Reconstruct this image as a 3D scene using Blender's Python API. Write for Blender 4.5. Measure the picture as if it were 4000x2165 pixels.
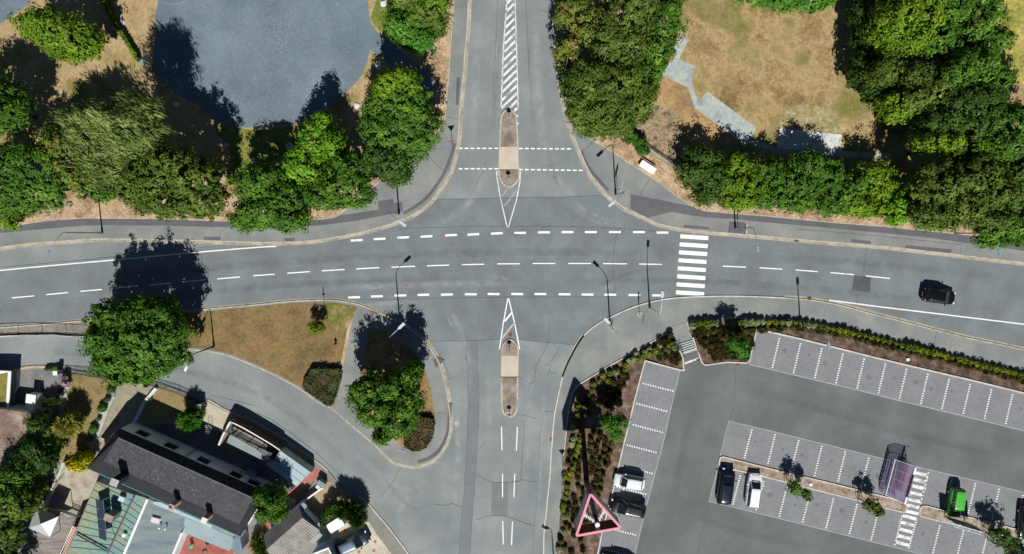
import bpy, bmesh, math, random
import numpy as np
from mathutils import Vector, Matrix
for o in list(bpy.data.objects): bpy.data.objects.remove(o)
SC = bpy.context.scene
COL = SC.collection
# ------------------------------------------------------------------ camera, light, exposure
H = 86.0; FPX = 2667.0; TILT = math.radians(-3.38)
cam = bpy.data.cameras.new('camera'); cam.sensor_width = 36; cam.lens = 36*FPX/4000
cam.clip_start = 1; cam.clip_end = 2000
co = bpy.data.objects.new('camera', cam); COL.objects.link(co)
co.location = (0, 0, H); co.rotation_euler = (TILT, 0, 0); SC.camera = co
SUN_EL = math.radians(48.5); SUN_AZ = math.radians(4)   # sun stands in the south, a little east
w = bpy.data.worlds.new('World'); SC.world = w; w.use_nodes = True
nt = w.node_tree; bg = nt.nodes['Background']
sky = nt.nodes.new('ShaderNodeTexSky'); sky.sky_type = 'NISHITA'; sky.sun_disc = False
sky.sun_elevation = SUN_EL; sky.sun_rotation = math.pi - SUN_AZ
sky.air_density = .6; sky.dust_density = .1; sky.ozone_density = 1.0; sky.altitude = 600
nt.links.new(sky.outputs[0], bg.inputs[0]); bg.inputs[1].default_value = 0.05
sl = bpy.data.lights.new('sun', 'SUN'); sl.energy = 5.0; sl.angle = math.radians(0.5); sl.color = (1, .965, .91)
so = bpy.data.objects.new('sun', sl); COL.objects.link(so)
sd = Vector((math.sin(SUN_AZ)*math.cos(SUN_EL), -math.cos(SUN_AZ)*math.cos(SUN_EL), math.sin(SUN_EL)))
so.rotation_euler = sd.to_track_quat('Z', 'Y').to_euler()
SC.view_settings.view_transform = 'Standard'; SC.view_settings.look = 'None'
SC.view_settings.exposure = 0.05; SC.view_settings.gamma = 1
SC.render.resolution_x = 1024; SC.render.resolution_y = 554

def P(u, v, z=0.0):
    """survey point: where the sight line of photo pixel (u, v) meets height z"""
    x = (u-2000)/FPX; y = -(v-1082.5)/FPX
    c, s = math.cos(TILT), math.sin(TILT)
    d = (x, y*c + s, y*s - c)
    k = (H-z)/(-d[2])
    return Vector((d[0]*k, d[1]*k, z))
def M(px): return px/31.0
def deg(a): return math.radians(a)
def srgb(h):
    h = h.lstrip('#'); r = []
    for i in (0, 2, 4):
        c = int(h[i:i+2], 16)/255
        r.append(c/12.92 if c <= .04045 else ((c+.055)/1.055)**2.4)
    return (*r, 1)
# ------------------------------------------------------------------ materials
MATS = {}
def surf(name, cols, scale=.6, fine=5., famt=.25, rough=.9, bump=0., spec=.3, obj=False, metal=0., mid=None, detail=4., stretch=None, vary=0.):
    """noise between several real base colours, broken up by a finer noise"""
    if name in MATS: return MATS[name]
    m = bpy.data.materials.new(name); m.use_nodes = True; t = m.node_tree; N = t.nodes; L = t.links
    b = N['Principled BSDF']; b.inputs['Roughness'].default_value = rough
    b.inputs['Specular IOR Level'].default_value = spec; b.inputs['Metallic'].default_value = metal
    if obj:
        g = N.new('ShaderNodeTexCoord'); src = g.outputs['Object']
    else:
        g = N.new('ShaderNodeNewGeometry'); src = g.outputs['Position']
    if stretch:
        mp = N.new('ShaderNodeMapping'); mp.inputs['Scale'].default_value = stretch[0]; mp.inputs['Rotation'].default_value[2] = stretch[1]
        L.new(src, mp.inputs[0]); src = mp.outputs[0]
    n1 = N.new('ShaderNodeTexNoise'); n1.inputs['Scale'].default_value = scale; n1.inputs['Detail'].default_value = detail
    n1.inputs['Roughness'].default_value = .6
    L.new(src, n1.inputs['Vector'])
    r = N.new('ShaderNodeValToRGB'); els = r.color_ramp.elements
    k = len(cols); lo, hi = (.34, .66) if mid is None else mid
    while len(els) < k: els.new(.5)
    for i, c in enumerate(cols):
        els[i].position = lo + (hi-lo)*i/max(1, k-1); els[i].color = c
    L.new(n1.outputs[0], r.inputs[0])
    n2 = N.new('ShaderNodeTexNoise'); n2.inputs['Scale'].default_value = fine; n2.inputs['Detail'].default_value = 3
    L.new(src, n2.inputs['Vector'])
    mr = N.new('ShaderNodeMapRange'); mr.inputs[1].default_value = .3; mr.inputs[2].default_value = .7
    mr.inputs[3].default_value = 1-famt; mr.inputs[4].default_value = 1+famt; L.new(n2.outputs[0], mr.inputs[0])
    mx = N.new('ShaderNodeVectorMath'); mx.operation = 'SCALE'
    L.new(r.outputs[0], mx.inputs[0]); L.new(mr.outputs[0], mx.inputs['Scale'])
    out = mx.outputs[0]
    if vary:
        oi = N.new('ShaderNodeObjectInfo'); m3 = N.new('ShaderNodeMapRange')
        m3.inputs[3].default_value = 1-vary; m3.inputs[4].default_value = 1+vary; L.new(oi.outputs['Random'], m3.inputs[0])
        mx2 = N.new('ShaderNodeVectorMath'); mx2.operation = 'SCALE'; L.new(out, mx2.inputs[0]); L.new(m3.outputs[0], mx2.inputs['Scale']); out = mx2.outputs[0]
    L.new(out, b.inputs['Base Color'])
    if bump:
        bp = N.new('ShaderNodeBump'); bp.inputs['Strength'].default_value = bump; bp.inputs['Distance'].default_value = .05
        L.new(n2.outputs[0], bp.inputs['Height']); L.new(bp.outputs[0], b.inputs['Normal'])
    MATS[name] = m; return m
def plain(name, hexc, rough=.6, metal=0., spec=.4, amt=.08):
    return surf(name, [srgb(hexc), srgb(hexc)], 2, 6, amt, rough, 0, spec, True, metal)
def brickmat(name, c1, c2, mortar, rot, bw, bh, mort=.02, bumpy=0, blotch=.12, src='Position', zscale=1):
    if name in MATS: return MATS[name]
    m = bpy.data.materials.new(name); m.use_nodes = True; t = m.node_tree; N = t.nodes; L = t.links
    b = N['Principled BSDF']; b.inputs['Roughness'].default_value = .85; b.inputs['Specular IOR Level'].default_value = .3
    g = N.new('ShaderNodeNewGeometry'); mp = N.new('ShaderNodeMapping'); mp.inputs['Rotation'].default_value[2] = rot
    mp.inputs['Scale'].default_value = (1, 1, 0)
    L.new(g.outputs['Position'], mp.inputs[0])
    br = N.new('ShaderNodeTexBrick'); br.inputs['Color1'].default_value = c1; br.inputs['Color2'].default_value = c2
    br.inputs['Mortar'].default_value = mortar; br.inputs['Scale'].default_value = 1
    br.inputs['Brick Width'].default_value = bw; br.inputs['Row Height'].default_value = bh; br.inputs['Mortar Size'].default_value = mort
    L.new(mp.outputs[0], br.inputs[0])
    n = N.new('ShaderNodeTexNoise'); n.inputs['Scale'].default_value = .5; n.inputs['Detail'].default_value = 6
    L.new(g.outputs['Position'], n.inputs['Vector'])
    mr = N.new('ShaderNodeMapRange'); mr.inputs[1].default_value = .3; mr.inputs[2].default_value = .7
    mr.inputs[3].default_value = 1-blotch; mr.inputs[4].default_value = 1+blotch; L.new(n.outputs[0], mr.inputs[0])
    mx = N.new('ShaderNodeVectorMath'); mx.operation = 'SCALE'; L.new(br.outputs[0], mx.inputs[0]); L.new(mr.outputs[0], mx.inputs['Scale'])
    L.new(mx.outputs[0], b.inputs['Base Color'])
    MATS[name] = m; return m
def leafmat(name, c1, c2, c3=None, scale=.5, trans=.14):
    if name in MATS: return MATS[name]
    c3 = c3 or c2
    m = bpy.data.materials.new(name); m.use_nodes = True; t = m.node_tree; N = t.nodes; L = t.links
    N.remove(N['Principled BSDF']); out = N['Material Output']
    g = N.new('ShaderNodeNewGeometry')
    n = N.new('ShaderNodeTexNoise'); n.inputs['Scale'].default_value = scale; n.inputs['Detail'].default_value = 3; L.new(g.outputs['Position'], n.inputs['Vector'])
    r = N.new('ShaderNodeValToRGB'); e = r.color_ramp.elements; e[0].position = .36; e[0].color = c1; e[1].position = .66; e[1].color = c3
    k = e.new(.52); k.color = c2; L.new(n.outputs[0], r.inputs[0])
    mr = N.new('ShaderNodeMapRange'); mr.inputs[3].default_value = .7; mr.inputs[4].default_value = 1.3
    L.new(g.outputs['Random Per Island'], mr.inputs[0])
    mx = N.new('ShaderNodeVectorMath'); mx.operation = 'SCALE'; L.new(r.outputs[0], mx.inputs[0]); L.new(mr.outputs[0], mx.inputs['Scale'])
    d = N.new('ShaderNodeBsdfDiffuse'); tr = N.new('ShaderNodeBsdfTranslucent'); L.new(mx.outputs[0], d.inputs[0]); L.new(mx.outputs[0], tr.inputs[0])
    gl = N.new('ShaderNodeBsdfGlossy'); gl.inputs['Roughness'].default_value = .45; gl.inputs[0].default_value = (1, 1, 1, 1)
    ms = N.new('ShaderNodeMixShader'); ms.inputs[0].default_value = trans; L.new(d.outputs[0], ms.inputs[1]); L.new(tr.outputs[0], ms.inputs[2])
    m2 = N.new('ShaderNodeMixShader'); m2.inputs[0].default_value = .008; L.new(ms.outputs[0], m2.inputs[1]); L.new(gl.outputs[0], m2.inputs[2])
    L.new(m2.outputs[0], out.inputs[0]); MATS[name] = m; return m
def wearmat(name, col, amt):
    m = bpy.data.materials.new(name); m.use_nodes = True; t = m.node_tree; N = t.nodes; L = t.links; b = N['Principled BSDF']
    b.inputs['Base Color'].default_value = col; b.inputs['Roughness'].default_value = .95; b.inputs['Specular IOR Level'].default_value = .2
    at = N.new('ShaderNodeAttribute'); at.attribute_name = 'edge'; g = N.new('ShaderNodeNewGeometry'); n = N.new('ShaderNodeTexNoise'); n.inputs['Scale'].default_value = .8; n.inputs['Detail'].default_value = 7; L.new(g.outputs['Position'], n.inputs['Vector'])
    mr = N.new('ShaderNodeMapRange'); mr.inputs[1].default_value = .32; mr.inputs[2].default_value = .68; mr.inputs[4].default_value = amt; L.new(n.outputs[0], mr.inputs[0])
    k = N.new('ShaderNodeMath'); k.operation = 'MULTIPLY'; L.new(at.outputs['Fac'], k.inputs[0]); L.new(mr.outputs[0], k.inputs[1]); L.new(k.outputs[0], b.inputs['Alpha']); return m
def wear(name, px, wd, z, m):
    pts = W(cr(px, 5), z); n = len(pts); V = []; E = []
    for j, e in ((-1, 0), (-.5, .75), (0, 1), (.5, .75), (1, 0)):
        for i, p in enumerate(offset(pts, j*wd/2)): V.append(tuple(p)); E.append(e*min(1, i/4, (n-1-i)/4))
    F = [[j*n+i, j*n+i+1, (j+1)*n+i+1, (j+1)*n+i] for j in range(4) for i in range(n-1)]
    o = mesh(name, V, F, m); a = o.data.attributes.new('edge', 'FLOAT', 'POINT'); a.data.foreach_set('value', E); o['kind'] = 'structure'; return o
# ------------------------------------------------------------------ objects
def link(o, parent=None, loc=None):
    COL.objects.link(o)
    if parent is not None: o.parent = parent
    if loc is not None: o.location = loc
    return o
def tag(o, label=None, cat=None, group=None, kind=None):
    if label: o['label'] = label
    if cat: o['category'] = cat
    if group: o['group'] = group
    if kind: o['kind'] = kind
    return o
def thing(name, label, cat, loc=(0, 0, 0), rz=0, group=None):
    o = bpy.data.objects.new(name, None); link(o); o.location = loc; o.rotation_euler = (0, 0, rz)
    o.empty_display_size = .3
    return tag(o, label, cat, group)
def mesh(name, V, F, m, parent=None, smooth=False, loc=None):
    me = bpy.data.meshes.new(name); me.from_pydata([tuple(v) for v in V] if not isinstance(V, np.ndarray) else V.tolist(), [], F if not isinstance(F, np.ndarray) else F.tolist())
    if m: me.materials.append(m)
    if smooth: me.polygons.foreach_set('use_smooth', [True]*len(me.polygons))
    me.update()
    return link(bpy.data.objects.new(name, me), parent, loc)
class MB:
    def __init__(s): s.V = []; s.F = []
    def add(s, V, F):
        n = len(s.V); s.V += [tuple(v) for v in V]; s.F += [[i+n for i in f] for f in F]; return s
    def box(s, c, size, rz=0, taper=1.0):
        x, y, z = size[0]/2, size[1]/2, size[2]/2; ca, sa = math.cos(rz), math.sin(rz); V = []
        for dz, k in ((-z, 1), (z, taper)):
            for dx, dy in ((-x, -y), (x, -y), (x, y), (-x, y)):
                dx *= k; dy *= k
                V.append((c[0]+dx*ca-dy*sa, c[1]+dx*sa+dy*ca, c[2]+dz))
        return s.add(V, [[3, 2, 1, 0], [4, 5, 6, 7], [0, 1, 5, 4], [1, 2, 6, 5], [2, 3, 7, 6], [3, 0, 4, 7]])
    def tube(s, pts, r, n=6, cap=True):
        pts = [Vector(p) for p in pts]; R = r if isinstance(r, (list, tuple)) else [r]*len(pts); V = []; F = []
        for i, p in enumerate(pts):
            d = (pts[min(i+1, len(pts)-1)]-pts[max(i-1, 0)]).normalized()
            a = d.orthogonal().normalized() if abs(d.z) < .9 else Vector((1, 0, 0)).cross(d).normalized()
            if abs(d.z) < .9: a = d.cross(Vector((0, 0, 1))).normalized()
            b = d.cross(a).normalized()
            for k in range(n):
                t = 2*math.pi*k/n; V.append(p + (a*math.cos(t)+b*math.sin(t))*R[i])
        for i in range(len(pts)-1):
            for k in range(n):
                F.append([i*n+k, i*n+(k+1) % n, (i+1)*n+(k+1) % n, (i+1)*n+k])
        if cap: F.append(list(range(n))[::-1]); F.append([(len(pts)-1)*n+k for k in range(n)])
        return s.add(V, F)
    def prism(s, pts, z0, z1):
        """pts world xy(z ignored) polygon"""
        n = len(pts); a = sum(pts[i][0]*pts[(i+1) % n][1]-pts[(i+1) % n][0]*pts[i][1] for i in range(n))
        if a < 0: pts = pts[::-1]
        z1s = z1 if isinstance(z1, (list, tuple)) else [z1]*n
        if a < 0 and isinstance(z1, (list, tuple)): z1s = z1s[::-1]
        V = [(p[0], p[1], z0) for p in pts] + [(p[0], p[1], z) for p, z in zip(pts, z1s)]
        F = [list(range(n))[::-1], list(range(n, 2*n))] + [[i, (i+1) % n, n+(i+1) % n, n+i] for i in range(n)]
        return s.add(V, F)
    def lathe(s, c, prof, n=16):
        V = []; F = []
        for (r, z) in prof:
            for k in range(n):
                t = 2*math.pi*k/n; V.append((c[0]+r*math.cos(t), c[1]+r*math.sin(t), c[2]+z))
        for i in range(len(prof)-1):
            for k in range(n): F.append([i*n+k, i*n+(k+1) % n, (i+1)*n+(k+1) % n, (i+1)*n+k])
        F.append(list(range(n))[::-1]); F.append([(len(prof)-1)*n+k for k in range(n)])
        return s.add(V, F)
    def build(s, name, m, parent=None, smooth=False, loc=None):
        return mesh(name, s.V, s.F, m, parent, smooth, loc)
def cr(pts, n=5, closed=False):
    """smooth curve through points"""
    out = []; N = len(pts)
    for i in range(N if closed else N-1):
        p = [pts[(i+j) % N] if closed else pts[min(max(i+j, 0), N-1)] for j in (-1, 0, 1, 2)]
        for k in range(n):
            t = k/n
            out.append(tuple(.5*((2*p[1][a])+(-p[0][a]+p[2][a])*t+(2*p[0][a]-5*p[1][a]+4*p[2][a]-p[3][a])*t*t+(-p[0][a]+3*p[1][a]-3*p[2][a]+p[3][a])*t**3) for a in range(2)))
    if not closed: out.append(tuple(pts[-1]))
    return out
def W(pts, z=0): return [P(u, v, z) for u, v in pts]
def prism(name, px, z0, z1, m, parent=None, kind=None):
    b = MB(); b.prism([tuple(p) for p in W(px, z1)], z0, z1); o = b.build(name, m, parent)
    if kind: o['kind'] = kind
    return o
def sheet(name, px, z, m, kind='structure', parent=None):
    pts = W(px, z); n = len(pts)
    a = sum(pts[i][0]*pts[(i+1) % n][1]-pts[(i+1) % n][0]*pts[i][1] for i in range(n))
    o = mesh(name, pts, [list(range(n)) if a > 0 else list(range(n))[::-1]], m, parent)
    if kind: o['kind'] = kind
    return o
def offset(pts, d):
    out = []; n = len(pts)
    for i, p in enumerate(pts):
        a = pts[max(i-1, 0)]; b = pts[min(i+1, n-1)]; t = Vector((b[0]-a[0], b[1]-a[1]))
        t.normalize(); out.append(Vector((p[0]-t.y*d, p[1]+t.x*d, p[2])))
    return out
def ribbon_mb(b, pts, d0, d1, z0, z1):
    """strip between offsets d0..d1 (metres, + is left of travel); solid when z1>z0"""
    A = offset(pts, d0); B = offset(pts, d1); n = len(pts)
    if z0 is None:
        V = [(p[0], p[1], z1) for p in A]+[(p[0], p[1], z1) for p in B]
        F = [[i, i+1, n+i+1, n+i] if d1 > d0 else [i, n+i, n+i+1, i+1] for i in range(n-1)]
    else:
        V = [(p[0], p[1], z) for z in (z0, z1) for q in (A, B) for p in q]
        F = []
        for i in range(n-1):
            F += [[2*n+i, 2*n+i+1, 3*n+i+1, 3*n+i], [i, i+1, 2*n+i+1, 2*n+i], [n+i, 3*n+i, 3*n+i+1, n+i+1]]
        F += [[0, 2*n, 3*n, n], [n-1, 2*n-1, 4*n-1, 3*n-1]]
    b.add(V, F); return b
def lines_obj(name, lines, z, m, kind='structure'):
    """lines: list of (px points, width in m)"""
    b = MB()
    for pts, wd in lines:
        ribbon_mb(b, W(pts, z), -wd/2, wd/2, None, z)
    o = b.build(name, m); o['kind'] = kind; return o
ORD = ['', 'first', 'second', 'third', 'fourth', 'fifth', 'sixth', 'seventh', 'eighth', 'ninth', 'tenth', 'eleventh', 'twelfth', 'thirteenth', 'fourteenth', 'fifteenth', 'sixteenth', 'seventeenth', 'eighteenth', 'nineteenth']
TEN = {2: 'twent', 3: 'thirt', 4: 'fort', 5: 'fift', 6: 'sixt', 7: 'sevent', 8: 'eight', 9: 'ninet'}
def ordw(i):
    if i < 20: return ORD[i]
    t, u = divmod(i, 10); return TEN[t]+('ieth' if u == 0 else 'y-'+ORD[u])
# ------------------------------------------------------------------ ground, roads, pavements
c = srgb
A_MAIN = surf('asphalt_main', [c('#6c7274'), c('#747b7d'), c('#7d8486')], .25, 9, .14, .9, detail=10)
A_SIDE = surf('asphalt_side', [c('#777e80'), c('#818888'), c('#8f9594')], .16, 8, .13, .9, detail=10)
A_WALK = surf('asphalt_walk', [c('#777b79'), c('#828684'), c('#8f928c')], .25, 8, .14, .9, detail=7)
A_DARK = surf('asphalt_purple', [c('#5d5c61'), c('#67666b')], .5, 8, .12, .9)
A_PARK = surf('asphalt_carpark', [c('#5f6463'), c('#676c6b'), c('#707574')], .2, 9, .12, .9, detail=6)
A_COURT = surf('asphalt_court', [c('#627079'), c('#6c7a83'), c('#78868e')], .18, 5, .14, .9, detail=8)
A_LANE = surf('asphalt_lane', [c('#7a8280'), c('#848c89'), c('#8e938c')], .2, 6, .1, .9, detail=7)
KERB = surf('kerb_stone', [c('#989283'), c('#b5ad9d'), c('#c3bbab')], 1.2, 7, .15, .9)
GUTTER = surf('gutter_stone', [c('#8b887c'), c('#a39c8c'), c('#b1aa9c')], .7, 5, .18, .9)
WKERB = surf('white_kerb', [c('#b8b4aa'), c('#d5d1c8')], 1., 6, .1, .9)
PAINT = surf('road_paint', [c('#bdbebb'), c('#e4e4e1'), c('#f0f0ee')], 1.1, 9, .09, .8, detail=8, mid=(.26, .5))
PAINT_W = surf('worn_paint', [c('#9d9f99'), c('#dedede'), c('#ececea')], 1.1, 5, .1, .8, detail=8)
PAINT_F = surf('faded_paint', [c('#84888a'), c('#a0a3a1')], 1.5, 8, .1, .9)
SAND = surf('sand_paver', [c('#bfb09f'), c('#c9bbaa')], .8, 8, .07, .9)
BRWN = surf('brown_paver', [c('#77695d'), c('#8b7f73'), c('#a0948a')], .7, 9, .2, .9)
CONC = surf('concrete', [c('#8f8a7c'), c('#a7a190'), c('#b1ab9b')], .9, 6, .13, .9)
CRACK = surf('tar_crack', [c('#4a5052'), c('#565b5c')], 2, 6, .1, .9)
IRON = surf('rusty_iron', [c('#7b5a4e'), c('#8d6b5d')], 6, 20, .3, .8)
GR_DRY = surf('dry_grass', [c('#877a4c'), c('#a08c64'), c('#ac9672'), c('#8c7c50'), c('#68702f')], .2, 3.5, .22, .95, detail=9, mid=(.3, .72), bump=.3)
GR_TAN = surf('tan_straw', [c('#8b7556'), c('#b0967a'), c('#bda587')], .5, 4, .28, .95, detail=8, bump=.3)
GR_NE = surf('meadow_brown', [c('#7a6843'), c('#927d54'), c('#a58f68'), c('#8a7d50'), c('#76743c')], .2, 3.2, .25, .95, detail=10, bump=.3)
GR_GRN = surf('green_grass', [c('#5c6a26'), c('#6f7a35'), c('#8c7f45')], .5, 4, .25, .95, detail=7, bump=.3)
GR_SW = surf('meadow_dark', [c('#675a38'), c('#776443'), c('#87704c'), c('#6b6536')], .25, 4, .22, .95, detail=9, bump=.3)
GR_YEL = surf('field_grass', [c('#7b7d35'), c('#a39a52'), c('#b39d62')], .3, 2.4, .25, .95, detail=8, bump=.4)
MULCH = surf('bark_mulch', [c('#4d3d34'), c('#6b574a'), c('#8b7a6b')], 1.2, 7, .35, .95, detail=6, bump=.4)
MULCH2 = surf('pale_mulch', [c('#7c6553'), c('#99897a'), c('#b0a498')], 1.1, 7, .35, .95, detail=6, bump=.4)
SOIL = surf('garden_soil', [c('#3b3228'), c('#544a3c')], 1, 6, .3, .95)
LGT = surf('pale_slab', [c('#8e9a9c'), c('#a3adab'), c('#b6b5a6')], .7, 3, .16, .9, detail=8)

g = MB(); g.add([(-500, -500, 0), (500, -500, 0), (500, 500, 0), (-500, 500, 0)], [[0, 1, 2, 3]])
g.build('ground', GR_DRY)['kind'] = 'structure'
sheet('side_road', [(-700, -600), (4700, -600), (4700, 2800), (-700, 2800)], .02, A_SIDE)
NW = [(1832, -600), (1828, 0), (1811, 250), (1795, 430), (1792, 500), (1781, 580), (1761, 660), (1741, 700), (1702, 757), (1665, 800), (1600, 843), (1517, 876), (1430, 901), (1344, 919), (1258, 934), (1172, 942), (1086, 945), (1000, 945), (775, 939), (603, 934), (387, 932), (258, 939), (129, 949), (0, 965), (-700, 1060)]
NE = [(2172, -600), (2170, 0), (2171, 86), (2179, 172), (2187, 275), (2194, 344), (2211, 430), (2237, 517), (2265, 586), (2303, 672), (2336, 715), (2372, 758), (2426, 801), (2465, 823), (2512, 844), (2560, 867), (2603, 881), (2689, 896), (2818, 908), (3000, 923), (3258, 946), (3430, 959), (3715, 991), (4000, 1025), (4700, 1105)]
SW = [(-700, 1335), (0, 1283), (344, 1254), (809, 1210), (1000, 1193), (1129, 1180), (1241, 1175), (1314, 1177), (1387, 1189), (1452, 1211), (1508, 1236), (1560, 1262), (1603, 1290), (1650, 1327), (1682, 1366), (1710, 1413), (1732, 1474), (1745, 1538), (1753, 1600), (1757, 1651), (1753, 1694), (1738, 1737), (1710, 1780), (1676, 1806), (1624, 1820), (1581, 1816), (1529, 1797), (1474, 1746), (1413, 1694), (1362, 1651), (1299, 1598), (1241, 1568), (1181, 1523), (1086, 1471), (1000, 1430), (947, 1409), (882, 1385), (818, 1372), (753, 1365), (650, 1350), (500, 1330), (344, 1316), (215, 1309), (129, 1306), (0, 1314), (-700, 1375)]
SE = [(2135, 2800), (2125, 2165), (2136, 1995), (2149, 1866), (2159, 1716), (2168, 1620), (2179, 1560), (2187, 1525), (2199, 1474), (2215, 1430), (2236, 1387), (2260, 1344), (2293, 1301), (2345, 1262), (2400, 1235), (2456, 1209), (2517, 1189), (2581, 1174), (2646, 1166), (2732, 1161), (2861, 1159), (3000, 1163), (3086, 1168), (3168, 1175), (3258, 1190), (3327, 1207), (3430, 1235), (3560, 1267), (3689, 1301), (3818, 1331), (4000, 1370), (4700, 1540)]
GA = [(-700, 1475), (0, 1442), (56, 1446), (130, 1436), (250, 1438), (430, 1478), (480, 1478), (600, 1490), (700, 1525), (811, 1563), (908, 1617), (1000, 1655), (1112, 1720), (1228, 1800), (1280, 1840), (1342, 1909), (1396, 1942), (1430, 1963), (1474, 2013), (1517, 2064), (1560, 2120), (1592, 2165), (1750, 2400), (1950, 2800)]
NWs, NEs, SWs, SEs, GAs = [cr(k, 4) for k in (NW, NE, SW, SE, GA)]
# darker asphalt of the through road and the junction
MAINP = [(-700, 1105), (0, 1053), (210, 1034), (470, 1001), (880, 964)] + [(x, y+12) for x, y in NW[16:8:-1]] + [(1710, 778), (2000, 773), (2344, 765)] + NE[12:] + [(4700, 1540)] + SE[:14:-1][1:] + [(2345, 1262), (2245, 1348), (2030, 1328), (1951, 1325), (1862, 1327), (1654, 1337)] + SW[12:0:-1] + [(-700, 1335)]
sheet('main_road', MAINP, .026, A_MAIN)
sheet('road_patch', [(1820, 1329), (1862, 1327), (1872, 1600), (1872, 1608), (1857, 1866), (1835, 2165), (1810, 2800), (1765, 2800), (1792, 2165), (1816, 1866), (1829, 1565)], .026, surf('asphalt_trench', [c('#70757a'), c('#787e81')], .4, 8, .1))
sheet('road_patch', [(1921, 1886), (1986, 1886), (1982, 2017), (1919, 2013)], .026, surf('asphalt_trench2', [c('#727678'), c('#7b7f80')], .4, 8, .1))
sheet('road_patch', [(3336, 1077), (3403, 1083), (3397, 1143), (3328, 1134)], .031, surf('asphalt_square', [c('#505356'), c('#5a5d60')], .6, 9, .12))
def block(name, pts, m, z=.12, kind='structure'):
    return prism(name, pts, 0, z, m, kind=kind)
block('pavement', NWs + [(-700, -600)], A_WALK)
block('pavement', NEs + [(4700, -600)], A_WALK)
block('pavement', SWs, A_WALK)
block('pavement', SEs + [(4700, 2800)], A_WALK)
block('pavement', GAs + [(-700, 2800)], surf('garden_paving', [c('#7c7b76'), c('#8b8983')], .5, 6, .15))
def kerb(pts, side, gutter=.34, m=KERB, gm=GUTTER, name='kerb', z=.12):
    """raised stone row plus a flat gutter row on the road side"""
    Wp = W(pts, z); b = MB(); s = side
    ribbon_mb(b, Wp, *sorted((-.02*s, .13*s)), .0, z+.012); o = b.build(name, m); o['kind'] = 'structure'
    if gutter:
        b = MB(); ribbon_mb(b, Wp, *sorted((.13*s, (.13+gutter)*s)), None, .033); o = b.build('gutter', gm); o['kind'] = 'structure'
kerb(NWs, 1); kerb(NEs, -1)
kerb(SWs[:12*4+2], 1, .2); kerb(SWs[12*4+1:27*4], 1, .3); kerb(SWs[27*4-1:], 1, .02)
kerb(SEs[:22*4], 1, .0, WKERB); kerb(SEs[22*4-1:], 1, .3)
kerb(SEs[8*4:12*4], 1, .18)
kerb(cr([(1396, 1942), (1430, 1963), (1474, 2013), (1517, 2064), (1560, 2120), (1592, 2165), (1750, 2400)], 4), 1, 0, WKERB)
kerb(cr(GA[9:15], 4), 1, .1); kerb([(56, 1446), (130, 1436), (250, 1438)], 1, .25)
# overlays on the blocks ------------------------------------------------ NW
NWG = [(1775, -600), (1775, 0), (1764, 129), (1758, 215), (1753, 301), (1747, 366), (1741, 443), (1732, 486), (1710, 512), (1684, 547), (1641, 588), (1607, 608), (1560, 645), (1514, 685), (1499, 694), (1456, 735), (1430, 752), (1388, 790), (1340, 827), (1301, 851), (1241, 857), (1150, 866), (1000, 868), (818, 862), (603, 855), (387, 853), (301, 854), (172, 864), (86, 877), (0, 892), (-700, 990)]
prism('grass_verge', NWG + [(-700, -600)], 0, .14, GR_DRY, kind='structure')
sheet('play_court', [(630, -600), (618, 0), (605, 77), (606, 146), (598, 250), (640, 330), (700, 375), (775, 409), (839, 469), (913, 498), (1000, 499), (1056, 495), (1181, 478), (1290, 420), (1362, 353), (1413, 297), (1435, 241), (1445, 196), (1508, 240), (1620, 340), (1745, 440), (1754, 340), (1640, 260), (1534, 172), (1474, 125), (1452, 99), (1443, 65), (1435, 0), (1430, -600)], .144, A_COURT)
sheet('play_court', [(-700, -600), (250, -600), (125, 0), (95, 30), (0, 95), (-700, 500)], .144, A_COURT)
sheet('grass_patch', [(1447, 72), (1470, 0), (1560, 0), (1560, 180), (1534, 160), (1480, 118)], .148, GR_GRN)
sheet('grass_patch', cr([(840, 490), (1000, 510), (1180, 492), (1200, 560), (1050, 640), (940, 700), (880, 720), (900, 600)], 4, True), .148, GR_GRN)
sheet('straw_strip', [(1775, -600), (1775, 0), (1764, 129), (1758, 215), (1753, 301), (1747, 366), (1741, 443), (1730, 486), (1700, 470), (1690, 300), (1660, 200), (1700, 100), (1740, 0), (1740, -600)], .148, GR_TAN)
sheet('straw_strip', [(0, 892), (86, 877), (172, 864), (301, 854), (603, 855), (818, 862), (1000, 868), (1150, 866), (1241, 857), (1301, 851), (1340, 827), (1388, 790), (1456, 735), (1500, 694), (1480, 640), (1300, 720), (1100, 760), (900, 740), (500, 740), (250, 730), (100, 830), (0, 860)], .148, GR_TAN)
sheet('cycle_path', [(-700, 990), (0, 892), (86, 877), (172, 864), (301, 854), (387, 853), (603, 855), (818, 862), (1000, 868), (1150, 866), (1241, 857), (1318, 844), (1480, 819), (1476, 786), (1536, 776), (1539, 794), (1570, 789), (1575, 824), (1556, 832), (1517, 838), (1387, 864), (1301, 875), (1232, 883), (1082, 893), (938, 890), (646, 882), (430, 880), (344, 881), (172, 895), (0, 911), (-700, 1010)], .124, A_DARK)
lines_obj('path_edging', [(cr(NWG[1:], 3), .1)], .15, KERB)
ds = cr([(1776, 560), (1765, 600), (1747, 650), (1725, 695), (1690, 745), (1655, 783), (1610, 815), (1575, 834)], 4)
b = MB(); ribbon_mb(b, W(ds, .124), -.2, .2, None, .1245); b.build('pavement_patch', A_DARK)['kind'] = 'structure'
lines_obj('road_shoulder', [([(-700, 1085), (0, 1015), (230, 990), (480, 972), (700, 962), (890, 958)], .01)], .024, A_LANE)
for q in ([(793, 925), (862, 926), (861, 940), (797, 939)], [(1111, 931), (1151, 930), (1150, 943), (1114, 944)], [(1443, 1211), (1477, 1222), (1472, 1230), (1444, 1222)], [(1737, 1408), (1708, 1395), (1690, 1405), (1702, 1438)], [(1784, 302), (1797, 302), (1792, 410), (1780, 410)]):
    sheet('pavement_patch', q, .1245, A_DARK)
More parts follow.
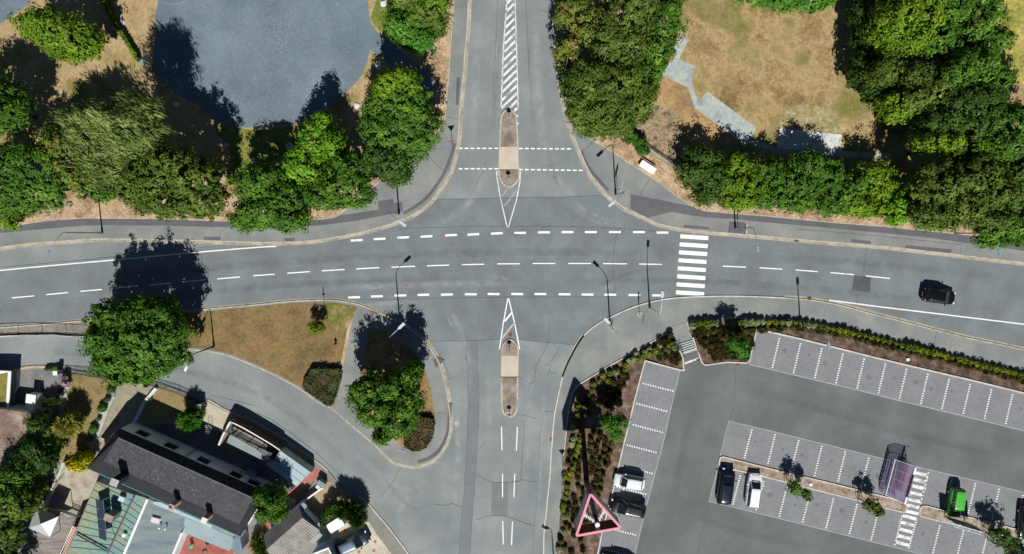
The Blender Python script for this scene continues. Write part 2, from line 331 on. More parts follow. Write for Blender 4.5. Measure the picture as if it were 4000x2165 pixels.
# ------------------------------------------------ NE
NEG = [(2215, -600), (2215, 0), (2222, 200), (2240, 350), (2262, 450), (2293, 521), (2316, 550), (2387, 590), (2456, 638), (2504, 666), (2538, 689), (2575, 715), (2620, 748), (2659, 776), (2706, 806), (2749, 823), (2818, 830), (2904, 838), (3000, 845), (3258, 870), (3430, 883), (3581, 898), (3796, 920), (4000, 943), (4700, 1010)]
prism('meadow', NEG + [(4700, -600)], 0, .14, GR_NE, kind='structure')
sheet('straw_strip', [(2293, 521), (2316, 550), (2387, 590), (2456, 638), (2504, 666), (2575, 715), (2659, 776), (2706, 806), (2749, 823), (2904, 838), (3000, 845), (3430, 883), (3796, 920), (3796, 880), (3430, 840), (3000, 800), (2700, 730), (2600, 640), (2500, 575), (2430, 520)], .148, GR_TAN)
sheet('straw_strip', [(2600, 300), (2690, 350), (2712, 425), (2880, 550), (2780, 600), (2640, 620), (2480, 560), (2440, 480), (2500, 400), (2560, 350)], .148, surf('tan_straw2', [c('#8a7350'), c('#a5865c'), c('#b29770')], .4, 4, .25, detail=8, bump=.3))
b_scrub = sheet('scrub_patch', cr([(2470, 430), (2560, 410), (2640, 440), (2660, 520), (2690, 580), (2640, 625), (2560, 600), (2500, 550), (2460, 500)], 4, True), .152, surf('scrub', [c('#5b5a30'), c('#8a7560'), c('#a18c74'), c('#66702c')], 1.2, 3, .35, detail=8, bump=.5))
lines_obj('path_edging', [(cr(NEG[4:], 3), .1)], .15, KERB)
sheet('stone_path', [(2637, 146), (2659, 137), (2691, 153), (2652, 232), (2719, 260), (2702, 301), (2704, 336), (2728, 400), (2762, 357), (2954, 499), (2932, 545), (3050, 580), (3290, 590), (3480, 600), (3480, 622), (3280, 612), (3040, 600), (2882, 547), (2732, 435), (2712, 418), (2689, 344), (2570, 286), (2568, 271), (2628, 241), (2633, 185)], .156, LGT)
sheet('stone_path', [(3047, 500), (3288, 526), (3284, 590), (3034, 580)], .160, surf('chalk_slab', [c('#a3b0b3'), c('#c8ccc6'), c('#d8d5c8')], .9, 3, .12, detail=8))
sheet('chalk_scatter', cr([(3040, 495), (3060, 440), (3120, 410), (3220, 420), (3290, 470), (3300, 520), (3200, 515), (3100, 505)], 4, True), .152, surf('chalky_grass', [c('#8d7c4c'), c('#8f855a'), c('#a99d7a'), c('#d5cdb8')], 1.6, 4, .2, detail=9, mid=(.3, .78)))
sheet('field', [(3890, -600), (3880, 100), (3900, 250), (3890, 350), (4000, 330), (4700, 250), (4700, -600)], .148, GR_YEL)
sheet('cycle_path', [(2463, 759), (2517, 769), (2654, 797), (2706, 808), (2749, 825), (2904, 840), (3000, 847), (3258, 872), (3430, 885), (3581, 900), (3796, 922), (4000, 945), (4700, 1012), (4700, 1050), (4000, 981), (3861, 960), (3753, 946), (3603, 926), (3387, 905), (3172, 885), (3000, 870), (2882, 857), (2775, 851), (2697, 842), (2620, 828), (2532, 851), (2499, 836), (2463, 816)], .124, A_DARK)
ds = cr([(2264, 590), (2285, 640), (2308, 675), (2340, 712), (2372, 748)], 4)
b = MB(); ribbon_mb(b, W(ds, .124), -.0, .38, None, .1245); b.build('pavement_patch', A_DARK)['kind'] = 'structure'
for q in ([(2849, 865), (2908, 868), (2903, 913), (2843, 908)], [(3325, 934), (3402, 942), (3400, 955), (3323, 946)], [(3540, 958), (3720, 975), (3712, 990), (3536, 970)], [(2672, 878), (2772, 888), (2772, 897), (2670, 890)]):
    sheet('pavement_patch', q, .1245, A_DARK)
# ------------------------------------------------ SW
sheet('gravel_strip', [(-700, 1340), (0, 1288), (344, 1260), (350, 1312), (215, 1305), (129, 1302), (0, 1309), (-700, 1370)], .126, surf('gravel_grey', [c('#69645b'), c('#857f74'), c('#938c80')], .8, 5, .2))
prism('meadow', [(344, 1261), (809, 1217), (1000, 1199), (1129, 1186), (1241, 1181), (1314, 1184), (1394, 1200), (1370, 1275), (1357, 1357), (1331, 1465), (1306, 1590), (1298, 1590), (1241, 1561), (1181, 1516), (1086, 1464), (1000, 1423), (947, 1402), (882, 1378), (818, 1365), (753, 1358), (650, 1343), (500, 1323), (345, 1310)], 0, .14, GR_SW, kind='structure')
sheet('grass_patch', cr([(1260, 1200), (1310, 1190), (1385, 1205), (1365, 1270), (1330, 1290), (1280, 1265)], 4, True), .146, surf('green_tan', [c('#56622a'), c('#7b7443'), c('#a58d68')], .8, 4, .25, detail=8, bump=.3))
sheet('straw_strip', [(1386, 1215), (1394, 1205), (1370, 1275), (1357, 1357), (1331, 1465), (1306, 1588), (1295, 1586), (1322, 1460), (1345, 1350), (1358, 1275)], .1455, GR_TAN)
prism('planting_bed', [(1447, 1280), (1480, 1284), (1517, 1297), (1560, 1326), (1600, 1358), (1624, 1387), (1648, 1425), (1663, 1456), (1684, 1525), (1693, 1581), (1697, 1617), (1689, 1694), (1672, 1741), (1641, 1763), (1611, 1763), (1573, 1746), (1534, 1716), (1470, 1660), (1430, 1610), (1400, 1560), (1398, 1500), (1418, 1413), (1436, 1330)], 0, .15, surf('bed_straw', [c('#6e5b3c'), c('#94784f'), c('#a48a62')], .5, 4, .22, detail=8), kind='structure')
ds = cr([(1752, 1575), (1748, 1640), (1742, 1690), (1718, 1745), (1680, 1780), (1630, 1800)], 4)
b = MB(); ribbon_mb(b, W(ds, .124), -.02, .45, None, .1245); b.build('pavement_patch', A_DARK)['kind'] = 'structure'
# ------------------------------------------------ SE : the car park stands 0.6 m higher than the street
ZC = .74
PARK = [(2330, 2800), (2334, 2165), (2357, 2051), (2379, 1974), (2396, 1909), (2418, 1810), (2443, 1707), (2478, 1565), (2495, 1499), (2519, 1409), (2659, 1446), (2670, 1441), (2673, 1430), (2665, 1386), (2724, 1367), (2740, 1413), (2753, 1427), (2839, 1415), (2917, 1418), (2928, 1405), (2956, 1284), (3000, 1295), (3129, 1325), (3250, 1355), (3430, 1400), (3624, 1446), (3796, 1486), (4000, 1536), (4700, 1712), (4700, 2800)]
prism('car_park', PARK, 0, ZC, A_PARK, kind='structure')
PAVR = brickmat('bay_pavers', c('#7d7f82'), c('#87898b'), c('#74767a'), deg(14), .42, .21, .02, blotch=.08)
PAVB = brickmat('bay_pavers_turned', c('#7d7f82'), c('#87898b'), c('#74767a'), deg(104), .42, .21, .02, blotch=.08)
ROWA = [(2956, 1286), (3000, 1297), (3129, 1327), (3250, 1357), (3430, 1402), (3624, 1448), (3796, 1488), (4000, 1538), (4700, 1714), (4700, 1850), (4000, 1683), (3508, 1564), (3344, 1522), (3189, 1486), (3000, 1441), (2928, 1424)]
ROWB = [(2519, 1411), (2656, 1448), (2628, 1565), (2594, 1716), (2560, 1845), (2521, 1995), (2480, 2165), (2330, 2800), (2180, 2800), (2334, 2165), (2357, 2051), (2379, 1974), (2396, 1909), (2418, 1810), (2443, 1707), (2478, 1565), (2495, 1499)]
ROWC = [(2847, 1645), (3000, 1681), (3482, 1800), (4000, 1923), (4700, 2090), (4700, 2250), (4000, 2080), (3594, 1975), (3456, 1937), (3000, 1825), (2811, 1784)]
ROWD = [(2805, 1822), (3000, 1866), (3353, 1955), (3523, 1998), (3594, 2015), (4000, 2114), (4700, 2290), (4700, 2440), (4000, 2265), (3598, 2165), (3000, 2015), (2768, 1959)]
for r_, m_ in ((ROWA, PAVR), (ROWB, PAVB), (ROWC, PAVR), (ROWD, PAVR)): sheet('parking_bays', r_, ZC+.006, m_)
sheet('parking_bays', [(3482, 1940), (3536, 1955), (3560, 1960), (3600, 1972), (3594, 2015), (3523, 1998)], ZC+.005, PAVR)
EDG = surf('bay_edging', [c('#a2a49f'), c('#b2b3ad')], 1, 6, .08)
eds = [([(2928, 1424), (3000, 1441), (3189, 1486), (3344, 1522), (3508, 1564), (4000, 1683), (4700, 1852)], .1), ([(2956, 1284), (2928, 1424)], .13), ([(2656, 1448), (2628, 1565), (2594, 1716), (2560, 1845), (2521, 1995), (2480, 2165), (2330, 2800)], .09), ([(2813, 1782), (2847, 1645), (3000, 1681), (3482, 1800), (4000, 1923), (4700, 2090)], .08), ([(2805, 1822), (2768, 1959), (3000, 2015), (3598, 2165), (4000, 2265)], .08)]
lines_obj('bay_edging', eds, ZC+.012, EDG)
def rim(px, z, wd=.14, name='bed_kerb', m=WKERB, h=.1, closed=True):
    b = MB(); pts = W(px, z); ribbon_mb(b, pts, -wd/2, wd/2, z-.1, z+h); o = b.build(name, m); o['kind'] = 'structure'
MED1 = cr([(2811, 1793), (2820, 1785), (2845, 1789), (3000, 1829), (3230, 1884), (3463, 1942), (3520, 1959), (3540, 1974), (3537, 1992), (3523, 1999), (3440, 1978), (3353, 1955), (3180, 1911), (3000, 1865), (2865, 1833), (2812, 1821)], 3, True)
MED2 = cr([(3592, 1990), (3600, 1978), (3618, 1977), (3640, 1982), (3800, 2024), (4000, 2075), (4300, 2150), (4700, 2250), (4700, 2290), (4300, 2190), (4000, 2112), (3850, 2077), (3697, 2041), (3604, 2018), (3592, 2008)], 3, True)
for Md in (MED1, MED2):
    prism('median_bed', Md, 0, ZC+.09, MULCH2, kind='structure')
    rim(Md+Md[:1], ZC, h=.14)
# sloping beds
BEDW_o = [(2176, 2800), (2176, 2165), (2189, 1995), (2198, 1866), (2202, 1780), (2215, 1651), (2224, 1594), (2237, 1534), (2258, 1504), (2301, 1478), (2370, 1435), (2430, 1402), (2456, 1387), (2560, 1329), (2620, 1295), (2627, 1308)]
BEDW_i = [(2637, 1336), (2667, 1396), (2670, 1441), (2659, 1446), (2519, 1409), (2495, 1499), (2478, 1565), (2443, 1707), (2418, 1810), (2396, 1909), (2379, 1974), (2357, 2051), (2334, 2165), (2330, 2800)]
BEDE_o = [(2691, 1290), (2684, 1258), (2706, 1254), (2732, 1250), (2861, 1243), (3000, 1247), (3172, 1258), (3258, 1275), (3430, 1319), (3646, 1375), (3818, 1415), (4000, 1458), (4700, 1625)]
BEDE_i = [(4700, 1710), (4000, 1536), (3796, 1486), (3624, 1446), (3430, 1400), (3250, 1355), (3129, 1325), (3000, 1295), (2956, 1284), (2928, 1405), (2917, 1418), (2839, 1415), (2753, 1427), (2740, 1413), (2723, 1366), (2706, 1319)]
def slope_bed(prs, m):
    """sloping ground between paired street-side and car-park-side edge points"""
    fine = []
    for i in range(len(prs)-1):
        (a0, a1), (b0, b1) = prs[i], prs[i+1]
        for k in range(3): fine.append(((a0[0]+(b0[0]-a0[0])*k/3, a0[1]+(b0[1]-a0[1])*k/3), (a1[0]+(b1[0]-a1[0])*k/3, a1[1]+(b1[1]-a1[1])*k/3)))
    fine.append(prs[-1]); V = []; F = []; n = len(fine)
    for o_, i_ in fine:
        A = P(*o_, .16); B = P(*i_, ZC+.02)
        for k in range(5): V.append(A.lerp(B, k/4))
    for i in range(n-1):
        for k in range(4): F.append([i*5+k, (i+1)*5+k, (i+1)*5+k+1, i*5+k+1])
    o = mesh('planting_bed', V, F, m); o['kind'] = 'structure'
slope_bed(list(zip([(2627, 1308), (2620, 1295), (2590, 1312), (2560, 1329), (2456, 1387), (2370, 1435), (2301, 1478), (2237, 1534), (2215, 1651), (2202, 1780), (2198, 1866), (2189, 1995), (2176, 2165), (2176, 2800)],
    [(2637, 1336), (2667, 1396), (2670, 1441), (2659, 1446), (2519, 1409), (2495, 1499), (2478, 1565), (2460, 1630), (2443, 1707), (2418, 1810), (2396, 1909), (2357, 2051), (2334, 2165), (2330, 2800)])), MULCH)
slope_bed(list(zip([(2691, 1290), (2684, 1258), (2700, 1255), (2706, 1254), (2800, 1247), (2880, 1244), (2890, 1244), (2950, 1245), (3010, 1248), (3140, 1256), (3265, 1277), (3445, 1323), (3646, 1375), (3818, 1415), (4015, 1461), (4700, 1625)],
    [(2706, 1319), (2723, 1366), (2740, 1413), (2753, 1427), (2839, 1415), (2917, 1418), (2928, 1405), (2956, 1284), (3000, 1295), (3129, 1325), (3250, 1355), (3430, 1400), (3624, 1446), (3796, 1486), (4000, 1536), (4700, 1710)])), MULCH)
def seg_d(p, a, b):
    ax, ay = a; bx, by = b; t = ((p[0]-ax)*(bx-ax)+(p[1]-ay)*(by-ay))/((bx-ax)**2+(by-ay)**2+1e-9); t = max(0, min(1, t))
    return math.hypot(p[0]-ax-t*(bx-ax), p[1]-ay-t*(by-ay))
def bedz(u, v):
    do = min(min(seg_d((u, v), q[i], q[i+1]) for i in range(len(q)-1)) for q in (BEDW_o, BEDE_o))
    di = min(min(seg_d((u, v), q[i], q[i+1]) for i in range(len(q)-1)) for q in (BEDW_i, BEDE_i))
    return .16+(ZC-.14)*do/(do+di+1e-6)
rim(BEDW_o[4:], .14, .12, h=.09); rim(BEDE_o, .14, .1, h=.08)
rim(BEDW_i[:3]+cr([(2670, 1441), (2659, 1446), (2519, 1409)], 3), ZC, .16); rim(BEDW_i[4:], ZC, .16, h=.11)
rim(BEDE_i[:9], ZC, .18, h=.1); rim(BEDE_i[8:], ZC, .15)
# stairs up to the car park
ST = thing('stairs', 'light concrete stairs between the two planting beds', 'stairs', P(2688, 1365, .12))
b = MB()
for i in range(5):
    k = i/5
    a = P(2652+13.5*k, 1345+40*k, .12+.124*(i+1)); e = P(2707+17*k, 1328+38*k, .12+.124*(i+1)); f = P(2724, 1367, .74); h_ = P(2665, 1386, .74)
    b.prism([tuple(a)[:2], tuple(e)[:2], tuple(f)[:2], tuple(h_)[:2]], .1, .12+.124*(i+1)-(.002 if i == 4 else 0))
b.V = [tuple(Vector(v)-ST.location) for v in b.V]
b.build('steps', surf('light_concrete', [c('#b2b6b6'), c('#c0c3c3')], 1, 7, .06), ST)
RAILM = plain('dark_steel', '#2a2d33', .5, .6)
for (u0, v0, u1, v1) in ((2652, 1345, 2668, 1392), (2706, 1326, 2724, 1372)):
    b = MB(); p0 = P(u0, v0, .1); p1 = P(u1, v1, .74); up = Vector((0, 0, .9))
    b.tube([p0, p0+up], .025); b.tube([p1, p1+up], .025); b.tube([p0+up, p1+up], .025); b.tube([p0+up*.5, p1+up*.5], .018)
    b.V = [tuple(Vector(v)-ST.location) for v in b.V]; b.build('handrail', RAILM, ST)
sheet('tactile_strip', [(2675, 1416), (2732, 1396), (2734, 1402), (2676, 1424)], ZC+.008, PAINT_W)
# ------------------------------------------------ islands in the side roads
def island(px, cross, name='traffic_island'):
    s = cr(px, 4, True); prism(name, s, 0, .15, BRWN, kind='structure')
    b = MB(); ribbon_mb(b, W(s+s[:1], .15), -.02, .16, .0, .162) if False else ribbon_mb(b, W(s+s[:1], .15), -.16, .02, .0, .162)
    b.build('island_kerb', KERB)['kind'] = 'structure'
    sheet('crossing_slab', cross, .166, SAND)
ISN = [(1956, 465), (1961, 446), (1972, 432), (1988, 426), (2004, 431), (2014, 444), (2020, 465), (2024, 560), (2025, 620), (2029, 670), (2028, 695), (2019, 714), (2005, 727), (1989, 732), (1971, 726), (1957, 710), (1949, 690), (1947, 660), (1950, 575), (1953, 500)]
ISS = [(1958, 1387), (1960, 1360), (1966, 1343), (1978, 1330), (1992, 1326), (2008, 1332), (2020, 1348), (2026, 1370), (2024, 1472), (2023, 1560), (2021, 1600), (2014, 1617), (2003, 1628), (1988, 1631), (1973, 1624), (1963, 1608), (1959, 1580), (1957, 1472)]
island(ISN, [(1951, 574), (2024, 574), (2026, 662), (1948, 662)]); island(ISS, [(1958, 1390), (2025, 1390), (2024, 1472), (1957, 1472)])
lines_obj('island_gap', [([(1948, 663), (2025, 664)], .07), ([(1954, 1473), (2028, 1473)], .09)], .17, surf('dark_joint', [c('#2c2c2c'), c('#3a3a38')], 1, 5, .1))
# ------------------------------------------------ painted markings
def dash(x, y, L=46, s=0.0, wd=.27): return ([(x-L/2, y-s*L/2), (x+L/2, y+s*L/2)], wd)
nd = [(1393, 939), (1483, 933.5), (1575, 928), (1666, 924), (1762, 919), (1849, 916), (1941, 912), (2032, 910), (2125, 908), (2217, 907), (2308, 907), (2402, 907), (2496, 907), (2588, 909)]
sdh = [(1383, 1162), (1472, 1158), (1564, 1154.5), (1654, 1152), (1746, 1151), (1839, 1150), (1928, 1149), (2020, 1149), (2111, 1149), (2205, 1150), (2295, 1151), (2384, 1151.5), (2478, 1153), (2571, 1154.5)]
lines_obj('road_marking', [dash(x, y, 46, -.05 if x < 2000 else 0.0) for x, y in nd], .034, PAINT)
lines_obj('road_marking', [dash(x, y, 46, -.03 if x < 1800 else .01) for x, y in sdh], .034, PAINT)
cd = [(47, 134, 1164, 1156), (180, 266, 1151.5, 1143), (314, 398, 1138.6, 1131), (452, 534, 1126, 1117), (583, 671, 1114, 1106), (715, 802, 1102, 1093.5), (849, 938, 1090, 1082), (989, 1073, 1077.5, 1071.5), (1122, 1210, 1067.6, 1061.5), (1257, 1346, 1058.5, 1053), (1392, 1481, 1050.8, 1045.7), (1529, 1621, 1044.3, 1040.5), (1668, 1755, 1038.7, 1035.7), (1804, 1892, 1034.4, 1032.3), (1943, 2031, 1031, 1030.6), (2081, 2169, 1029.7, 1029.7), (2220, 2308, 1029.7, 1029.7), (2356, 2449, 1030, 1031), (2496, 2585, 1031.9, 1033.2), (2824, 2914, 1040, 1044), (2967, 3055, 1046.5, 1051.7), (3108, 3195, 1055, 1061.6), (3244, 3336, 1065.4, 1073.2), (3382, 3476, 1078, 1088.2), (-90, -10, 1177, 1169)]
lines_obj('road_marking', [([(a, ya), (b_, yb)], .14) for a, b_, ya, yb in cd], .034, PAINT)
zb = []
for i, yy in enumerate((915.4, 946.8, 977.8, 1008.8, 1040.2, 1071.6, 1103, 1134)):
    xl = 2657-2.35*i; zb.append(([(xl, yy+8), (xl+110, yy+15.3)], .51))
lines_obj('zebra_crossing', zb, .034, PAINT)
lines_obj('road_marking', [(cr([(-700, 1128), (0, 1057), (211, 1037), (512, 1010), (710, 991), (1000, 967), (1081, 963)], 3), .15), ([(3239, 1173), (3430, 1198), (3646, 1224), (4000, 1267), (4700, 1352)], .15)], .034, PAINT)
hz = [([(1988, -600), (1980, 0), (1966, 200), (1957, 421)], .13), ([(2000, -600), (2012, 0), (2018, 200), (2024, 420)], .13)]
for n in range(-4, 14):
    y = 424-31.5*n; k = (y/424); xl = 1957+ (424-y)*.052; xr = 2021-(424-y)*.03
    hz.append(([(xl+1, y), (xr-1, y-(xr-xl)*.95)], .27))
lines_obj('road_marking', hz, .034, PAINT_W)
cx = []
for y, a, b_ in ((580, 1794, 1946), (659.5, 1776, 1946)):
    x = b_-15
    while x > a-6: cx.append(([(max(x, a), y), (x+15, y)], .17)); x -= 23.2
for y0, y1, a, b_ in ((580.5, 582, 2027, 2246), (662.5, 666, 2027, 2276)):
    x = a
    while x+13 < b_: cx.append(([(x, y0+(y1-y0)*(x-a)/(b_-a)), (x+15, y0+(y1-y0)*(x+15-a)/(b_-a))], .17)); x += 23.4
lines_obj('road_marking', cx, .034, PAINT)
lines_obj('road_marking', [([(1940, 668), (1941, 690), (1953, 765), (1981, 888)], .13), ([(2032, 668), (2031, 710), (2018, 780), (1986, 888)], .13)], .034, PAINT_W)
lines_obj('road_marking', [([(1981, 736), (1962, 768)], .22), ([(2024, 735), (1970, 806)], .22)], .034, PAINT_F)
lines_obj('road_marking', [([(1984, 1166), (1966, 1262), (1951, 1365)], .14), ([(1987, 1166), (2010, 1262), (2030, 1365)], .14), ([(1999, 1222), (1971, 1256)], .22)], .034, PAINT)
lines_obj('road_marking', [([(2009, 1262), (1961, 1322)], .22)], .034, surf('dull_paint', [c('#a9a9a6'), c('#c1c1be')], 1.5, 8, .08))
lines_obj('road_marking', [([(1959, 1667), (1961, 1759)], .13), ([(1963, 1851), (1963, 1943)], .13), ([(1964, 2035), (1966, 2127)], .13), ([(2021, 1668), (2017, 1761)], .13), ([(2011, 1852), (2007, 1944)], .13), ([(2002, 2038), (1998, 2130)], .13)], .034, PAINT)
# parking bay lines are rows of small white stones
def dots(u0, v0, u1, v1, n=13):
    A = P(u0, v0, ZC); B = P(u1, v1, ZC); d = (B-A); t = d.normalized(); s = Vector((-t.y, t.x, 0)); out = []
    for i in range(n):
        p = A+d*(i+.5)/n; out.append((p, t, s))
    return out
LA = [(3045+82.85*n, 1319+19.9*n, 3016+82.85*n, 1440+19.9*n) for n in range(0, 14)]
LB = [(2508, 1497, 2633, 1529), (2484, 1576, 2608, 1608), (2469, 1658, 2592, 1691), (2446, 1738, 2567, 1769), (2430, 1820, 2552, 1851), (2405, 1900, 2527, 1932), (2381, 1980, 2500, 2012), (2364, 2060, 2486, 2091), (2348, 2141, 2470, 2172)]
LC = [(2938, 1675, 2907, 1793), (3029, 1694, 2999, 1815), (3121, 1717, 3090, 1836), (3211, 1739, 3181, 1862), (3303, 1761, 3273, 1884), (3395, 1785, 3364, 1905), (3482, 1802, 3450, 1927), (3628, 1843, 3596, 1963), (3719, 1864, 3689, 1986), (3811, 1886, 3781, 2008), (3904, 1907, 3874, 2030), (3997, 1931, 3964, 2054), (4090, 1953, 4057, 2077)]
LD = [(2892, 1856, 2862, 1974), (2983, 1877, 2953, 1995), (3074, 1901, 3043, 2021), (3166, 1922, 3134, 2043), (3256, 1946, 3226, 2066), (3349, 1967, 3317, 2088), (3433, 1989, 3402, 2112), (3524, 2013, 3494, 2133), (3581, 2027, 3549, 2146), (3672, 2049, 3641, 2172), (3764, 2071, 3733, 2193), (3855, 2097, 3824, 2217), (3947, 2116, 3916, 2238)]
for fam in (LA, LB, LC, LD):
    b = MB()
    for q in fam:
        for p, t, s in dots(*q):
            V = [p+t*(.075*i)+s*(.1*j) for i, j in ((-1, -1), (1, -1), (1, 1), (-1, 1))]
            b.add([(v.x, v.y, ZC+.014) for v in V], [[0, 3, 2, 1]] if False else [[0, 1, 2, 3]])
            # narrow waist stones between
            V = [p+t*(.075+.075*(i+1)*.5)+s*(.045*j) for i, j in ((-1, -1), (1, -1), (1, 1), (-1, 1))]
    b.build('bay_marking', PAINT)['kind'] = 'structure'
wb = []
for (x, y) in ((1395, 668), (1380, 728), (1370, 788), (1350, 848), (1335, 908), (1325, 962), (1305, 1015)):
    u, v = 3000+x/2.323, 1565+y/2.323; wb.append(([(u-26, v-6), (u+26, v+6)], .42))
for (x, y) in ((1285, 1060), (1268, 1120), (1250, 1180), (1235, 1240), (1215, 1298)):
    u, v = 3000+x/2.323, 1565+y/2.323; wb.append(([(u-27, v-7), (u+27, v+7)], .42))
lines_obj('walkway_marking', wb, ZC+.014, PAINT_W)
# cracks and joints
ck = [([(1710, 779), (1850, 778), (2000, 773), (2200, 770), (2344, 765)], .05), ([(1560, 893), (1700, 890), (1850, 884), (2000, 884), (2200, 886), (2380, 890), (2560, 902)], .05), ([(1340, 1168), (1500, 1172), (1700, 1166), (2000, 1161), (2250, 1160), (2430, 1161)], .04), ([(1680, 1334), (1820, 1332), (1951, 1325)], .05), ([(2030, 1328), (2130, 1337), (2245, 1348)], .05), ([(2416, 893), (2400, 950), (2394, 1040), (2400, 1100), (2404, 1146)], .05), ([(2444, 870), (2437, 900), (2426, 918)], .05), ([(2146, 1260), (2141, 1340), (2110, 1400), (2090, 1440), (2087, 1450), (2100, 1446), (2090, 1450), (2088, 1490), (2070, 1500), (2064, 1534)], .06), ([(2189, 1350), (2168, 1390), (2142, 1424)], .05), ([(2124, 1425), (2142, 1428), (2152, 1424), (2146, 1450), (2138, 1465)], .05), ([(2147, 1450), (2165, 1458), (2177, 1465)], .05), ([(1820, 1329), (1825, 1450), (1829, 1565), (1824, 1720), (1816, 1866), (1800, 2060), (1792, 2165)], .04), ([(1862, 1327), (1868, 1450), (1872, 1600), (1866, 1720), (1857, 1866), (1842, 2060), (1835, 2165)], .04), ([(1000, 1612), (1060, 1640), (1120, 1680), (1228, 1763), (1300, 1830), (1400, 1935)], .05), ([(1020, 1592), (900, 1560), (820, 1545)], .03), ([(2872, 1424), (2873, 1500), (2866, 1590), (2847, 1645)], .05), ([(2768, 1959), (2755, 2020), (2730, 2140), (2722, 2165)], .05), ([(3385, 971), (3378, 1030), (3370, 1077)], .05), ([(2030, 1620), (2060, 1626), (2093, 1636)], .05), ([(2047, 1640), (2048, 1700), (2040, 1780), (2034, 1880), (2000, 1880)], .05), ([(2034, 1874), (2070, 1880), (2100, 1884)], .05), ([(2108, 1700), (2126, 1606), (2165, 1610)], .03), ([(2110, 1710), (2100, 1900), (2084, 2100), (2078, 2165)], .04), ([(1700, 1970), (1740, 1976), (1768, 1968), (1790, 1978), (1805, 1980)], .05), ([(1860, 2030), (1900, 2018), (1930, 2014), (1985, 2018), (2040, 2040), (2088, 2054)], .05), ([(1860, 1856), (1890, 1870), (1925, 1886), (1986, 1886), (2034, 1880)], .05), ([(1866, 1760), (1900, 1725)], .04), ([(1566, 1826), (1530, 1890), (1487, 1946)], .04), ([(1516, 1790), (1495, 1830)], .04), ([(0, 1045), (211, 1026), (350, 1014), (470, 999), (520, 990), (700, 975), (880, 960)], .05), ([(0, 1204), (8, 1250), (5, 1272)], .05), ([(1587, 923), (1588, 964)], .04), ([(1925, 584), (1945, 584)], .03), ([(1900, 626), (1890, 660), (1835, 772)], .04), ([(1944, 0), (1940, 120), (1928, 300), (1924, 450)], .05), ([(2054, 0), (2062, 160), (2068, 300)], .05), ([(2138, 580), (2155, 632)], .04), ([(2046, 1375), (2046, 1480), (2030, 1480)], .03), ([(3690, 1330-100), (3676, 1270)], .03), ([(3351, 1150), (3343, 1196)], .04), ([(1710, 1385), (1725, 1395), (1745, 1440), (1762, 1480), (1760, 1478), (1738, 1484)], .04)]
rnd = random.Random(4)
def wob(pts):
    out = []
    for i in range(len(pts)-1):
        (x0, y0), (x1, y1) = pts[i], pts[i+1]; n = max(1, int(math.hypot(x1-x0, y1-y0)/25))
        for k in range(n): out.append((x0+(x1-x0)*k/n+rnd.uniform(-1, 1), y0+(y1-y0)*k/n+rnd.uniform(-1, 1)))
    out.append(pts[-1]); return out
lines_obj('road_crack', [(wob(p), w_*.8) for p, w_ in ck if p[0][0] < 2700 or p[0][1] < 1300], .0375, CRACK)
lines_obj('road_crack', [(wob(p), w_) for p, w_ in ck if not (p[0][0] < 2700 or p[0][1] < 1300)], ZC+.004, CRACK)
pk = [([(2316, 550), (2300, 575), (2278, 590)], .06), ([(2539, 698), (2520, 730), (2502, 765)], .07), ([(1652, 592), (1700, 635), (1735, 670)], .05), ([(1335, 873), (1340, 895), (1345, 918)], .04), ([(3107, 896), (3250, 905), (3430, 922), (3560, 935), (3753, 957), (3762, 946)], .06), ([(3400, 942), (3402, 912)], .03), ([(3753, 957), (3750, 990)], .04), ([(2930, 862), (2928, 888)], .04), ([(3056, 872), (3056, 886)], .05), ([(860, 895), (860, 926)], .03), ([(3659, 1293), (3650, 1340), (3646, 1360)], .06), ([(3722, 1325), (3710, 1368)], .05), ([(3220, 1210), (3219, 1240)], .05), ([(2620, 1293), (2623, 1274), (2684, 1257)], .05), ([(2860, 1188), (2858, 1235)], .04), ([(2898, 1200), (2895, 1232)], .04), ([(1745, 456), (1770, 462), (1788, 465)], .05), ([(1700, 1612), (1742, 1616)], .04), ([(3043, 1207), (3043, 1240)], .05), ([(1386, 1256), (1420, 1262)], .03)]
lines_obj('pavement_crack', [(wob(p), w_*.8) for p, w_ in pk], .1275, CRACK)
# iron covers
def cover(u, v, r, z, label, m=IRON, ring=True):
    b = MB(); b.lathe((0, 0, 0), [(r, -.02), (r, .006), (r*.62, .006), (r*.58, .001), (.01, .001)], 20)
    o = b.build('manhole_cover', m, loc=P(u, v, z)); tag(o, label, 'manhole cover')
PINK = surf('pinkish_iron', [c('#7d7572'), c('#8a807d')], 3, 10, .2)
cover(1735, 936, .4, .034, 'pinkish round manhole cover by the broken white line north of the road', PINK)
cover(1586, 1111, .4, .034, 'pinkish round manhole cover in the lane below the centre dashes', PINK)
cover(1783, 1654, .3, .024, 'pale small manhole cover beside the rounded kerb tip', plain('pale_iron', '#b5ab9c'))
def grate(u, v, w_, l_, a, z, label, m=IRON):
    t = thing('drain_grate', label, 'drain grate', P(u, v, z), deg(a)); b = MB()
    b.box((0, 0, .004), (w_, l_, .012)); b.build('frame', m, t); b = MB()
    for i in range(5): b.box((0, (i-2)*l_/5.6, .014), (w_*.8, l_*.07, .012))
    b.build('slats', plain('drain_dark', '#3d2b26'), t)
RST = surf('rust_red', [c('#8a4a34'), c('#a0583d')], 4, 12, .3)
grate(2176, 273, .3, .5, 0, .034, 'reddish drain grate in the gutter of the north road, right side')
grate(3111, 941, .45, .28, -4, .134, 'rusty drain grate in the gutter of the main road')
grate(1714, 1408, .35, .55, 25, .034, 'orange rusty drain grate at the curved kerb', RST)
grate(1993, 1308, .42, .42, 0, .036, 'orange rusty drain grate inside the painted triangle', RST)
grate(2152, 1716, .3, .5, 0, .034, 'brown drain grate beside the white edge kerb of the south road')
grate(2728, 1406, .5, .3, 18, ZC+.01, 'brick-red drain grate at the foot of the stairs', RST)
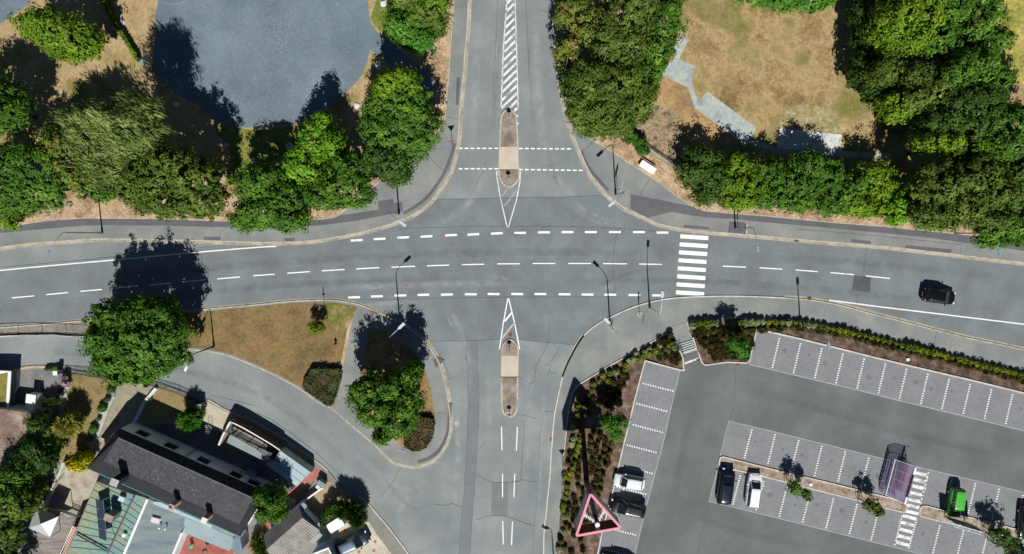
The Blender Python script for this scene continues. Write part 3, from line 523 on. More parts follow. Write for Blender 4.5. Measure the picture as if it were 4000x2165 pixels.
grate(2883, 1422, .5, .3, 0, ZC+.01, 'brick-red drain grate below the wide planting bed', RST)
grate(3163, 1168, .5, .3, 0, .14, 'small rusty drain grate where the parking lane kerb begins')

WL = wearmat('pale_wear', c('#b9c0c1'), .5); WD = wearmat('dark_wear', c('#565b5d'), .2)
for px, wd in (([(2120, 560), (2160, 660), (2210, 760), (2300, 840), (2420, 885)], 1.6), ([(1735, 1185), (1775, 1250), (1805, 1320), (1830, 1440), (1835, 1560)], 1.3), ([(1790, 1500), (1785, 1650), (1790, 1780), (1780, 1900), (1770, 2120)], 1.1), ([(1905, 1420), (1912, 1600), (1900, 1800)], 1.2), ([(2062, 1420), (2068, 1560), (2060, 1750), (2040, 2000)], 1.2), ([(2130, 1480), (2120, 1650), (2108, 1850), (2096, 2100)], .8), ([(1880, 40), (1862, 250), (1850, 450), (1846, 620)], 1.3), ([(2092, 20), (2096, 200), (2110, 420), (2130, 600), (2170, 700)], 1.4), ([(1890, 650), (1870, 740), (1790, 830), (1700, 880)], 1.2), ([(1200, 1135), (1500, 1118), (1850, 1108), (2100, 1112)], 1.0), ([(1880, 1070), (1960, 1090), (2050, 1130)], 1.0), ([(1640, 1900), (1560, 2000), (1600, 2120)], 1.2), ([(1745, 1200), (1760, 1260), (1800, 1330), (1822, 1420)], .6), ([(2150, 640), (2185, 740), (2270, 830), (2360, 872)], .7), ([(1320, 1215), (1480, 1190), (1700, 1178)], 1.0), ([(1330, 1720), (1450, 1830), (1560, 1900), (1700, 1950)], 1.5), ([(2240, 1140), (2320, 1140), (2380, 1120), (2420, 1105)], 1.2)):
    wear('road_wear', px, wd, .0285, WL)
for px, wd in (([(2590, 1043), (2480, 1062), (2400, 1092), (2310, 1142)], .7), ([(300, 1085), (900, 1040), (1500, 1000), (2100, 985), (2600, 990)], 1.2), ([(2900, 1000), (3400, 1030), (3990, 1095)], 1.2), ([(400, 1185), (900, 1130), (1400, 1100), (1900, 1085)], 1.0), ([(2150, 1100), (2700, 1098), (3300, 1140), (3980, 1220)], 1.1), ([(1965, 40), (1940, 300), (1925, 560)], .5), ([(2052, 40), (2070, 300), (2085, 560)], .5), ([(100, 1370), (400, 1390), (800, 1470), (1100, 1590), (1400, 1850)], 1.2), ([(1700, 1960), (1600, 1980), (1450, 1800)], .8)):
    wear('road_wear', px, wd, .0295, WD)
for px, wd in (([(2720, 1560), (2660, 1800), (2600, 2100)], 1.5), ([(2900, 1520), (3300, 1620), (3900, 1780)], 1.3), ([(2700, 2000), (2900, 2080), (3300, 2160)], 1.3), ([(3050, 1560), (3500, 1690), (3980, 1800)], 1.0)):
    wear('car_park_wear', px, wd, ZC+.0022, WD)
# oil drips in the bays
rr = random.Random(9); b = MB()
for fam in (LA, LC, LD, LB):
    for q in fam:
        if rr.random() < .6:
            u = (q[0]+q[2])/2+rr.uniform(25, 55); v = (q[1]+q[3])/2+rr.uniform(-15, 15); p = P(u, v, ZC+.0095); r_ = rr.uniform(.15, .4)
            b.add([(p.x+math.cos(k*.7)*r_*rr.uniform(.6, 1.1), p.y+math.sin(k*.7)*r_*rr.uniform(.6, 1.1), p.z) for k in range(9)], [list(range(9))])
b.build('oil_stains', surf('oily_paver', [c('#64666a'), c('#76787c')], 2, 8, .15))['kind'] = 'structure'
# chalk scribbles on the play court
rr = random.Random(12); ln = []
for i in range(620):
    u = rr.gauss(1010, 190) if i % 3 else rr.gauss(1060, 50); v = rr.uniform(10, 440) if i % 3 else rr.gauss(120, 60)
    if not (660 < u < 1400 and 5 < v < 470) or (u-1020)**2/370**2+(v-150)**2/300**2 > 1: continue
    a = rr.uniform(0, 6.3); l = rr.uniform(2, 9); cv = rr.uniform(-.8, .8); ln.append(([(u, v), (u+math.cos(a)*l*.5, v+math.sin(a)*l*.5), (u+math.cos(a+cv)*l, v+math.sin(a+cv)*l)], rr.uniform(.02, .06)))
ln.append((cr([(632, 5), (650, 13), (680, 17), (705, 13), (730, 2)], 3), .05))
lines_obj('chalk_marks', ln, .147, surf('chalk', [c('#7f8c94'), c('#98a3a9')], 2, 5, .1))
# ------------------------------------------------------------------ vegetation
def leaves(lobes, seed, leaf=.24, sp=.85, tuft=.5, m=30, style='round', low=-.35, inner=.55, rough=.16, core=1.9):
    """lobes: (x,y,z,rx,ry,rz). Returns leaf quads gathered in tufts over and inside the crown."""
    R = np.random.RandomState(seed); TC = []; TD = []; TBl = []
    for li, (x, y, z, rx, ry, rz) in enumerate(lobes):
        ar = 4*math.pi*(((rx*ry)**1.6+(rx*rz)**1.6+(ry*rz)**1.6)/3)**(1/1.6)
        for k, f in ((1.0, 1.0), (.74, inner)):
            n = int(ar*k*k/(sp*sp)*1.15*f)+4; i = np.arange(n)+.5
            ph = np.arccos(1-2*i/n); th = math.pi*(1+5**.5)*i+R.rand()*6
            d = np.stack([np.cos(th)*np.sin(ph), np.sin(th)*np.sin(ph), np.cos(ph)], 1)+R.normal(0, .09, (n, 3))
            d /= np.linalg.norm(d, axis=1)[:, None]; d = d[d[:, 2] > low]
            q = R.rand(3, 4)*6; w_ = np.zeros(len(d))
            for fr in (2.1, 3.7, 6.3): w_ += np.sin(d[:, 0]*fr*1.7+q[0, 0]*fr)*np.sin(d[:, 1]*fr*1.9+q[1, 1]*fr)*np.cos(d[:, 2]*fr+q[2, 2])
            rad = k*(1+rough*w_+R.normal(0, rough*.45, len(d)))
            p = np.array([x, y, z])+d*np.array([rx, ry, rz])*rad[:, None]
            keep = np.ones(len(p), bool)
            for lj, (X, Y, Z, RX, RY, RZ) in enumerate(lobes):
                if lj != li: keep &= (((p-np.array([X, Y, Z]))/np.array([RX, RY, RZ]))**2).sum(1) > .62
            nn = d/np.array([rx, ry, rz]); nn /= np.linalg.norm(nn, axis=1)[:, None]
            keep &= (R.rand(len(p)) > .07) & (p[:, 2] > .1)
            TC.append(p[keep]); TD.append(nn[keep]); TBl.append(np.full(int(keep.sum()), 1.0 if k == 1.0 else core))
    TB = np.concatenate(TBl); TC = np.concatenate(TC); TD = np.concatenate(TD); T = len(TC)
    tr = tuft*(.65+.7*R.rand(T)); tc = np.repeat(TC, m, 0); td = np.repeat(TD, m, 0); r = np.repeat(tr, m)[:, None]
    o = R.normal(0, 1, (T*m, 3)); o /= np.linalg.norm(o, axis=1)[:, None]; o = o+td*.55+np.array([0, 0, .25]); o *= (.35+.65*R.rand(T*m, 1)**.5)
    p = tc+o*r*np.array([1, 1, .75])
    nrm = o*.7+td*.5+R.normal(0, .33, p.shape)+np.array([0, 0, .12]); nrm /= np.linalg.norm(nrm, axis=1)[:, None]
    t = np.cross(nrm, R.normal(0, 1, p.shape)); t /= np.linalg.norm(t, axis=1)[:, None]
    a, bb = leaf*.62, leaf*.4
    if style == 'willow': t = np.array([.6, -.35, -.7])+np.repeat(R.normal(0, .35, (T, 3)), m, 0)+R.normal(0, .22, p.shape); t /= np.linalg.norm(t, axis=1)[:, None]; a, bb = leaf*.85, leaf*.15
    if style == 'needle': t = td*.8+o*.6+R.normal(0, .25, p.shape); t /= np.linalg.norm(t, axis=1)[:, None]; a, bb = leaf*1.1, leaf*.15
    s = np.cross(nrm, t); s /= (np.linalg.norm(s, axis=1)[:, None]+1e-6)
    sz = (.7+.6*R.rand(T*m, 1)); sz *= np.repeat(TB, m)[:, None]; V = np.stack([p-t*a*sz, p+s*bb*sz-t*a*.1, p+t*a*sz, p-s*bb*sz+t*a*.1], 1).reshape(-1, 3)
    F = np.arange(len(V)).reshape(-1, 4); return V, F

BARK = surf('bark', [c('#3d332a'), c('#5b4d40')], 2, 8, .2, obj=True)
BIRCH = surf('birch_bark', [c('#b9b4a8'), c('#d8d4ca')], 3, 8, .2, obj=True)
REDBR = surf('reddish_bark', [c('#a07048'), c('#b98a5e')], 3, 8, .2, obj=True)
def trunk_mb(base, lobes, r0, seed, limbs=6, zfork=None, over=1.0, thin=1.0):
    rn = random.Random(seed); b = MB(); cx = sum(l[0] for l in lobes)/len(lobes); cy = sum(l[1] for l in lobes)/len(lobes); cz = sum(l[2] for l in lobes)/len(lobes)
    zf = zfork or cz*.45; top = Vector((cx, cy, cz)); B = Vector(base); F_ = B+(top-B)*.5; F_.z = zf
    b.tube([B-Vector((0, 0, .1)), B.lerp(F_, .15), F_], [r0*1.35, r0, r0*.8], 8)
    tgt = [Vector((l[0], l[1], l[2]+l[5]*.5)) for l in lobes]
    while len(tgt) < limbs:
        l = rn.choice(lobes); a = rn.uniform(0, 6.28); tgt.append(Vector((l[0]+math.cos(a)*l[3]*.7, l[1]+math.sin(a)*l[4]*.7, l[2]+l[5]*rn.uniform(0, .6))))
    for t in tgt:
        t = F_+(t-F_)*over; mid = F_.lerp(t, .5)+Vector((rn.uniform(-.3, .3), rn.uniform(-.3, .3), rn.uniform(0, .5)))
        b.tube([F_, mid, t], [r0*.55*thin, r0*.33*thin, .02], 5)
        for q in range(2):
            e = t+Vector((rn.uniform(-1, 1), rn.uniform(-1, 1), rn.uniform(-.2, .7)))*1.1*over; b.tube([mid, mid.lerp(e, .6), e], [r0*.25*thin, r0*.15*thin, .012], 4)
    return b
TREE_N = [100]
def tree(label, lobes, mat, z=5., rz=None, leaf=.24, sp=.92, tuft=.5, m=34, style='round', group=None, name='tree', cat='tree', bark=None, r0=.22, base=None, z0=.14, low=-.35, inner=.9, rough=.2, limbs=6, over=1.0, part='crown', thin=1.0):
    """lobes: (u,v,r_px[,r_py[,dz[,rz]]]) as surveyed at height z"""
    TREE_N[0] += 1; sd_ = TREE_N[0]; L_ = []
    for l in lobes:
        dz = l[4] if len(l) > 4 else 0; zz = z+dz; k = (H-zz)/H/31.0
        rx = l[2]*k; ry = (l[3] if len(l) > 3 else l[2])*k; r3 = l[5] if len(l) > 5 else (rz if rz else min(rx, ry)*.8)
        rx = max(rx-tuft*.8, rx*.5); ry = max(ry-tuft*.8, ry*.5); p = P(l[0], l[1], zz); L_.append((p.x, p.y, p.z, rx, ry, r3))
    if base is None: bx = sum(l[0] for l in L_)/len(L_); by = sum(l[1] for l in L_)/len(L_)
    else: q = P(*base, z0); bx, by = q.x, q.y
    t = thing(name, label, cat, (bx, by, z0), 0, group); O_ = np.array([bx, by, z0])
    loc = [(l[0]-bx, l[1]-by, l[2]-z0, l[3], l[4], l[5]) for l in L_]
    V, F = leaves([(l[0], l[1], l[2], l[3], l[4], l[5]) for l in L_], sd_, leaf, sp, tuft, m, style, low, inner, rough)
    mesh(part, V-O_, F, mat, t)
    if bark is not False:
        trunk_mb((0, 0, 0), loc, r0, sd_, limbs, over=over, thin=thin).build('trunk', bark or BARK, t, smooth=True)
    return t
def lf(a, b, d=None, **k): return (srgb(a), srgb(b), srgb(d) if d else None)
LM = {
 'bright': leafmat('leaf_bright', *lf('#527018', '#688822', '#7b982a')),
 'mid': leafmat('leaf_mid', *lf('#3c5e1e', '#4e7426', '#60862c')),
 'deep': leafmat('leaf_deep', *lf('#35501f', '#436026', '#54702c')),
 'olive': leafmat('leaf_olive', *lf('#465820', '#596e2b', '#6e8238')),
 'willow': leafmat('leaf_willow', *lf('#5c6f35', '#738546', '#8a9a54')),
 'yellow': leafmat('leaf_yellow', *lf('#8a8f14', '#b5a914', '#cdbb1c')),
 'lime': leafmat('leaf_lime', *lf('#54801c', '#689624', '#7aa42c')),
 'dark': leafmat('leaf_dark', *lf('#2c441c', '#395424', '#48622a')),
 'autumn': leafmat('leaf_autumn', *lf('#4a6820', '#6c7c30', '#8f7c44')),
 'gold': leafmat('leaf_gold', *lf('#87853a', '#a3a04a', '#b5b060')),
 'fresh': leafmat('leaf_fresh', *lf('#3a6a1f', '#4c7c28', '#5c8c30')),
 'hedge': leafmat('leaf_hedge', *lf('#3b4d20', '#4b5e28', '#5a6a30')),
 'heath': leafmat('leaf_heath', *lf('#4a4622', '#5d5530', '#77603c')),
 'brown': leafmat('leaf_brown', *lf('#454120', '#545026', '#656030')),
 'shrubd': leafmat('leaf_shrub_dark', *lf('#3f421c', '#504e22', '#5e5c2a')),
 'yg': leafmat('leaf_yellowgreen', *lf('#5c6a1d', '#738022', '#8a932c')),
 'varie': leafmat('leaf_variegated', *lf('#56693e', '#7c8c5e', '#a5b088')),
 'ygrass': leafmat('leaf_ornamental', *lf('#8a8a3c', '#a3a24c', '#b2ae5c')),
}
# ---- north-west park
tree('round yellow-green tree on the dry lawn left of the play court', [(230, 130, 95, 80), (320, 160, 82, 72, -.3), (190, 95, 60, 50), (270, 195, 70, 50, -1), (150, 120, 45, 45, -1)], LM['bright'], 5.2, 3.2, group=None)
tree('dark green tree cut off by the left edge, above a round shadow', [(15, 390, 90, 90), (70, 430, 55, 60), (30, 470, 70, 60), (-60, 420, 90, 90)], LM['mid'], 5.5, 3.5)
tree('large grey-green weeping willow with long drooping shoots', [(520, 500, 105, 100, 0, 4.5), (590, 590, 85, 90, -2.5, 3), (400, 520, 115, 95, -5, 3.2), (340, 600, 105, 100, -6, 3), (470, 640, 130, 100, -5, 3.5), (560, 430, 75, 55, 0, 3), (320, 480, 70, 60, -6, 3)], LM['willow'], 10, None, leaf=.34, style='willow', m=34, sp=.95, tuft=.75, bark=BIRCH, r0=.4)
tree('low orange-tinted tree under the left side of the willow', [(260, 600, 62, 90), (310, 680, 70, 60), (240, 540, 40, 50)], LM['autumn'], 5, 3)
tree('dense green tree by the kerb in the left corner beside the willow', [(60, 640, 120, 80), (170, 640, 110, 95), (90, 740, 115, 90, -1), (190, 740, 95, 80, -1), (0, 760, 80, 80, -1)], LM['mid'], 5.5, 3.4)
tree('yellow-green bush at the verge by the left edge of the pavement', [(25, 850, 55, 45), (60, 870, 30, 28, -.5)], LM['bright'], 2.2, 1.6)
tree('small green bush poking out below the willow', [(385, 740, 45, 38), (415, 760, 38, 32), (350, 720, 34, 30)], LM['mid'], 3.5, 2)
tree('dark olive tree right of the willow beside its long shadow', [(620, 690, 120, 90), (760, 700, 115, 95), (680, 790, 120, 65, -1), (800, 780, 80, 70, -1), (560, 760, 60, 60, -1), (700, 640, 90, 60)], LM['olive'], 7, 4, leaf=.26)
tree('bushy green tree over the pavement left of the brightest maple', [(1010, 720, 85, 80), (1130, 770, 90, 80, -1), (1020, 830, 90, 75, -1.2), (1140, 850, 80, 55, -1.5), (960, 860, 45, 40, -2), (1060, 690, 60, 45)], LM['mid'], 5.2, 2.8)
tree('bright lime green maple crown between two dark shadows', [(1235, 560, 70, 85), (1190, 650, 78, 75), (1310, 570, 50, 65, -.5), (1270, 480, 28, 40)], LM['lime'], 4.9, 2.7)
tree('darker green tree in front of the bright lime maple', [(1350, 720, 100, 85), (1280, 760, 85, 60, -1), (1400, 760, 60, 50, -1), (1370, 650, 70, 50)], LM['mid'], 5, 2.8)
tree('big green maple by the pavement corner left of the north road', [(1560, 420, 115, 100), (1620, 490, 110, 95, -1), (1520, 520, 100, 90, -1), (1600, 570, 90, 60, -2), (1480, 460, 60, 80, -1)], LM['mid'], 5.8, 3.6)
tree('small tree at the pavement corner leaning over the asphalt', [(1530, 640, 75, 75), (1490, 600, 60, 70), (1560, 680, 50, 45, -1)], LM['deep'], 5, 2.8)
tree('yellow-topped tree on the upper side of the big maple', [(1530, 330, 62, 52), (1590, 310, 42, 40), (1610, 350, 40, 28, -.5), (1500, 350, 40, 38)], LM['bright'], 8, 2.5)
tree('green round-leaved tree at the top edge beside the straw bank', [(1590, 120, 72, 70), (1640, 160, 62, 50, -.5), (1550, 95, 40, 50)], LM['fresh'], 5, 2.8)
tree('olive tree at the top edge left of the north road', [(1660, 50, 90, 80), (1580, 20, 60, 50), (1700, 110, 45, 40, -1)], LM['olive'], 5.5, 3)
tree('small yellow-green tree touching the top edge by the north road', [(1690, 10, 60, 45), (1650, 30, 30, 28)], LM['bright'], 7, 2)
# ---- north-east park
tree('reddish-twigged tree with bare tips overhanging the north road kerb', [(2240, 60, 75, 90), (2290, 120, 60, 75), (2215, 200, 52, 45, -.5), (2260, -60, 80, 80)], LM['autumn'], 6, 3.2, bark=REDBR, over=1.35, limbs=18, inner=.3, thin=.5)
tree('birch with pale branches showing through its thin olive crown', [(2420, 90, 100, 110), (2480, 30, 80, 70), (2440, 190, 95, 85, -1), (2370, 160, 60, 80, -.5), (2440, -80, 90, 90)], LM['olive'], 8, 4, bark=BIRCH, over=1.3, limbs=14, inner=.3, leaf=.22, thin=.4)
tree('bright green tree on the meadow side of the birch', [(2588, 90, 70, 110), (2550, 210, 72, 70, -.5), (2515, 290, 70, 60, -1), (2610, -50, 70, 90), (2515, 350, 50, 50, -2)], LM['mid'], 6, 3.4)
tree('small lime bush at the stone path under the bright green tree', [(2545, 250, 55, 38), (2505, 275, 45, 30)], LM['bright'], 6.6, 1.8)
tree('wide dark olive yew-like tree at the pavement below the birch', [(2300, 330, 95, 85), (2420, 340, 110, 95), (2360, 430, 125, 90, -1), (2470, 410, 80, 75, -1), (2270, 430, 60, 65, -1), (2320, 500, 75, 35, -2), (2400, 490, 70, 40, -2)], LM['olive'], 6.5, 3.6, leaf=.22, sp=.8)
tree('shady green bush filling the gap at the roadside kerb', [(2215, 235, 45, 42), (2225, 330, 35, 60)], LM['deep'], 3.5, 2)
tree('trimmed green shrub group at the top edge of the meadow', [(2950, -20, 70, 45), (3060, 0, 80, 45), (3160, 5, 75, 45), (3230, -20, 50, 40)], LM['fresh'], 3, 1.8)
GW = 'trees of the wood on the right'
tree('dark shrubby tree along the left rim of the wood', [(3355, 60, 42, 80), (3370, 170, 48, 70), (3360, 270, 50, 65), (3400, 350, 55, 50), (3460, 400, 45, 30, -1)], LM['dark'], 3.5, 2.4)
tree('brightest green tree of the wood, near its top left', [(3480, 100, 90, 80), (3570, 60, 95, 85), (3540, 160, 85, 60), (3450, 170, 50, 50, -1), (3520, -40, 100, 70)], LM['bright'], 7, 3.6)
tree('mid green tree at the top edge of the wood beside the field', [(3710, 40, 110, 90), (3805, 80, 72, 85), (3730, -60, 120, 80)], LM['mid'], 7, 3.6)
tree('bushy green tree in the middle of the wood', [(3640, 170, 85, 60), (3760, 140, 85, 50), (3860, 170, 60, 60)], LM['mid'], 6.5, 3)
tree('pale green tree on the field side of the wood', [(3770, 270, 95, 75), (3845, 330, 55, 60, -.5), (3690, 300, 60, 60)], LM['mid'], 7.5, 3.6)
tree('grey-green tree with a hollow dark gap on its upper side', [(3560, 310, 65, 50), (3620, 370, 85, 65), (3540, 400, 70, 55, -.5), (3430, 290, 55, 55, -1)], LM['olive'], 7, 3.2)
tree('light green tree bulging over the meadow corner', [(3500, 430, 75, 50), (3590, 440, 70, 45), (3460, 400, 40, 35)], LM['bright'], 5.5, 2.6)
tree('broad dark green tree in the lower wood', [(3700, 430, 110, 75), (3800, 410, 90, 80), (3640, 490, 85, 55), (3760, 500, 90, 55)], LM['deep'], 7, 3.4)
tree('yellow-green tree right of the dark shadow gap', [(3620, 560, 62, 38), (3700, 570, 65, 42), (3780, 580, 60, 45, -.5)], LM['bright'], 8, 2.4)
tree('fresh green tree at the right edge of the wood', [(3920, 480, 90, 85), (3990, 520, 80, 90), (3920, 570, 80, 60), (4080, 500, 90, 90)], LM['mid'], 8, 3.6)
tree('dark green tree at the right edge under the fresh green one', [(3960, 680, 85, 75), (3920, 760, 60, 70), (4040, 720, 90, 100)], LM['deep'], 6.5, 3.4)
tree('large olive yellow tree spreading towards the road', [(3640, 720, 80, 85), (3760, 690, 95, 85), (3830, 760, 75, 80), (3700, 810, 105, 70, -1), (3610, 830, 55, 50, -2), (3640, 860, 60, 40, -2), (3840, 850, 60, 40, -1.5)], LM['olive'], 8, 4, leaf=.26)
tree('green tree hanging over the right pavement lamp', [(3870, 890, 70, 60), (3950, 880, 75, 70), (3860, 940, 45, 28, -1), (3960, 930, 55, 30, -1), (4050, 880, 90, 70)], LM['mid'], 6, 2.6)
tree('small lime yellow shrub between the hedge trees and the olive tree', [(3500, 800, 50, 55), (3490, 850, 45, 28, -.6), (3510, 760, 35, 35)], LM['lime'], 3, 2)
tree('dark green yew at the left end of the hedge trees', [(2730, 620, 75, 55), (2700, 680, 60, 60), (2780, 700, 75, 70), (2760, 770, 60, 40, -.5)], LM['deep'], 2.7, 2.2, leaf=.2)
tree('yellow-topped hedge tree next to the dark yew', [(2870, 650, 65, 50), (2850, 710, 60, 60), (2920, 720, 75, 70), (2880, 780, 70, 42, -.5)], LM['bright'], 2.8, 2.2)
tree('mid green hedge tree left of the middle of the row', [(2990, 680, 70, 65), (3060, 710, 60, 70), (3000, 770, 80, 50, -.5)], LM['mid'], 2.8, 2.2)
tree('tallest dark hedge tree in the middle of the row', [(3150, 650, 80, 60), (3210, 690, 75, 65), (3130, 720, 75, 70), (3110, 790, 70, 40, -.5)], LM['mid'], 3.1, 2.5)
tree('fine-leaved green hedge tree casting a pointed shadow', [(3270, 760, 75, 65), (3330, 730, 50, 50), (3240, 810, 70, 30, -.6)], LM['mid'], 2.8, 2.2)
tree('yellowish hedge tree at the right end of the row', [(3400, 690, 75, 60), (3430, 740, 50, 55), (3350, 800, 70, 45, -.4), (3410, 810, 40, 40, -.6)], LM['bright'], 3, 2.3)
tree('low shrub in the shade beside the meadow fence', [(2470, 545, 32, 22), (2500, 560, 26, 20), (2510, 590, 18, 12)], LM['mid'], 1, .8, bark=False)
# ---- south-west
tree('huge round plane tree standing between the main road and the lane', [(475.2, 1243, 110.9, 74.1), (596.1, 1223.8, 105.3, 68.4, 0.2), (670.5, 1291, 73.3, 71.2), (438.1, 1319.8, 86.5, 90.2), (559, 1329.4, 112.8, 104.5, 1), (679.9, 1367.8, 58.3, 64.6, -1), (475.2, 1406.2, 105.3, 68.4, -1), (605.5, 1415.8, 105.3, 58.9, -1), (503.1, 1463.8, 51.7, 26.6, -2), (586.9, 1463.8, 32.9, 26.6, -2)], LM['mid'], 5.5, 3.3, r0=.45, leaf=.26, limbs=10)
tree('green tree inside the curved planting bed beside the junction', [(1440, 1520, 72, 60), (1540, 1500, 85, 55), (1600, 1570, 55, 70), (1470, 1600, 80, 62), (1560, 1640, 75, 62, -1), (1500, 1690, 42, 32, -2), (1610, 1450, 40, 35, -.5), (1400, 1540, 35, 35, -1)], LM['mid'], 5.3, 3.0, r0=.25)
tree('small round variegated ball tree on the brown meadow', [(1236, 1280, 33, 25)], LM['yg'], 1.9, .8, sp=.3, tuft=.2, leaf=.14, m=20, r0=.05, limbs=3)
# garden, left edge
tree('dark green garden shrub beside the gravel-roofed garage', [(160, 1650, 42, 50), (200, 1680, 30, 35)], LM['deep'], 2.2, 1.6, leaf=.2, sp=.6, tuft=.4)
tree('broad dark garden tree left of the brown lawn path', [(150, 1740, 62, 50), (110, 1790, 50, 55), (180, 1780, 40, 55)], LM['dark'], 3, 2, leaf=.2, sp=.7)
tree('bright green hedge bush curving along the garden lawn', [(215, 1720, 22, 45), (195, 1780, 30, 35), (140, 1830, 40, 35)], LM['lime'], 1.8, 1.2, leaf=.2, sp=.6, tuft=.35)
tree('mixed green garden tree near the left edge above the terrace', [(40, 1860, 60, 50), (100, 1840, 50, 40), (60, 1920, 65, 45)], LM['mid'], 4, 2.4)
tree('olive garden tree at the left edge beside the pavilion', [(50, 1980, 62, 60), (110, 1960, 50, 55), (30, 2060, 55, 50)], LM['olive'], 4, 2.4)
tree('shadowed green tree in the bottom left corner', [(20, 2130, 60, 60), (70, 2090, 40, 45), (40, 2200, 70, 50)], LM['deep'], 3, 2)
tree('sparse yellowish shrub between garden trees and terrace wall', [(165, 1890, 25, 45), (135, 1935, 25, 30)], LM['olive'], 1.2, .9, leaf=.18, sp=.5, tuft=.3, bark=False)
# house garden
tree('feathery yellow-green ornamental shrub with a big round shadow', [(272, 1658, 44, 40)], LM['ygrass'], 2.1, 1.6, leaf=.24, sp=.45, tuft=.34, style='needle', m=26, r0=.08, low=-.6)
tree('golden yellow conifer ball at the slate house corner', [(315, 1810, 42, 28), (300, 1795, 28, 25), (335, 1795, 26, 25)], LM['yellow'], 1.8, 1.3, leaf=.16, sp=.45, tuft=.26, low=-.6)
tree('round green cypress between the lawn and the concrete pad', [(745, 1638, 36, 34)], LM['fresh'], 1.7, 1.7, leaf=.22, sp=.4, tuft=.26, style='needle', m=24, low=-.7)
tree('small yellow shrub beside the white pillar of the front garden', [(775, 1600, 22, 16)], LM['yg'], .8, .6, leaf=.16, sp=.4, tuft=.22, bark=False)
tree('flat green juniper beside the white box trailer', [(205, 1565, 33, 13)], LM['hedge'], 1.2, .7, leaf=.16, sp=.4, tuft=.22, bark=False, style='needle')
tree('leafy green tree between the slate house and the corrugated garage', [(1040, 1925, 42, 35), (1085, 1950, 40, 45), (1050, 1990, 48, 42, -.5), (1095, 2000, 30, 30, -.5)], LM['mid'], 4, 2.2, leaf=.2, sp=.65, tuft=.38)
tree('dark spiky cypress beside the white shed and the parked car', [(1338, 1985, 32, 26), (1375, 1992, 36, 30), (1400, 2018, 27, 34)], LM['deep'], 1.9, 1.4, leaf=.26, sp=.42, tuft=.26, style='needle', m=30)
tree('loose dark shrub left of the spiky cypress', [(1282, 2005, 24, 24), (1264, 2040, 14, 20), (1296, 1980, 16, 18)], LM['deep'], 1.3, .9, leaf=.18, sp=.45, tuft=.28, bark=False)
tree('tall straw-coloured grass clump beside the corrugated garage', [(1015, 2120, 25, 35), (1035, 2150, 22, 25)], LM['olive'], .7, .5, leaf=.3, sp=.4, tuft=.3, style='needle', bark=False, name='shrub', cat='shrub')
# clipped hedges
def hedge(label, px, h, mat, seed, leaf=.12, n=90, z0=.14):
    pts = W(px, h); cx = sum(p.x for p in pts)/len(pts); cy = sum(p.y for p in pts)/len(pts)
    t = thing('hedge', label, 'hedge', (cx, cy, z0)); R = np.random.RandomState(seed)
    xs = np.array([(p.x, p.y) for p in pts]); mn, mx = xs.min(0), xs.max(0); n_ = int(n*(mx-mn).prod()); q = mn+(mx-mn)*R.rand(n_, 2)
    def inside(q):
        r = np.zeros(len(q), bool)
        for i in range(len(xs)):
            a, b_ = xs[i], xs[i-1]; cnd = ((a[1] > q[:, 1]) != (b_[1] > q[:, 1])); den = (b_[1]-a[1]) if abs(b_[1]-a[1]) > 1e-9 else 1e-9
            r ^= cnd & (q[:, 0] < (b_[0]-a[0])*(q[:, 1]-a[1])/den+a[0])
        return r
    q = q[inside(q)]; bum = .10*np.sin(q[:, 0]*2.3+seed)*np.sin(q[:, 1]*2.7)+.07*np.sin(q[:, 0]*5.1)*np.sin(q[:, 1]*4.7+1)
    top = np.concatenate([q, (h-.05+bum+R.normal(0, .06, len(q)))[:, None]], 1)
    sides = []
    for i in range(len(xs)):
        a, b_ = xs[i-1], xs[i]; l = np.linalg.norm(b_-a); k = int(l*h*n*.8); tt = R.rand(k, 1); e = a+(b_-a)*tt
        sides.append(np.concatenate([e+R.normal(0, .06, e.shape), R.rand(k, 1)*h+z0*.5], 1))
    p = np.concatenate([top]+sides); nr = R.normal(0, .6, p.shape)+np.array([0, 0, .7]); nr /= np.linalg.norm(nr, axis=1)[:, None]
    t1 = np.cross(nr, R.normal(0, 1, p.shape)); t1 /= np.linalg.norm(t1, axis=1)[:, None]; t2 = np.cross(nr, t1); s = leaf*(.6+.8*R.rand(len(p), 1))
    V = np.stack([p-t1*s, p+t2*s*.6, p+t1*s, p-t2*s*.6], 1).reshape(-1, 3)-np.array([cx, cy, z0]); mesh('foliage', V, np.arange(len(V)).reshape(-1, 4), mat, t)
    b = MB(); b.prism([((p.x-cx)*.97, (p.y-cy)*.97) for p in pts], 0, h-.22); b.build('stems', SOIL, t); return t
hedge('broad clipped heather hedge in the pointed corner of the brown meadow', cr([(1222, 1442), (1280, 1443), (1327, 1450), (1318, 1510), (1300, 1565), (1284, 1586), (1228, 1551), (1184, 1515), (1189, 1491), (1205, 1465)], 3, True), 1.0, LM['hedge'], 3)
hedge('reddish heather hedge at the rounded tip of the planting bed', cr([(1605, 1650), (1650, 1634), (1688, 1642), (1691, 1690), (1672, 1735), (1640, 1760), (1600, 1758), (1578, 1735), (1590, 1700)], 3, True), .9, LM['heath'], 5)
hedge('long thin clipped hedge line on the dry lawn at the top left', [(392, -60), (404, -60), (408, 0), (430, 50), (462, 105), (500, 165), (536, 228), (530, 234), (490, 168), (450, 108), (418, 52), (398, 0)], 1.1, LM['bright'], 7, n=160)
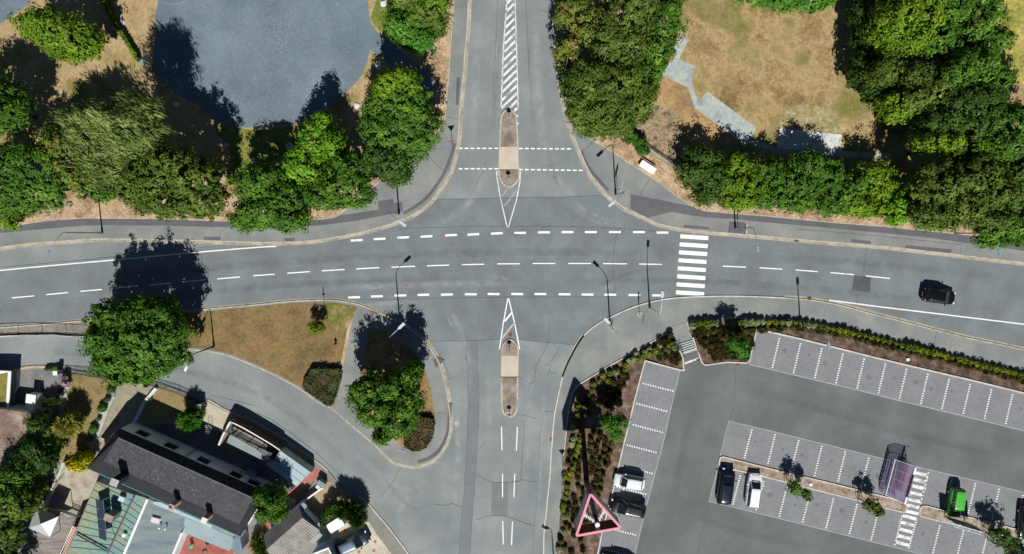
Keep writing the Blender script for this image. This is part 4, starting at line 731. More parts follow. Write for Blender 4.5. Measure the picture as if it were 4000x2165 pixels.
# ---- young trees with stakes
def young(label, lobes, z, mat, base, zb, group='young staked trees of the car park', m=24):
    t = tree(label, lobes, mat, z, None, leaf=.19, sp=.52, tuft=.3, m=m, group=group, name='young_tree', cat='young tree', r0=.05, base=base, z0=zb, limbs=5, rough=.42, inner=.4, low=-.8)
    for k in range(3):
        a = 2.1*k+.4; b = MB(); b.tube([(math.cos(a)*.45, math.sin(a)*.45, -.1), (math.cos(a)*.45, math.sin(a)*.45, 1.7)], .04); b.build('stake', plain('stake_wood', '#6b5a45'), t)
young('bright green young tree in the bed beside the stairs', [(2888, 1352, 38, 32), (2866, 1342, 26, 26), (2900, 1385, 28, 22)], 3.9, LM['fresh'], (2838, 1345), .4)
young('bright green young tree in the bed left of the upper parking bays', [(2385, 1660, 38, 36), (2422, 1650, 33, 28), (2402, 1695, 30, 28), (2368, 1640, 24, 24)], 3.9, LM['fresh'], (2388, 1640), .45)
young('two-lobed young tree above the median beside the white cars', [(3105, 1905, 26, 30), (3150, 1930, 24, 22)], 3.0, LM['mid'], (3084, 1880), .82)
young('thin feathery young tree on the median left of the cart shelter', [(3410, 1975, 30, 36), (3385, 1965, 20, 16), (3435, 1995, 18, 22)], 3.0, LM['olive'], (3352, 1945), .82, m=14)
young('sparse young tree right of the billboard on the second median', [(3915, 2100, 44, 38), (3950, 2130, 30, 28), (3880, 2080, 22, 20)], 3.2, LM['deep'], (3842, 2056), .82, m=16)
young('small young tree seen through the red triangle sign', [(2297, 2042, 24, 20)], 2.6, LM['fresh'], (2285, 2010), .4)
# ---- bed shrubs : four kinds, copied plant by plant
def shrub_proto(mat, r, h, style='round', leaf=.13, seed=1, m=16, sp=.2, tuft=.13):
    V, F = leaves([(0, 0, h*.55, r, r, h*.5)], seed, leaf, sp, tuft, m, style, -.8, .4, .08, 1.3); me = bpy.data.meshes.new('shrub'); me.from_pydata(V.tolist(), [], F.tolist()); me.materials.append(mat); me.update(); return me
PR = {'y': [shrub_proto(LM['yg'], .26, .55, seed=s) for s in (1, 2)], 'd': [shrub_proto(LM['brown'], .25, .65, seed=s, style='needle', leaf=.14) for s in (3, 4)],
      'o': [shrub_proto(LM['shrubd'], .26, .6, seed=s, leaf=.12) for s in (5, 6)], 'v': [shrub_proto(LM['varie'], .28, .55, seed=s, leaf=.2) for s in (7, 8)]}
KN = {'y': 'yellow-green', 'd': 'dark brownish', 'o': 'olive', 'v': 'pale variegated'}
GN = {'y': 'yellow-green shrubs in the car park beds', 'd': 'dark brownish shrubs in the car park beds', 'o': 'olive shrubs in the car park beds', 'v': 'variegated shrubs in the car park beds'}
def put_shrub(kind, u, v, label, z=None, sc=.9):
    z = bedz(u, v) if z is None else z; me = PR[kind][rnd.randrange(2)]; o = bpy.data.objects.new('shrub', me); link(o)
    o.location = P(u, v, z); s = sc*rnd.uniform(.85, 1.2); o.scale = (s*rnd.uniform(.92, 1.1), s, s*rnd.uniform(.85, 1.1)); o.rotation_euler = (0, 0, rnd.uniform(0, 6.28)); tag(o, label, 'shrub', GN[kind])
rowA = [(2704, 1268), (2730, 1264), (2758, 1261), (2780, 1259), (2802, 1257), (2884, 1263), (2906, 1259), (2931, 1255), (2953, 1257)]
line = [(2975, 1258), (3092, 1261), (3176, 1271), (3250, 1283), (3323, 1299), (3433, 1327), (3637, 1377), (3814, 1422), (4060, 1487), (4200, 1520)]
def along(pts, step):
    out = []; carry = 0
    for i in range(len(pts)-1):
        (x0, y0), (x1, y1) = pts[i], pts[i+1]; l = math.hypot(x1-x0, y1-y0); d = carry
        while d < l: out.append((x0+(x1-x0)*d/l, y0+(y1-y0)*d/l)); d += step
        carry = d-l
    return out
L1 = rowA+along(line, 25.0); cnt = {}
for i, (u, v) in enumerate(L1):
    k = 'v' if (rnd.random() < (.6 if u < 2950 else .35 if u < 3200 else 0)) else 'y'
    cnt[k] = cnt.get(k, 0)+1; put_shrub(k, u+rnd.uniform(-2, 2), v+rnd.uniform(-2, 2), sc=1.1, label=f'{ordw(cnt[k])} {KN[k]} shrub from the stairs in the hedge row nearest the road')
L2 = along([(x-4, y+17) for x, y in [(2745, 1270), (2950, 1275)]+line[1:]], 25.0)
for i, (u, v) in enumerate(L2):
    put_shrub('o' if i % 3 else 'd', u+rnd.uniform(-3, 3), v+rnd.uniform(-2, 2), f'{ordw(i+1)} dark shrub from the stairs in the second hedge row')
def T7(x, y): return 2560+x/5.3625, 1220+y/5.3625
bedrows = {'second row below the hedge': [(850, 470), (960, 440), (1080, 420), (1195, 410), (1320, 400), (1450, 400), (1720, 370), (1860, 380), (1990, 390)], 'third row': [(950, 620), (1060, 600), (1190, 560), (1285, 545), (1410, 530), (1570, 530), (1700, 510), (1830, 500), (1945, 540)], 'fourth row': [(1030, 710), (1150, 690), (1260, 670), (1385, 680), (1860, 660), (1995, 660)], 'fifth row': [(1145, 840), (1255, 830), (1370, 810), (1490, 790), (1915, 800)], 'lowest row': [(1230, 970), (1340, 950), (1460, 930), (1580, 930), (1650, 930), (1750, 930), (1900, 950)]}
for rn_, ps in bedrows.items():
    for i, (x, y) in enumerate(ps): put_shrub('d' if rnd.random() < .75 else 'o', *T7(x, y), f'{ordw(i+1)} dark ball from the left, {rn_} right of the stairs')
for i, (x, y) in enumerate([(845, 410), (975, 340), (1090, 330)]): put_shrub('y', *T7(x, y), f'{ordw(i+1)} yellowish shrub right of the upper end of the stairs')
ws = [(300, 460, 'o'), (230, 590, 'd'), (100, 620, 'd'), (340, 650, 'y'), (270, 690, 'y'), (390, 740, 'v'), (80, 700, 'v'), (190, 740, 'o'), (350, 860, 'd'), (210, 910, 'd'), (80, 950, 'd'), (450, 960, 'd'), (330, 1010, 'd'), (420, 1050, 'd'), (440, 790, 'o'), (10, 830, 'y'), (100, 830, 'o'), (250, 800, 'v')]
for i, (x, y, k) in enumerate(ws): put_shrub(k, *T7(x, y), f'{ordw(i+1)} {KN[k]} shrub of the triangular bed end left of the stairs')
w3 = [(1240, 845, 'v'), (1200, 870, 'v'), (1120, 890, 'v'), (1100, 940, 'v'), (1060, 945, 'v'), (1020, 1030, 'y'), (1030, 985, 'y'), (950, 1045, 'v'), (885, 1060, 'y'), (820, 1080, 'y'), (870, 1130, 'y'), (795, 1140, 'v'), (735, 1160, 'y'), (725, 1215, 'y'), (1190, 910, 'y'), (1130, 935, 'y'), (1250, 885, 'y'), (1300, 850, 'y'), (1000, 1075, 'o'), (1040, 1100, 'd'), (980, 1130, 'd'), (960, 1200, 'd'), (1010, 1170, 'o'), (920, 1150, 'o'), (975, 1340, 'd'), (965, 1240, 'd'), (910, 1210, 'o'), (860, 1200, 'd'), (800, 1230, 'o'), (860, 1270, 'd'), (920, 1290, 'd'), (800, 1320, 'o'), (740, 1300, 'd'), (690, 1260, 'o'), (870, 1350, 'd'), (680, 1340, 'o'), (610, 1300, 'o'), (620, 1360, 'y')]
for i, (x, y, k) in enumerate(w3): put_shrub(k, 2000+x/2.323, 1000+y/2.323, f'{KN[k]} shrub, {ordw(i+1)} down the curved bed beside the upper parking column')
w4 = [(590, 60, 'y'), (600, 130, 'y'), (735, 80, 'y'), (630, 290, 'y'), (615, 345, 'y'), (605, 400, 'y'), (590, 435, 'y'), (570, 480, 'y'), (565, 550, 'o'), (545, 605, 'y'), (530, 650, 'y'), (515, 700, 'y'), (505, 770, 'y'), (500, 820, 'y'), (490, 870, 'y'), (465, 940, 'y'), (475, 680, 'y'), (460, 980, 'y'), (740, 285, 'd'), (715, 350, 'o'), (715, 400, 'o'), (710, 460, 'd'), (800, 320, 'd'), (780, 380, 'o'), (765, 435, 'd'), (760, 490, 'o'), (740, 545, 'd'), (800, 540, 'o'), (830, 485, 'o'), (840, 425, 'o'), (845, 365, 'd'), (885, 460, 'o'), (865, 510, 'o'), (790, 590, 'o'), (850, 575, 'o'), (725, 600, 'd'), (720, 650, 'o'), (780, 640, 'o'), (770, 690, 'd'), (825, 670, 'o'), (810, 740, 'o'), (760, 740, 'o'), (745, 790, 'd'), (640, 480, 'd'), (620, 530, 'o'), (600, 580, 'd'), (605, 640, 'o'), (595, 690, 'd'), (900, 400, 'o'), (870, 560, 'o'), (515, 950, 'd'), (500, 1010, 'o'), (560, 1030, 'd'), (550, 1090, 'o'), (575, 935, 'o'), (580, 990, 'd'), (520, 1150, 'o'), (480, 1040, 'v'), (465, 1180, 'v'), (490, 1120, 'o'), (780, 850, 'd'), (550, 340, 'v'), (545, 380, 'v'), (525, 480, 'd'), (510, 560, 'o'), (550, 240, 'v'), (440, 1260, 'o'), (430, 1340, 'v'), (480, 1320, 'o'), (560, 1210, 'd'), (620, 1260, 'o'), (600, 200, 'o'), (780, 20, 'o'), (670, 20, 'd'), (660, 130, 'o'), (800, 800, 'o'), (640, 820, 'd'), (600, 780, 'o'), (560, 880, 'd'), (640, 1350, 'd'), (540, 1380, 'd'), (700, 1180, 'd'), (660, 960, 'o')]
for i, (x, y, k) in enumerate(w4): put_shrub(k, 2000+x/2.323, 1565+y/2.323, f'{KN[k]} shrub, {ordw(i+1)} down the lower bed beside the south pavement')
# ball plants along the garden path
GB = 'clipped balls along the pale garden path'
bp_ = [(441, 1516, 13, 'o'), (425, 1555, 10, 'o'), (407, 1588, 14, 'v'), (391, 1630, 8, 'o'), (373, 1670, 14, 'v'), (358, 1709, 9, 'o'), (340, 1750, 12, 'v'), (589, 1551, 8, 'o'), (238, 1524, 8, 'y')]
BALL = shrub_proto(LM['fresh'], .4, .7, seed=21, leaf=.12); BALD = shrub_proto(LM['hedge'], .4, .7, seed=22, leaf=.1)
for i, (u, v, r, k) in enumerate(bp_):
    o = bpy.data.objects.new('ball_shrub', BALL if k == 'v' else BALD); link(o); o.location = P(u, v+3, .14); s = r/31/.42; o.scale = (s, s, s)
    tag(o, f'{"loose light green" if k == "v" else "clipped dark green"} ball shrub, {ordw(i+1)} from the gate down the pale garden path' if i < 7 else ('small ball shrub alone on the lawn right of the driveway wall' if i == 7 else 'small round shrub beside the dark parking pad'), 'shrub', GB)

tree('pink flowering shrub below the white-capped left garden pillar', [(252, 1478, 16, 14), (258, 1496, 14, 12)], leafmat('leaf_flower', *lf('#6d5a5c', '#a88894', '#c9b0b8'), scale=3), .7, .5, leaf=.14, sp=.35, tuft=.2, bark=False, name='shrub', cat='shrub', part='blossom')
tree('orange-tinged weeds along the pale kerb above the parking pad', [(195, 1441, 22, 7), (222, 1438, 18, 7)], LM['autumn'], .35, .25, leaf=.12, sp=.3, tuft=.16, bark=False, name='flower_clump', cat='flowers', part='foliage')
# ------------------------------------------------------------------ street lamps and signs
GALV = plain('galvanised', '#9aa2a8', .45, .7); LHEAD = plain('lamp_grey', '#c3ccd2', .5, .2); LBLUE = plain('lamp_bluegrey', '#8fa6b5', .4, .3)
BLACKM = plain('black_metal', '#16181c', .5, .4); LENS = plain('lamp_lens', '#4f6672', .2)
def lamp(label, base, h, arm=(0, -1.6), head=(.32, .8), z0=.12, m=GALV, hm=None, group='street lamps around the junction', round_=False):
    t = thing('street_lamp', label, 'street lamp', P(*base, z0), 0, group)
    b = MB(); b.lathe((0, 0, 0), [(.14, 0), (.14, .8), (.09, .9), (.085, h*.5), (.055, h-.25), (.05, h-.1)], 10); b.build('pole', m, t, True)
    ax, ay = arm; L_ = math.hypot(ax, ay)
    b = MB(); pts = [(0, 0, h-.2), (ax*.03, ay*.03, h+.15), (ax*.15, ay*.15, h+.45), (ax*.4, ay*.4, h+.62), (ax*.8, ay*.8, h+.68), (ax, ay, h+.66)] if L_ > .3 else [(0, 0, h-.2), (ax, ay, h+.1)]
    b.tube(pts, [.05, .045, .04, .035, .03, .03], 7) if L_ > .3 else b.tube(pts, .04, 7); b.build('arm', m, t, True)
    a = math.atan2(ay, ax); zh = h+.66 if L_ > .3 else h+.12; d = Vector((math.cos(a), math.sin(a), 0)); c0 = Vector((ax, ay, zh))+d*head[1]*.42
    b = MB()
    if round_: b.lathe(c0, [(.05, .14), (.2, .1), (.3, 0), (.26, -.12), (.05, -.15)][::-1], 12)
    else:
        b.box(c0+Vector((0, 0, .03)), (head[1], head[0], .1), a, .82); b.box(c0-Vector((0, 0, .05)), (head[1]*.9, head[0]*.86, .07), a)
        b.box(c0-d*head[1]*.55, (head[1]*.22, head[0]*.4, .09), a)
    hd = b.build('lamp_head', hm or LHEAD, t)
    b = MB(); b.box(c0-Vector((0, 0, .095)), (head[1]*.6, head[0]*.6, .03), a); b.build('lens', LENS, hd)
    return t
lamp('street lamp at the far left of the north pavement with a long bent arm', (400, 910), 7.4, (-1.3, -2.2), (.3, .75), hm=LBLUE)
lamp('street lamp at the north-west pavement corner beside the dark asphalt patch', (1559, 838), 7.2, (1.35, -1.05), (.36, .95))
lamp('street lamp on the wide north-east pavement corner near the white bench', (2405, 762), 6.8, (-1.3, -1.2), (.36, .9))
lamp('street lamp between the zebra crossing and the south-east pavement kerb', (2538, 1204), 5.9, (.1, 2.0), (.34, .8), m=plain('white_pole', '#c9ccd0', .5))
lamp('street lamp standing on the south-east kerb curve', (2383, 1269), 6.4, (-1.15, 1.15), (.36, .9))
lamp('street lamp right of the zebra crossing leaning over the main road', (2872, 892), 6.2, (.35, -2.1), (.34, .8), hm=LBLUE)
lamp('slim curved lamp at the lane side of the brown meadow', (836, 1353), 5.2, (-.7, -1.5), (.3, .65), m=BLACKM, hm=plain('white_lamp', '#e4e8ea', .4))
lamp('street lamp standing in the long hedge strip above the parking bays', (3128, 1292), 6.9, (.02, -.3), (.36, .8), z0=.3, hm=LBLUE)
lamp('street lamp whose head shows above the tree of the planting bed', (1563, 1283), 7.6, (1.25, 1.15), (.36, .95), z0=.15)
lamp('street lamp half hidden under the trees at the right end of the pavement', (3730, 912), 6, (.8, -1.9), (.32, .8), hm=LBLUE)
lamp('street lamp at the bottom edge beside the south pavement', (2168, 2262), 6.9, (-.5, .1), (.34, .8))
lamp('street lamp at the bottom edge on the car park asphalt', (2712, 2400), 6.9, (0, .3), (.34, .8), z0=ZC)
PLATE = plain('sign_back', '#a9afb3', .4, .5); BLUE = plain('sign_blue', '#1d4f93', .4); WHITE = plain('sign_white', '#e9e9e7', .5); REDS = plain('sign_red', '#b3202a', .5)
def post(name, label, base, h, z0=.12, r=.035, m=GALV):
    t = thing(name, label, 'sign', P(*base, z0)); b = MB(); b.lathe((0, 0, 0), [(r, 0), (r, h), (r*.6, h+.02)], 8); b.build('post', m, t, True)
    return t
def disc(t, z, r, ang, m1, m2, y=.05):
    """plate facing direction ang"""
    def ring(rr, t0, t1):
        b = MB(); n = 20; V = []
        for s_ in (t0, t1):
            for k in range(n):
                a = 6.2832*k/n; x = rr*math.cos(a); zz = rr*math.sin(a)
                V.append((-math.sin(ang)*x+math.cos(ang)*s_, math.cos(ang)*x+math.sin(ang)*s_, z+zz))
        F = [[k, (k+1) % n, n+(k+1) % n, n+k] for k in range(n)]+[list(range(n)), list(range(n, 2*n))[::-1]]
        return b.add(V, F)
    p = ring(r, y, y+.025).build('sign_plate', m1, t); ring(r*.9, y+.026, y+.03).build('sign_face', m2, p); return p
def arrow_on(p, z, r, ang, y=.085):
    """white arrow pointing down to one side"""
    b = MB(); q = [(-.55, .45), (-.4, .6), (.2, 0), (.2, .3), (.42, .3), (.42, -.45), (-.33, -.45), (-.33, -.23), (-.03, -.23)]
    V = [(-math.sin(ang)*x*r*.9+math.cos(ang)*y, math.cos(ang)*x*r*.9+math.sin(ang)*y, z+w_*r*.9) for x, w_ in q]; b.add(V, [list(range(len(V)))]); b.build('arrow', WHITE, p)
for lab, b_, a in (('round blue arrow sign at the upper tip of the north island', (1989, 458), 90), ('round blue arrow sign at the lower tip of the north island', (1986, 697), -90), ('round blue arrow sign at the upper tip of the south island', (1990, 1361), 90), ('round blue arrow sign at the lower tip of the south island', (1990, 1612), -90)):
    t = post('traffic_sign', lab, b_, 1.15, .15, .04, BLACKM); t['group'] = 'blue arrow signs on the traffic islands'; p = disc(t, .86, .29, deg(a), PLATE, BLUE); arrow_on(p, .86, .29, deg(a))
    b = MB(); b.box((0, 0, .02), (.55, .06, .03)); b.box((0, 0, .02), (.06, .4, .03)); b.build('foot', LHEAD, t)
def triangle(t, z, r, ang, up=False):
    for rr, m, y, nm in ((r, REDS, .05, 'sign_plate'), (r*.68, WHITE, .078, 'sign_face')):
        V = []
        for s_ in (y, y+.025):
            for k in range(3):
                a = math.pi/2*(1 if up else -1)+k*2.0944; x = rr*math.cos(a); zz = rr*math.sin(a)
                V.append((-math.sin(ang)*x+math.cos(ang)*s_, math.cos(ang)*x+math.sin(ang)*s_, z+zz))
        b = MB(); b.add(V, [[0, 1, 2], [5, 4, 3], [0, 3, 4, 1], [1, 4, 5, 2], [2, 5, 3, 0]])
        if nm == 'sign_plate': p = b.build(nm, m, t)
        else: b.build(nm, m, p)
t = post('traffic_sign', 'give way triangle sign on the pavement left of the north road', (1767, 565), 2.6); triangle(t, 2.3, .52, deg(100))
t = post('traffic_sign', 'give way sign between the south pavement and the shrub bed', (2199, 1822), 2.6); triangle(t, 2.3, .52, deg(-80))
def plate(t, c_, size, ang, m, name='sign_plate', face=None):
    b = MB(); b.box(c_, size, ang); p = b.build(name, m, t)
    if face:
        d = Vector((-math.sin(ang), math.cos(ang), 0)); b = MB(); b.box(Vector(c_)-d*(size[1]/2+.006), (size[0]*.9, .006, size[2]*.88), ang); b.build('sign_face', face, p)
    return p
t = post('traffic_sign', 'thin sign on a post beside the north-east corner lamp', (2412, 744), 3.0); plate(t, (.05, .25, 2.6), (1.3, .04, .7), deg(76), WHITE, face=BLUE)
t = post('traffic_sign', 'blue sign on a post at the hedge foot above the cycle path', (2808, 806), 2.6); plate(t, (.05, 0, 2.2), (.9, .06, .9), deg(82), PLATE, face=BLUE)
t = post('traffic_sign', 'zebra crossing sign seen edge-on beside the right-hand lamp', (2884, 898), 3.2); plate(t, (.0, .1, 2.6), (1.35, .06, 1.0), deg(88), WHITE, face=BLUE)
t = post('traffic_sign', 'blue plate sign on a round concrete foot near the south-east kerb', (2498, 1229), 3.1); plate(t, (.06, -.25, 2.7), (.95, .05, .7), deg(82), PLATE, face=BLUE); b = MB(); b.lathe((0, 0, -.02), [(.36, 0), (.36, .06), (.3, .07)], 14); b.build('foot', CONC, t)
t = post('traffic_sign', 'small sign leaning at the south-east kerb lamp', (2392, 1285), 1.2); plate(t, (.0, .0, 1.0), (.75, .03, .25), deg(75), WHITE)
t = post('traffic_sign', 'arrow-shaped sign at the top edge of the brown meadow', (1267, 1196), 2.5, .14); plate(t, (0, 0, 2.2), (.5, .03, .5), deg(80), PLATE); plate(t, (0, 0, 1.6), (.3, .03, .25), deg(10), PLATE)
t = post('traffic_sign', 'white street sign at the lower edge of the planting bed', (1583, 1738), 2.6); plate(t, (-.0, 0, 2.5), (1.0, .04, .22), deg(-25), WHITE)
t = thing('hydrant', 'small red hydrant post on the brown meadow', 'hydrant', P(1312, 1344, .14)); b = MB(); b.lathe((0, 0, 0), [(.16, 0), (.16, .06), (.1, .08), (.1, .62), (.15, .66), (.13, .8), (.04, .86)], 12); b.build('body', plain('hydrant_red', '#c8322c', .5), t, True); b = MB(); b.box((.0, 0, .55), (.4, .1, .1)); b.box((0, 0, .56), (.1, .38, .1)); b.build('outlets', plain('hydrant_red', '#c8322c'), t)
# ------------------------------------------------------------------ stones, bench, fences
STONE = surf('white_stone', [c('#b8bbbf'), c('#dcdee0')], 2, 8, .1, obj=True); STONEB = surf('blue_stone', [c('#8d9ba8'), c('#b0bcc6')], 2, 8, .15, obj=True)
def boulder(u, v, r, label, m=STONE, z=.14, el=1.2):
    bm = bmesh.new(); bmesh.ops.create_icosphere(bm, subdivisions=2, radius=1); R = random.Random(int(u*7+v))
    for q in bm.verts: k = 1+R.uniform(-.2, .14); q.co = Vector((q.co.x*r*k, q.co.y*r*k*el, max(q.co.z, -.3)*r*.6*k))
    me = bpy.data.meshes.new('boulder'); bm.to_mesh(me); bm.free(); me.materials.append(m); o = link(bpy.data.objects.new('boulder', me), None, P(u, v, z+r*.15)); o.rotation_euler = (0, 0, R.uniform(0, 3)); tag(o, label, 'boulder', 'white boulders around the play court')
boulder(477, 88, .36, 'white boulder right of the thin clipped hedge'); boulder(560, 236, .4, 'bluish white boulder at the lower end of the thin hedge', STONEB)
boulder(1502, 14, .4, 'white boulder at the top edge right of the play court', el=1.5); boulder(1476, 259, .34, 'white boulder between the court path and the green maple'); boulder(1393, 412, .38, 'white boulder on straw below the play court')
boulder(1132, 574, .5, 'large boulder in the shadow left of the lime green maple', STONEB); boulder(690, 409, .3, 'flat boulder inside the willow shadow'); boulder(885, 568, .3, 'small boulder in the shade below the court', STONEB)
t = thing('bench', 'bright white picnic bench on the straw by the north-east corner', 'bench', P(2526, 657, .14), math.atan2(P(2502, 629).y-P(2560, 666).y, P(2502, 629).x-P(2560, 666).x))
b = MB(); [b.box((0, (i-1.5)*.19, .5), (2.1, .16, .06)) for i in range(4)]; b.build('seat', plain('bench_white', '#f0f0f0', .4), t)
b = MB(); b.box((0, -.4, .75), (2.1, .06, .25)); b.build('backrest', plain('bench_white', '#f0f0f0'), t)
for s_ in (-.85, .85): b = MB(); b.box((s_, 0, .23), (.1, .7, .46)); b.build('leg', GALV, t)
def fence(name, label, px, h, z0, m, n_, rails=(1.0, .55), r=.02, cat='fence', pick=None, wall=None, pr=.03):
    pts = W(px, z0); tot = 0; O = pts[0]; t = thing(name, label, cat, O)
    L = [v-O for v in pts]; b = MB()
    for k in rails: b.tube([v+Vector((0, 0, h*k)) for v in L], r, 6)
    b.build('rails', m, t); ac = [(v.x, v.y) for v in L]; seg = [(Vector((*ac[i], 0)), Vector((*ac[i+1], 0))) for i in range(len(ac)-1)]; tot = sum((q-p).length for p, q in seg)
    def at(d):
        for p, q in seg:
            l = (q-p).length
            if d <= l: return p+(q-p)*d/l
            d -= l
        return seg[-1][1]
    for i in range(n_):
        q = at(tot*i/(n_-1)); b = MB(); b.tube([q, q+Vector((0, 0, h))], pr, 6); b.build('post', m, t)
    if pick:
        b = MB(); k = int(tot/pick[0]); 
        for i in range(k):
            q = at(tot*(i+.5)/k); q2 = at(min(tot, tot*(i+.5)/k+pick[1])); b.tube([q+Vector((0, 0, .05)), q2+Vector((0, 0, h*pick[2]))], pick[3], 4)
            if pick[1]: b.tube([q2+Vector((0, 0, .05)), q+Vector((0, 0, h*pick[2]))], pick[3], 4)
        b.build('pickets', m, t)
    return t
fence('railing', 'dark steel railing on the strip between main road and lane at the left', cr([(-300, 1330), (0, 1306), (87, 1304), (205, 1303), (280, 1305), (334, 1310), (352, 1313)], 4), 1.35, .2, BLACKM, 8, (1, .03), .035, pr=.04)
prism('low_wall', [(-600, 1372), (0, 1313), (87, 1308), (205, 1307), (330, 1315), (330, 1319), (205, 1311), (87, 1312), (0, 1317), (-600, 1376)], 0, .35, WKERB); tag(bpy.data.objects['low_wall'], 'low pale wall under the railing at the left', 'wall')
fence('fence', 'bluish metal fence between the straw bank and the scrub', cr([(2439, 524), (2486, 554), (2525, 580), (2600, 632), (2662, 668)], 3), 1.0, .14, plain('fence_blue', '#9aa8b2', .5, .3), 7, (1, .85, .7, .5, .3), .035)
fence('fence', 'dark lattice picket fence left of the garden gate', [(255, 1452), (330, 1458), (432, 1478)], .85, .14, BLACKM, 5, (.95, .2), .02, pick=(.16, .16, 1.1, .014))
fence('fence', 'dark lattice picket fence right of the garden gate', [(596, 1498), (700, 1530), (800, 1575)], .85, .14, BLACKM, 5, (.95, .2), .02, pick=(.16, .16, 1.1, .014))
def pillar(u, v, s_, h, label, m=WHITE, a=0):
    t = thing('gate_pillar', label, 'pillar', P(u, v, .12), a); b = MB(); b.box((0, 0, h/2), (s_, s_, h)); b.build('shaft', surf('pillar_grey', [c('#8a8f96'), c('#9ca1a6')], 2, 6, .1), t); b = MB(); b.box((0, 0, h+.04), (s_+.12, s_+.12, .08)); b.build('cap', m, t)
pillar(243, 1450, .42, 1.3, 'white-capped pillar at the left end of the garden fence'); pillar(795, 1578, .4, 1.3, 'white-capped pillar at the right end of the lattice fence')
pillar(462, 1482, .35, 1.4, 'grey gate pillar under the big plane tree, left side', GALV); pillar(592, 1496, .4, 1.4, 'grey gate pillar right of the driveway entrance', BLACKM)
t = thing('gate', 'open ornamental iron gate along the driveway', 'gate', P(469, 1488, .14)); a_ = P(469, 1488, .14); e_ = P(449, 1546, .14)-a_
b = MB(); up = Vector((0, 0, 1.15)); b.tube([(0, 0, .1), (0, 0, 1.15)], .03); b.tube([e_, e_+up], .03); b.tube([up, e_+up], .025); b.tube([up*.12, e_+up*.12], .025); b.build('gate_frame', BLACKM, t)
b = MB()
for i in range(9): q = e_*((i+.5)/9); b.tube([q+up*.12, q+up], .013, 4)
for i in range(4):
    q = e_*((i+.5)/4); b.tube([q+Vector((0, 0, .55))+(e_.normalized()*math.cos(k)+Vector((0, 0, 1))*math.sin(k))*.2 for k in np.linspace(0, 6.28, 10)], .014, 4)
b.build('bars', BLACKM, t)
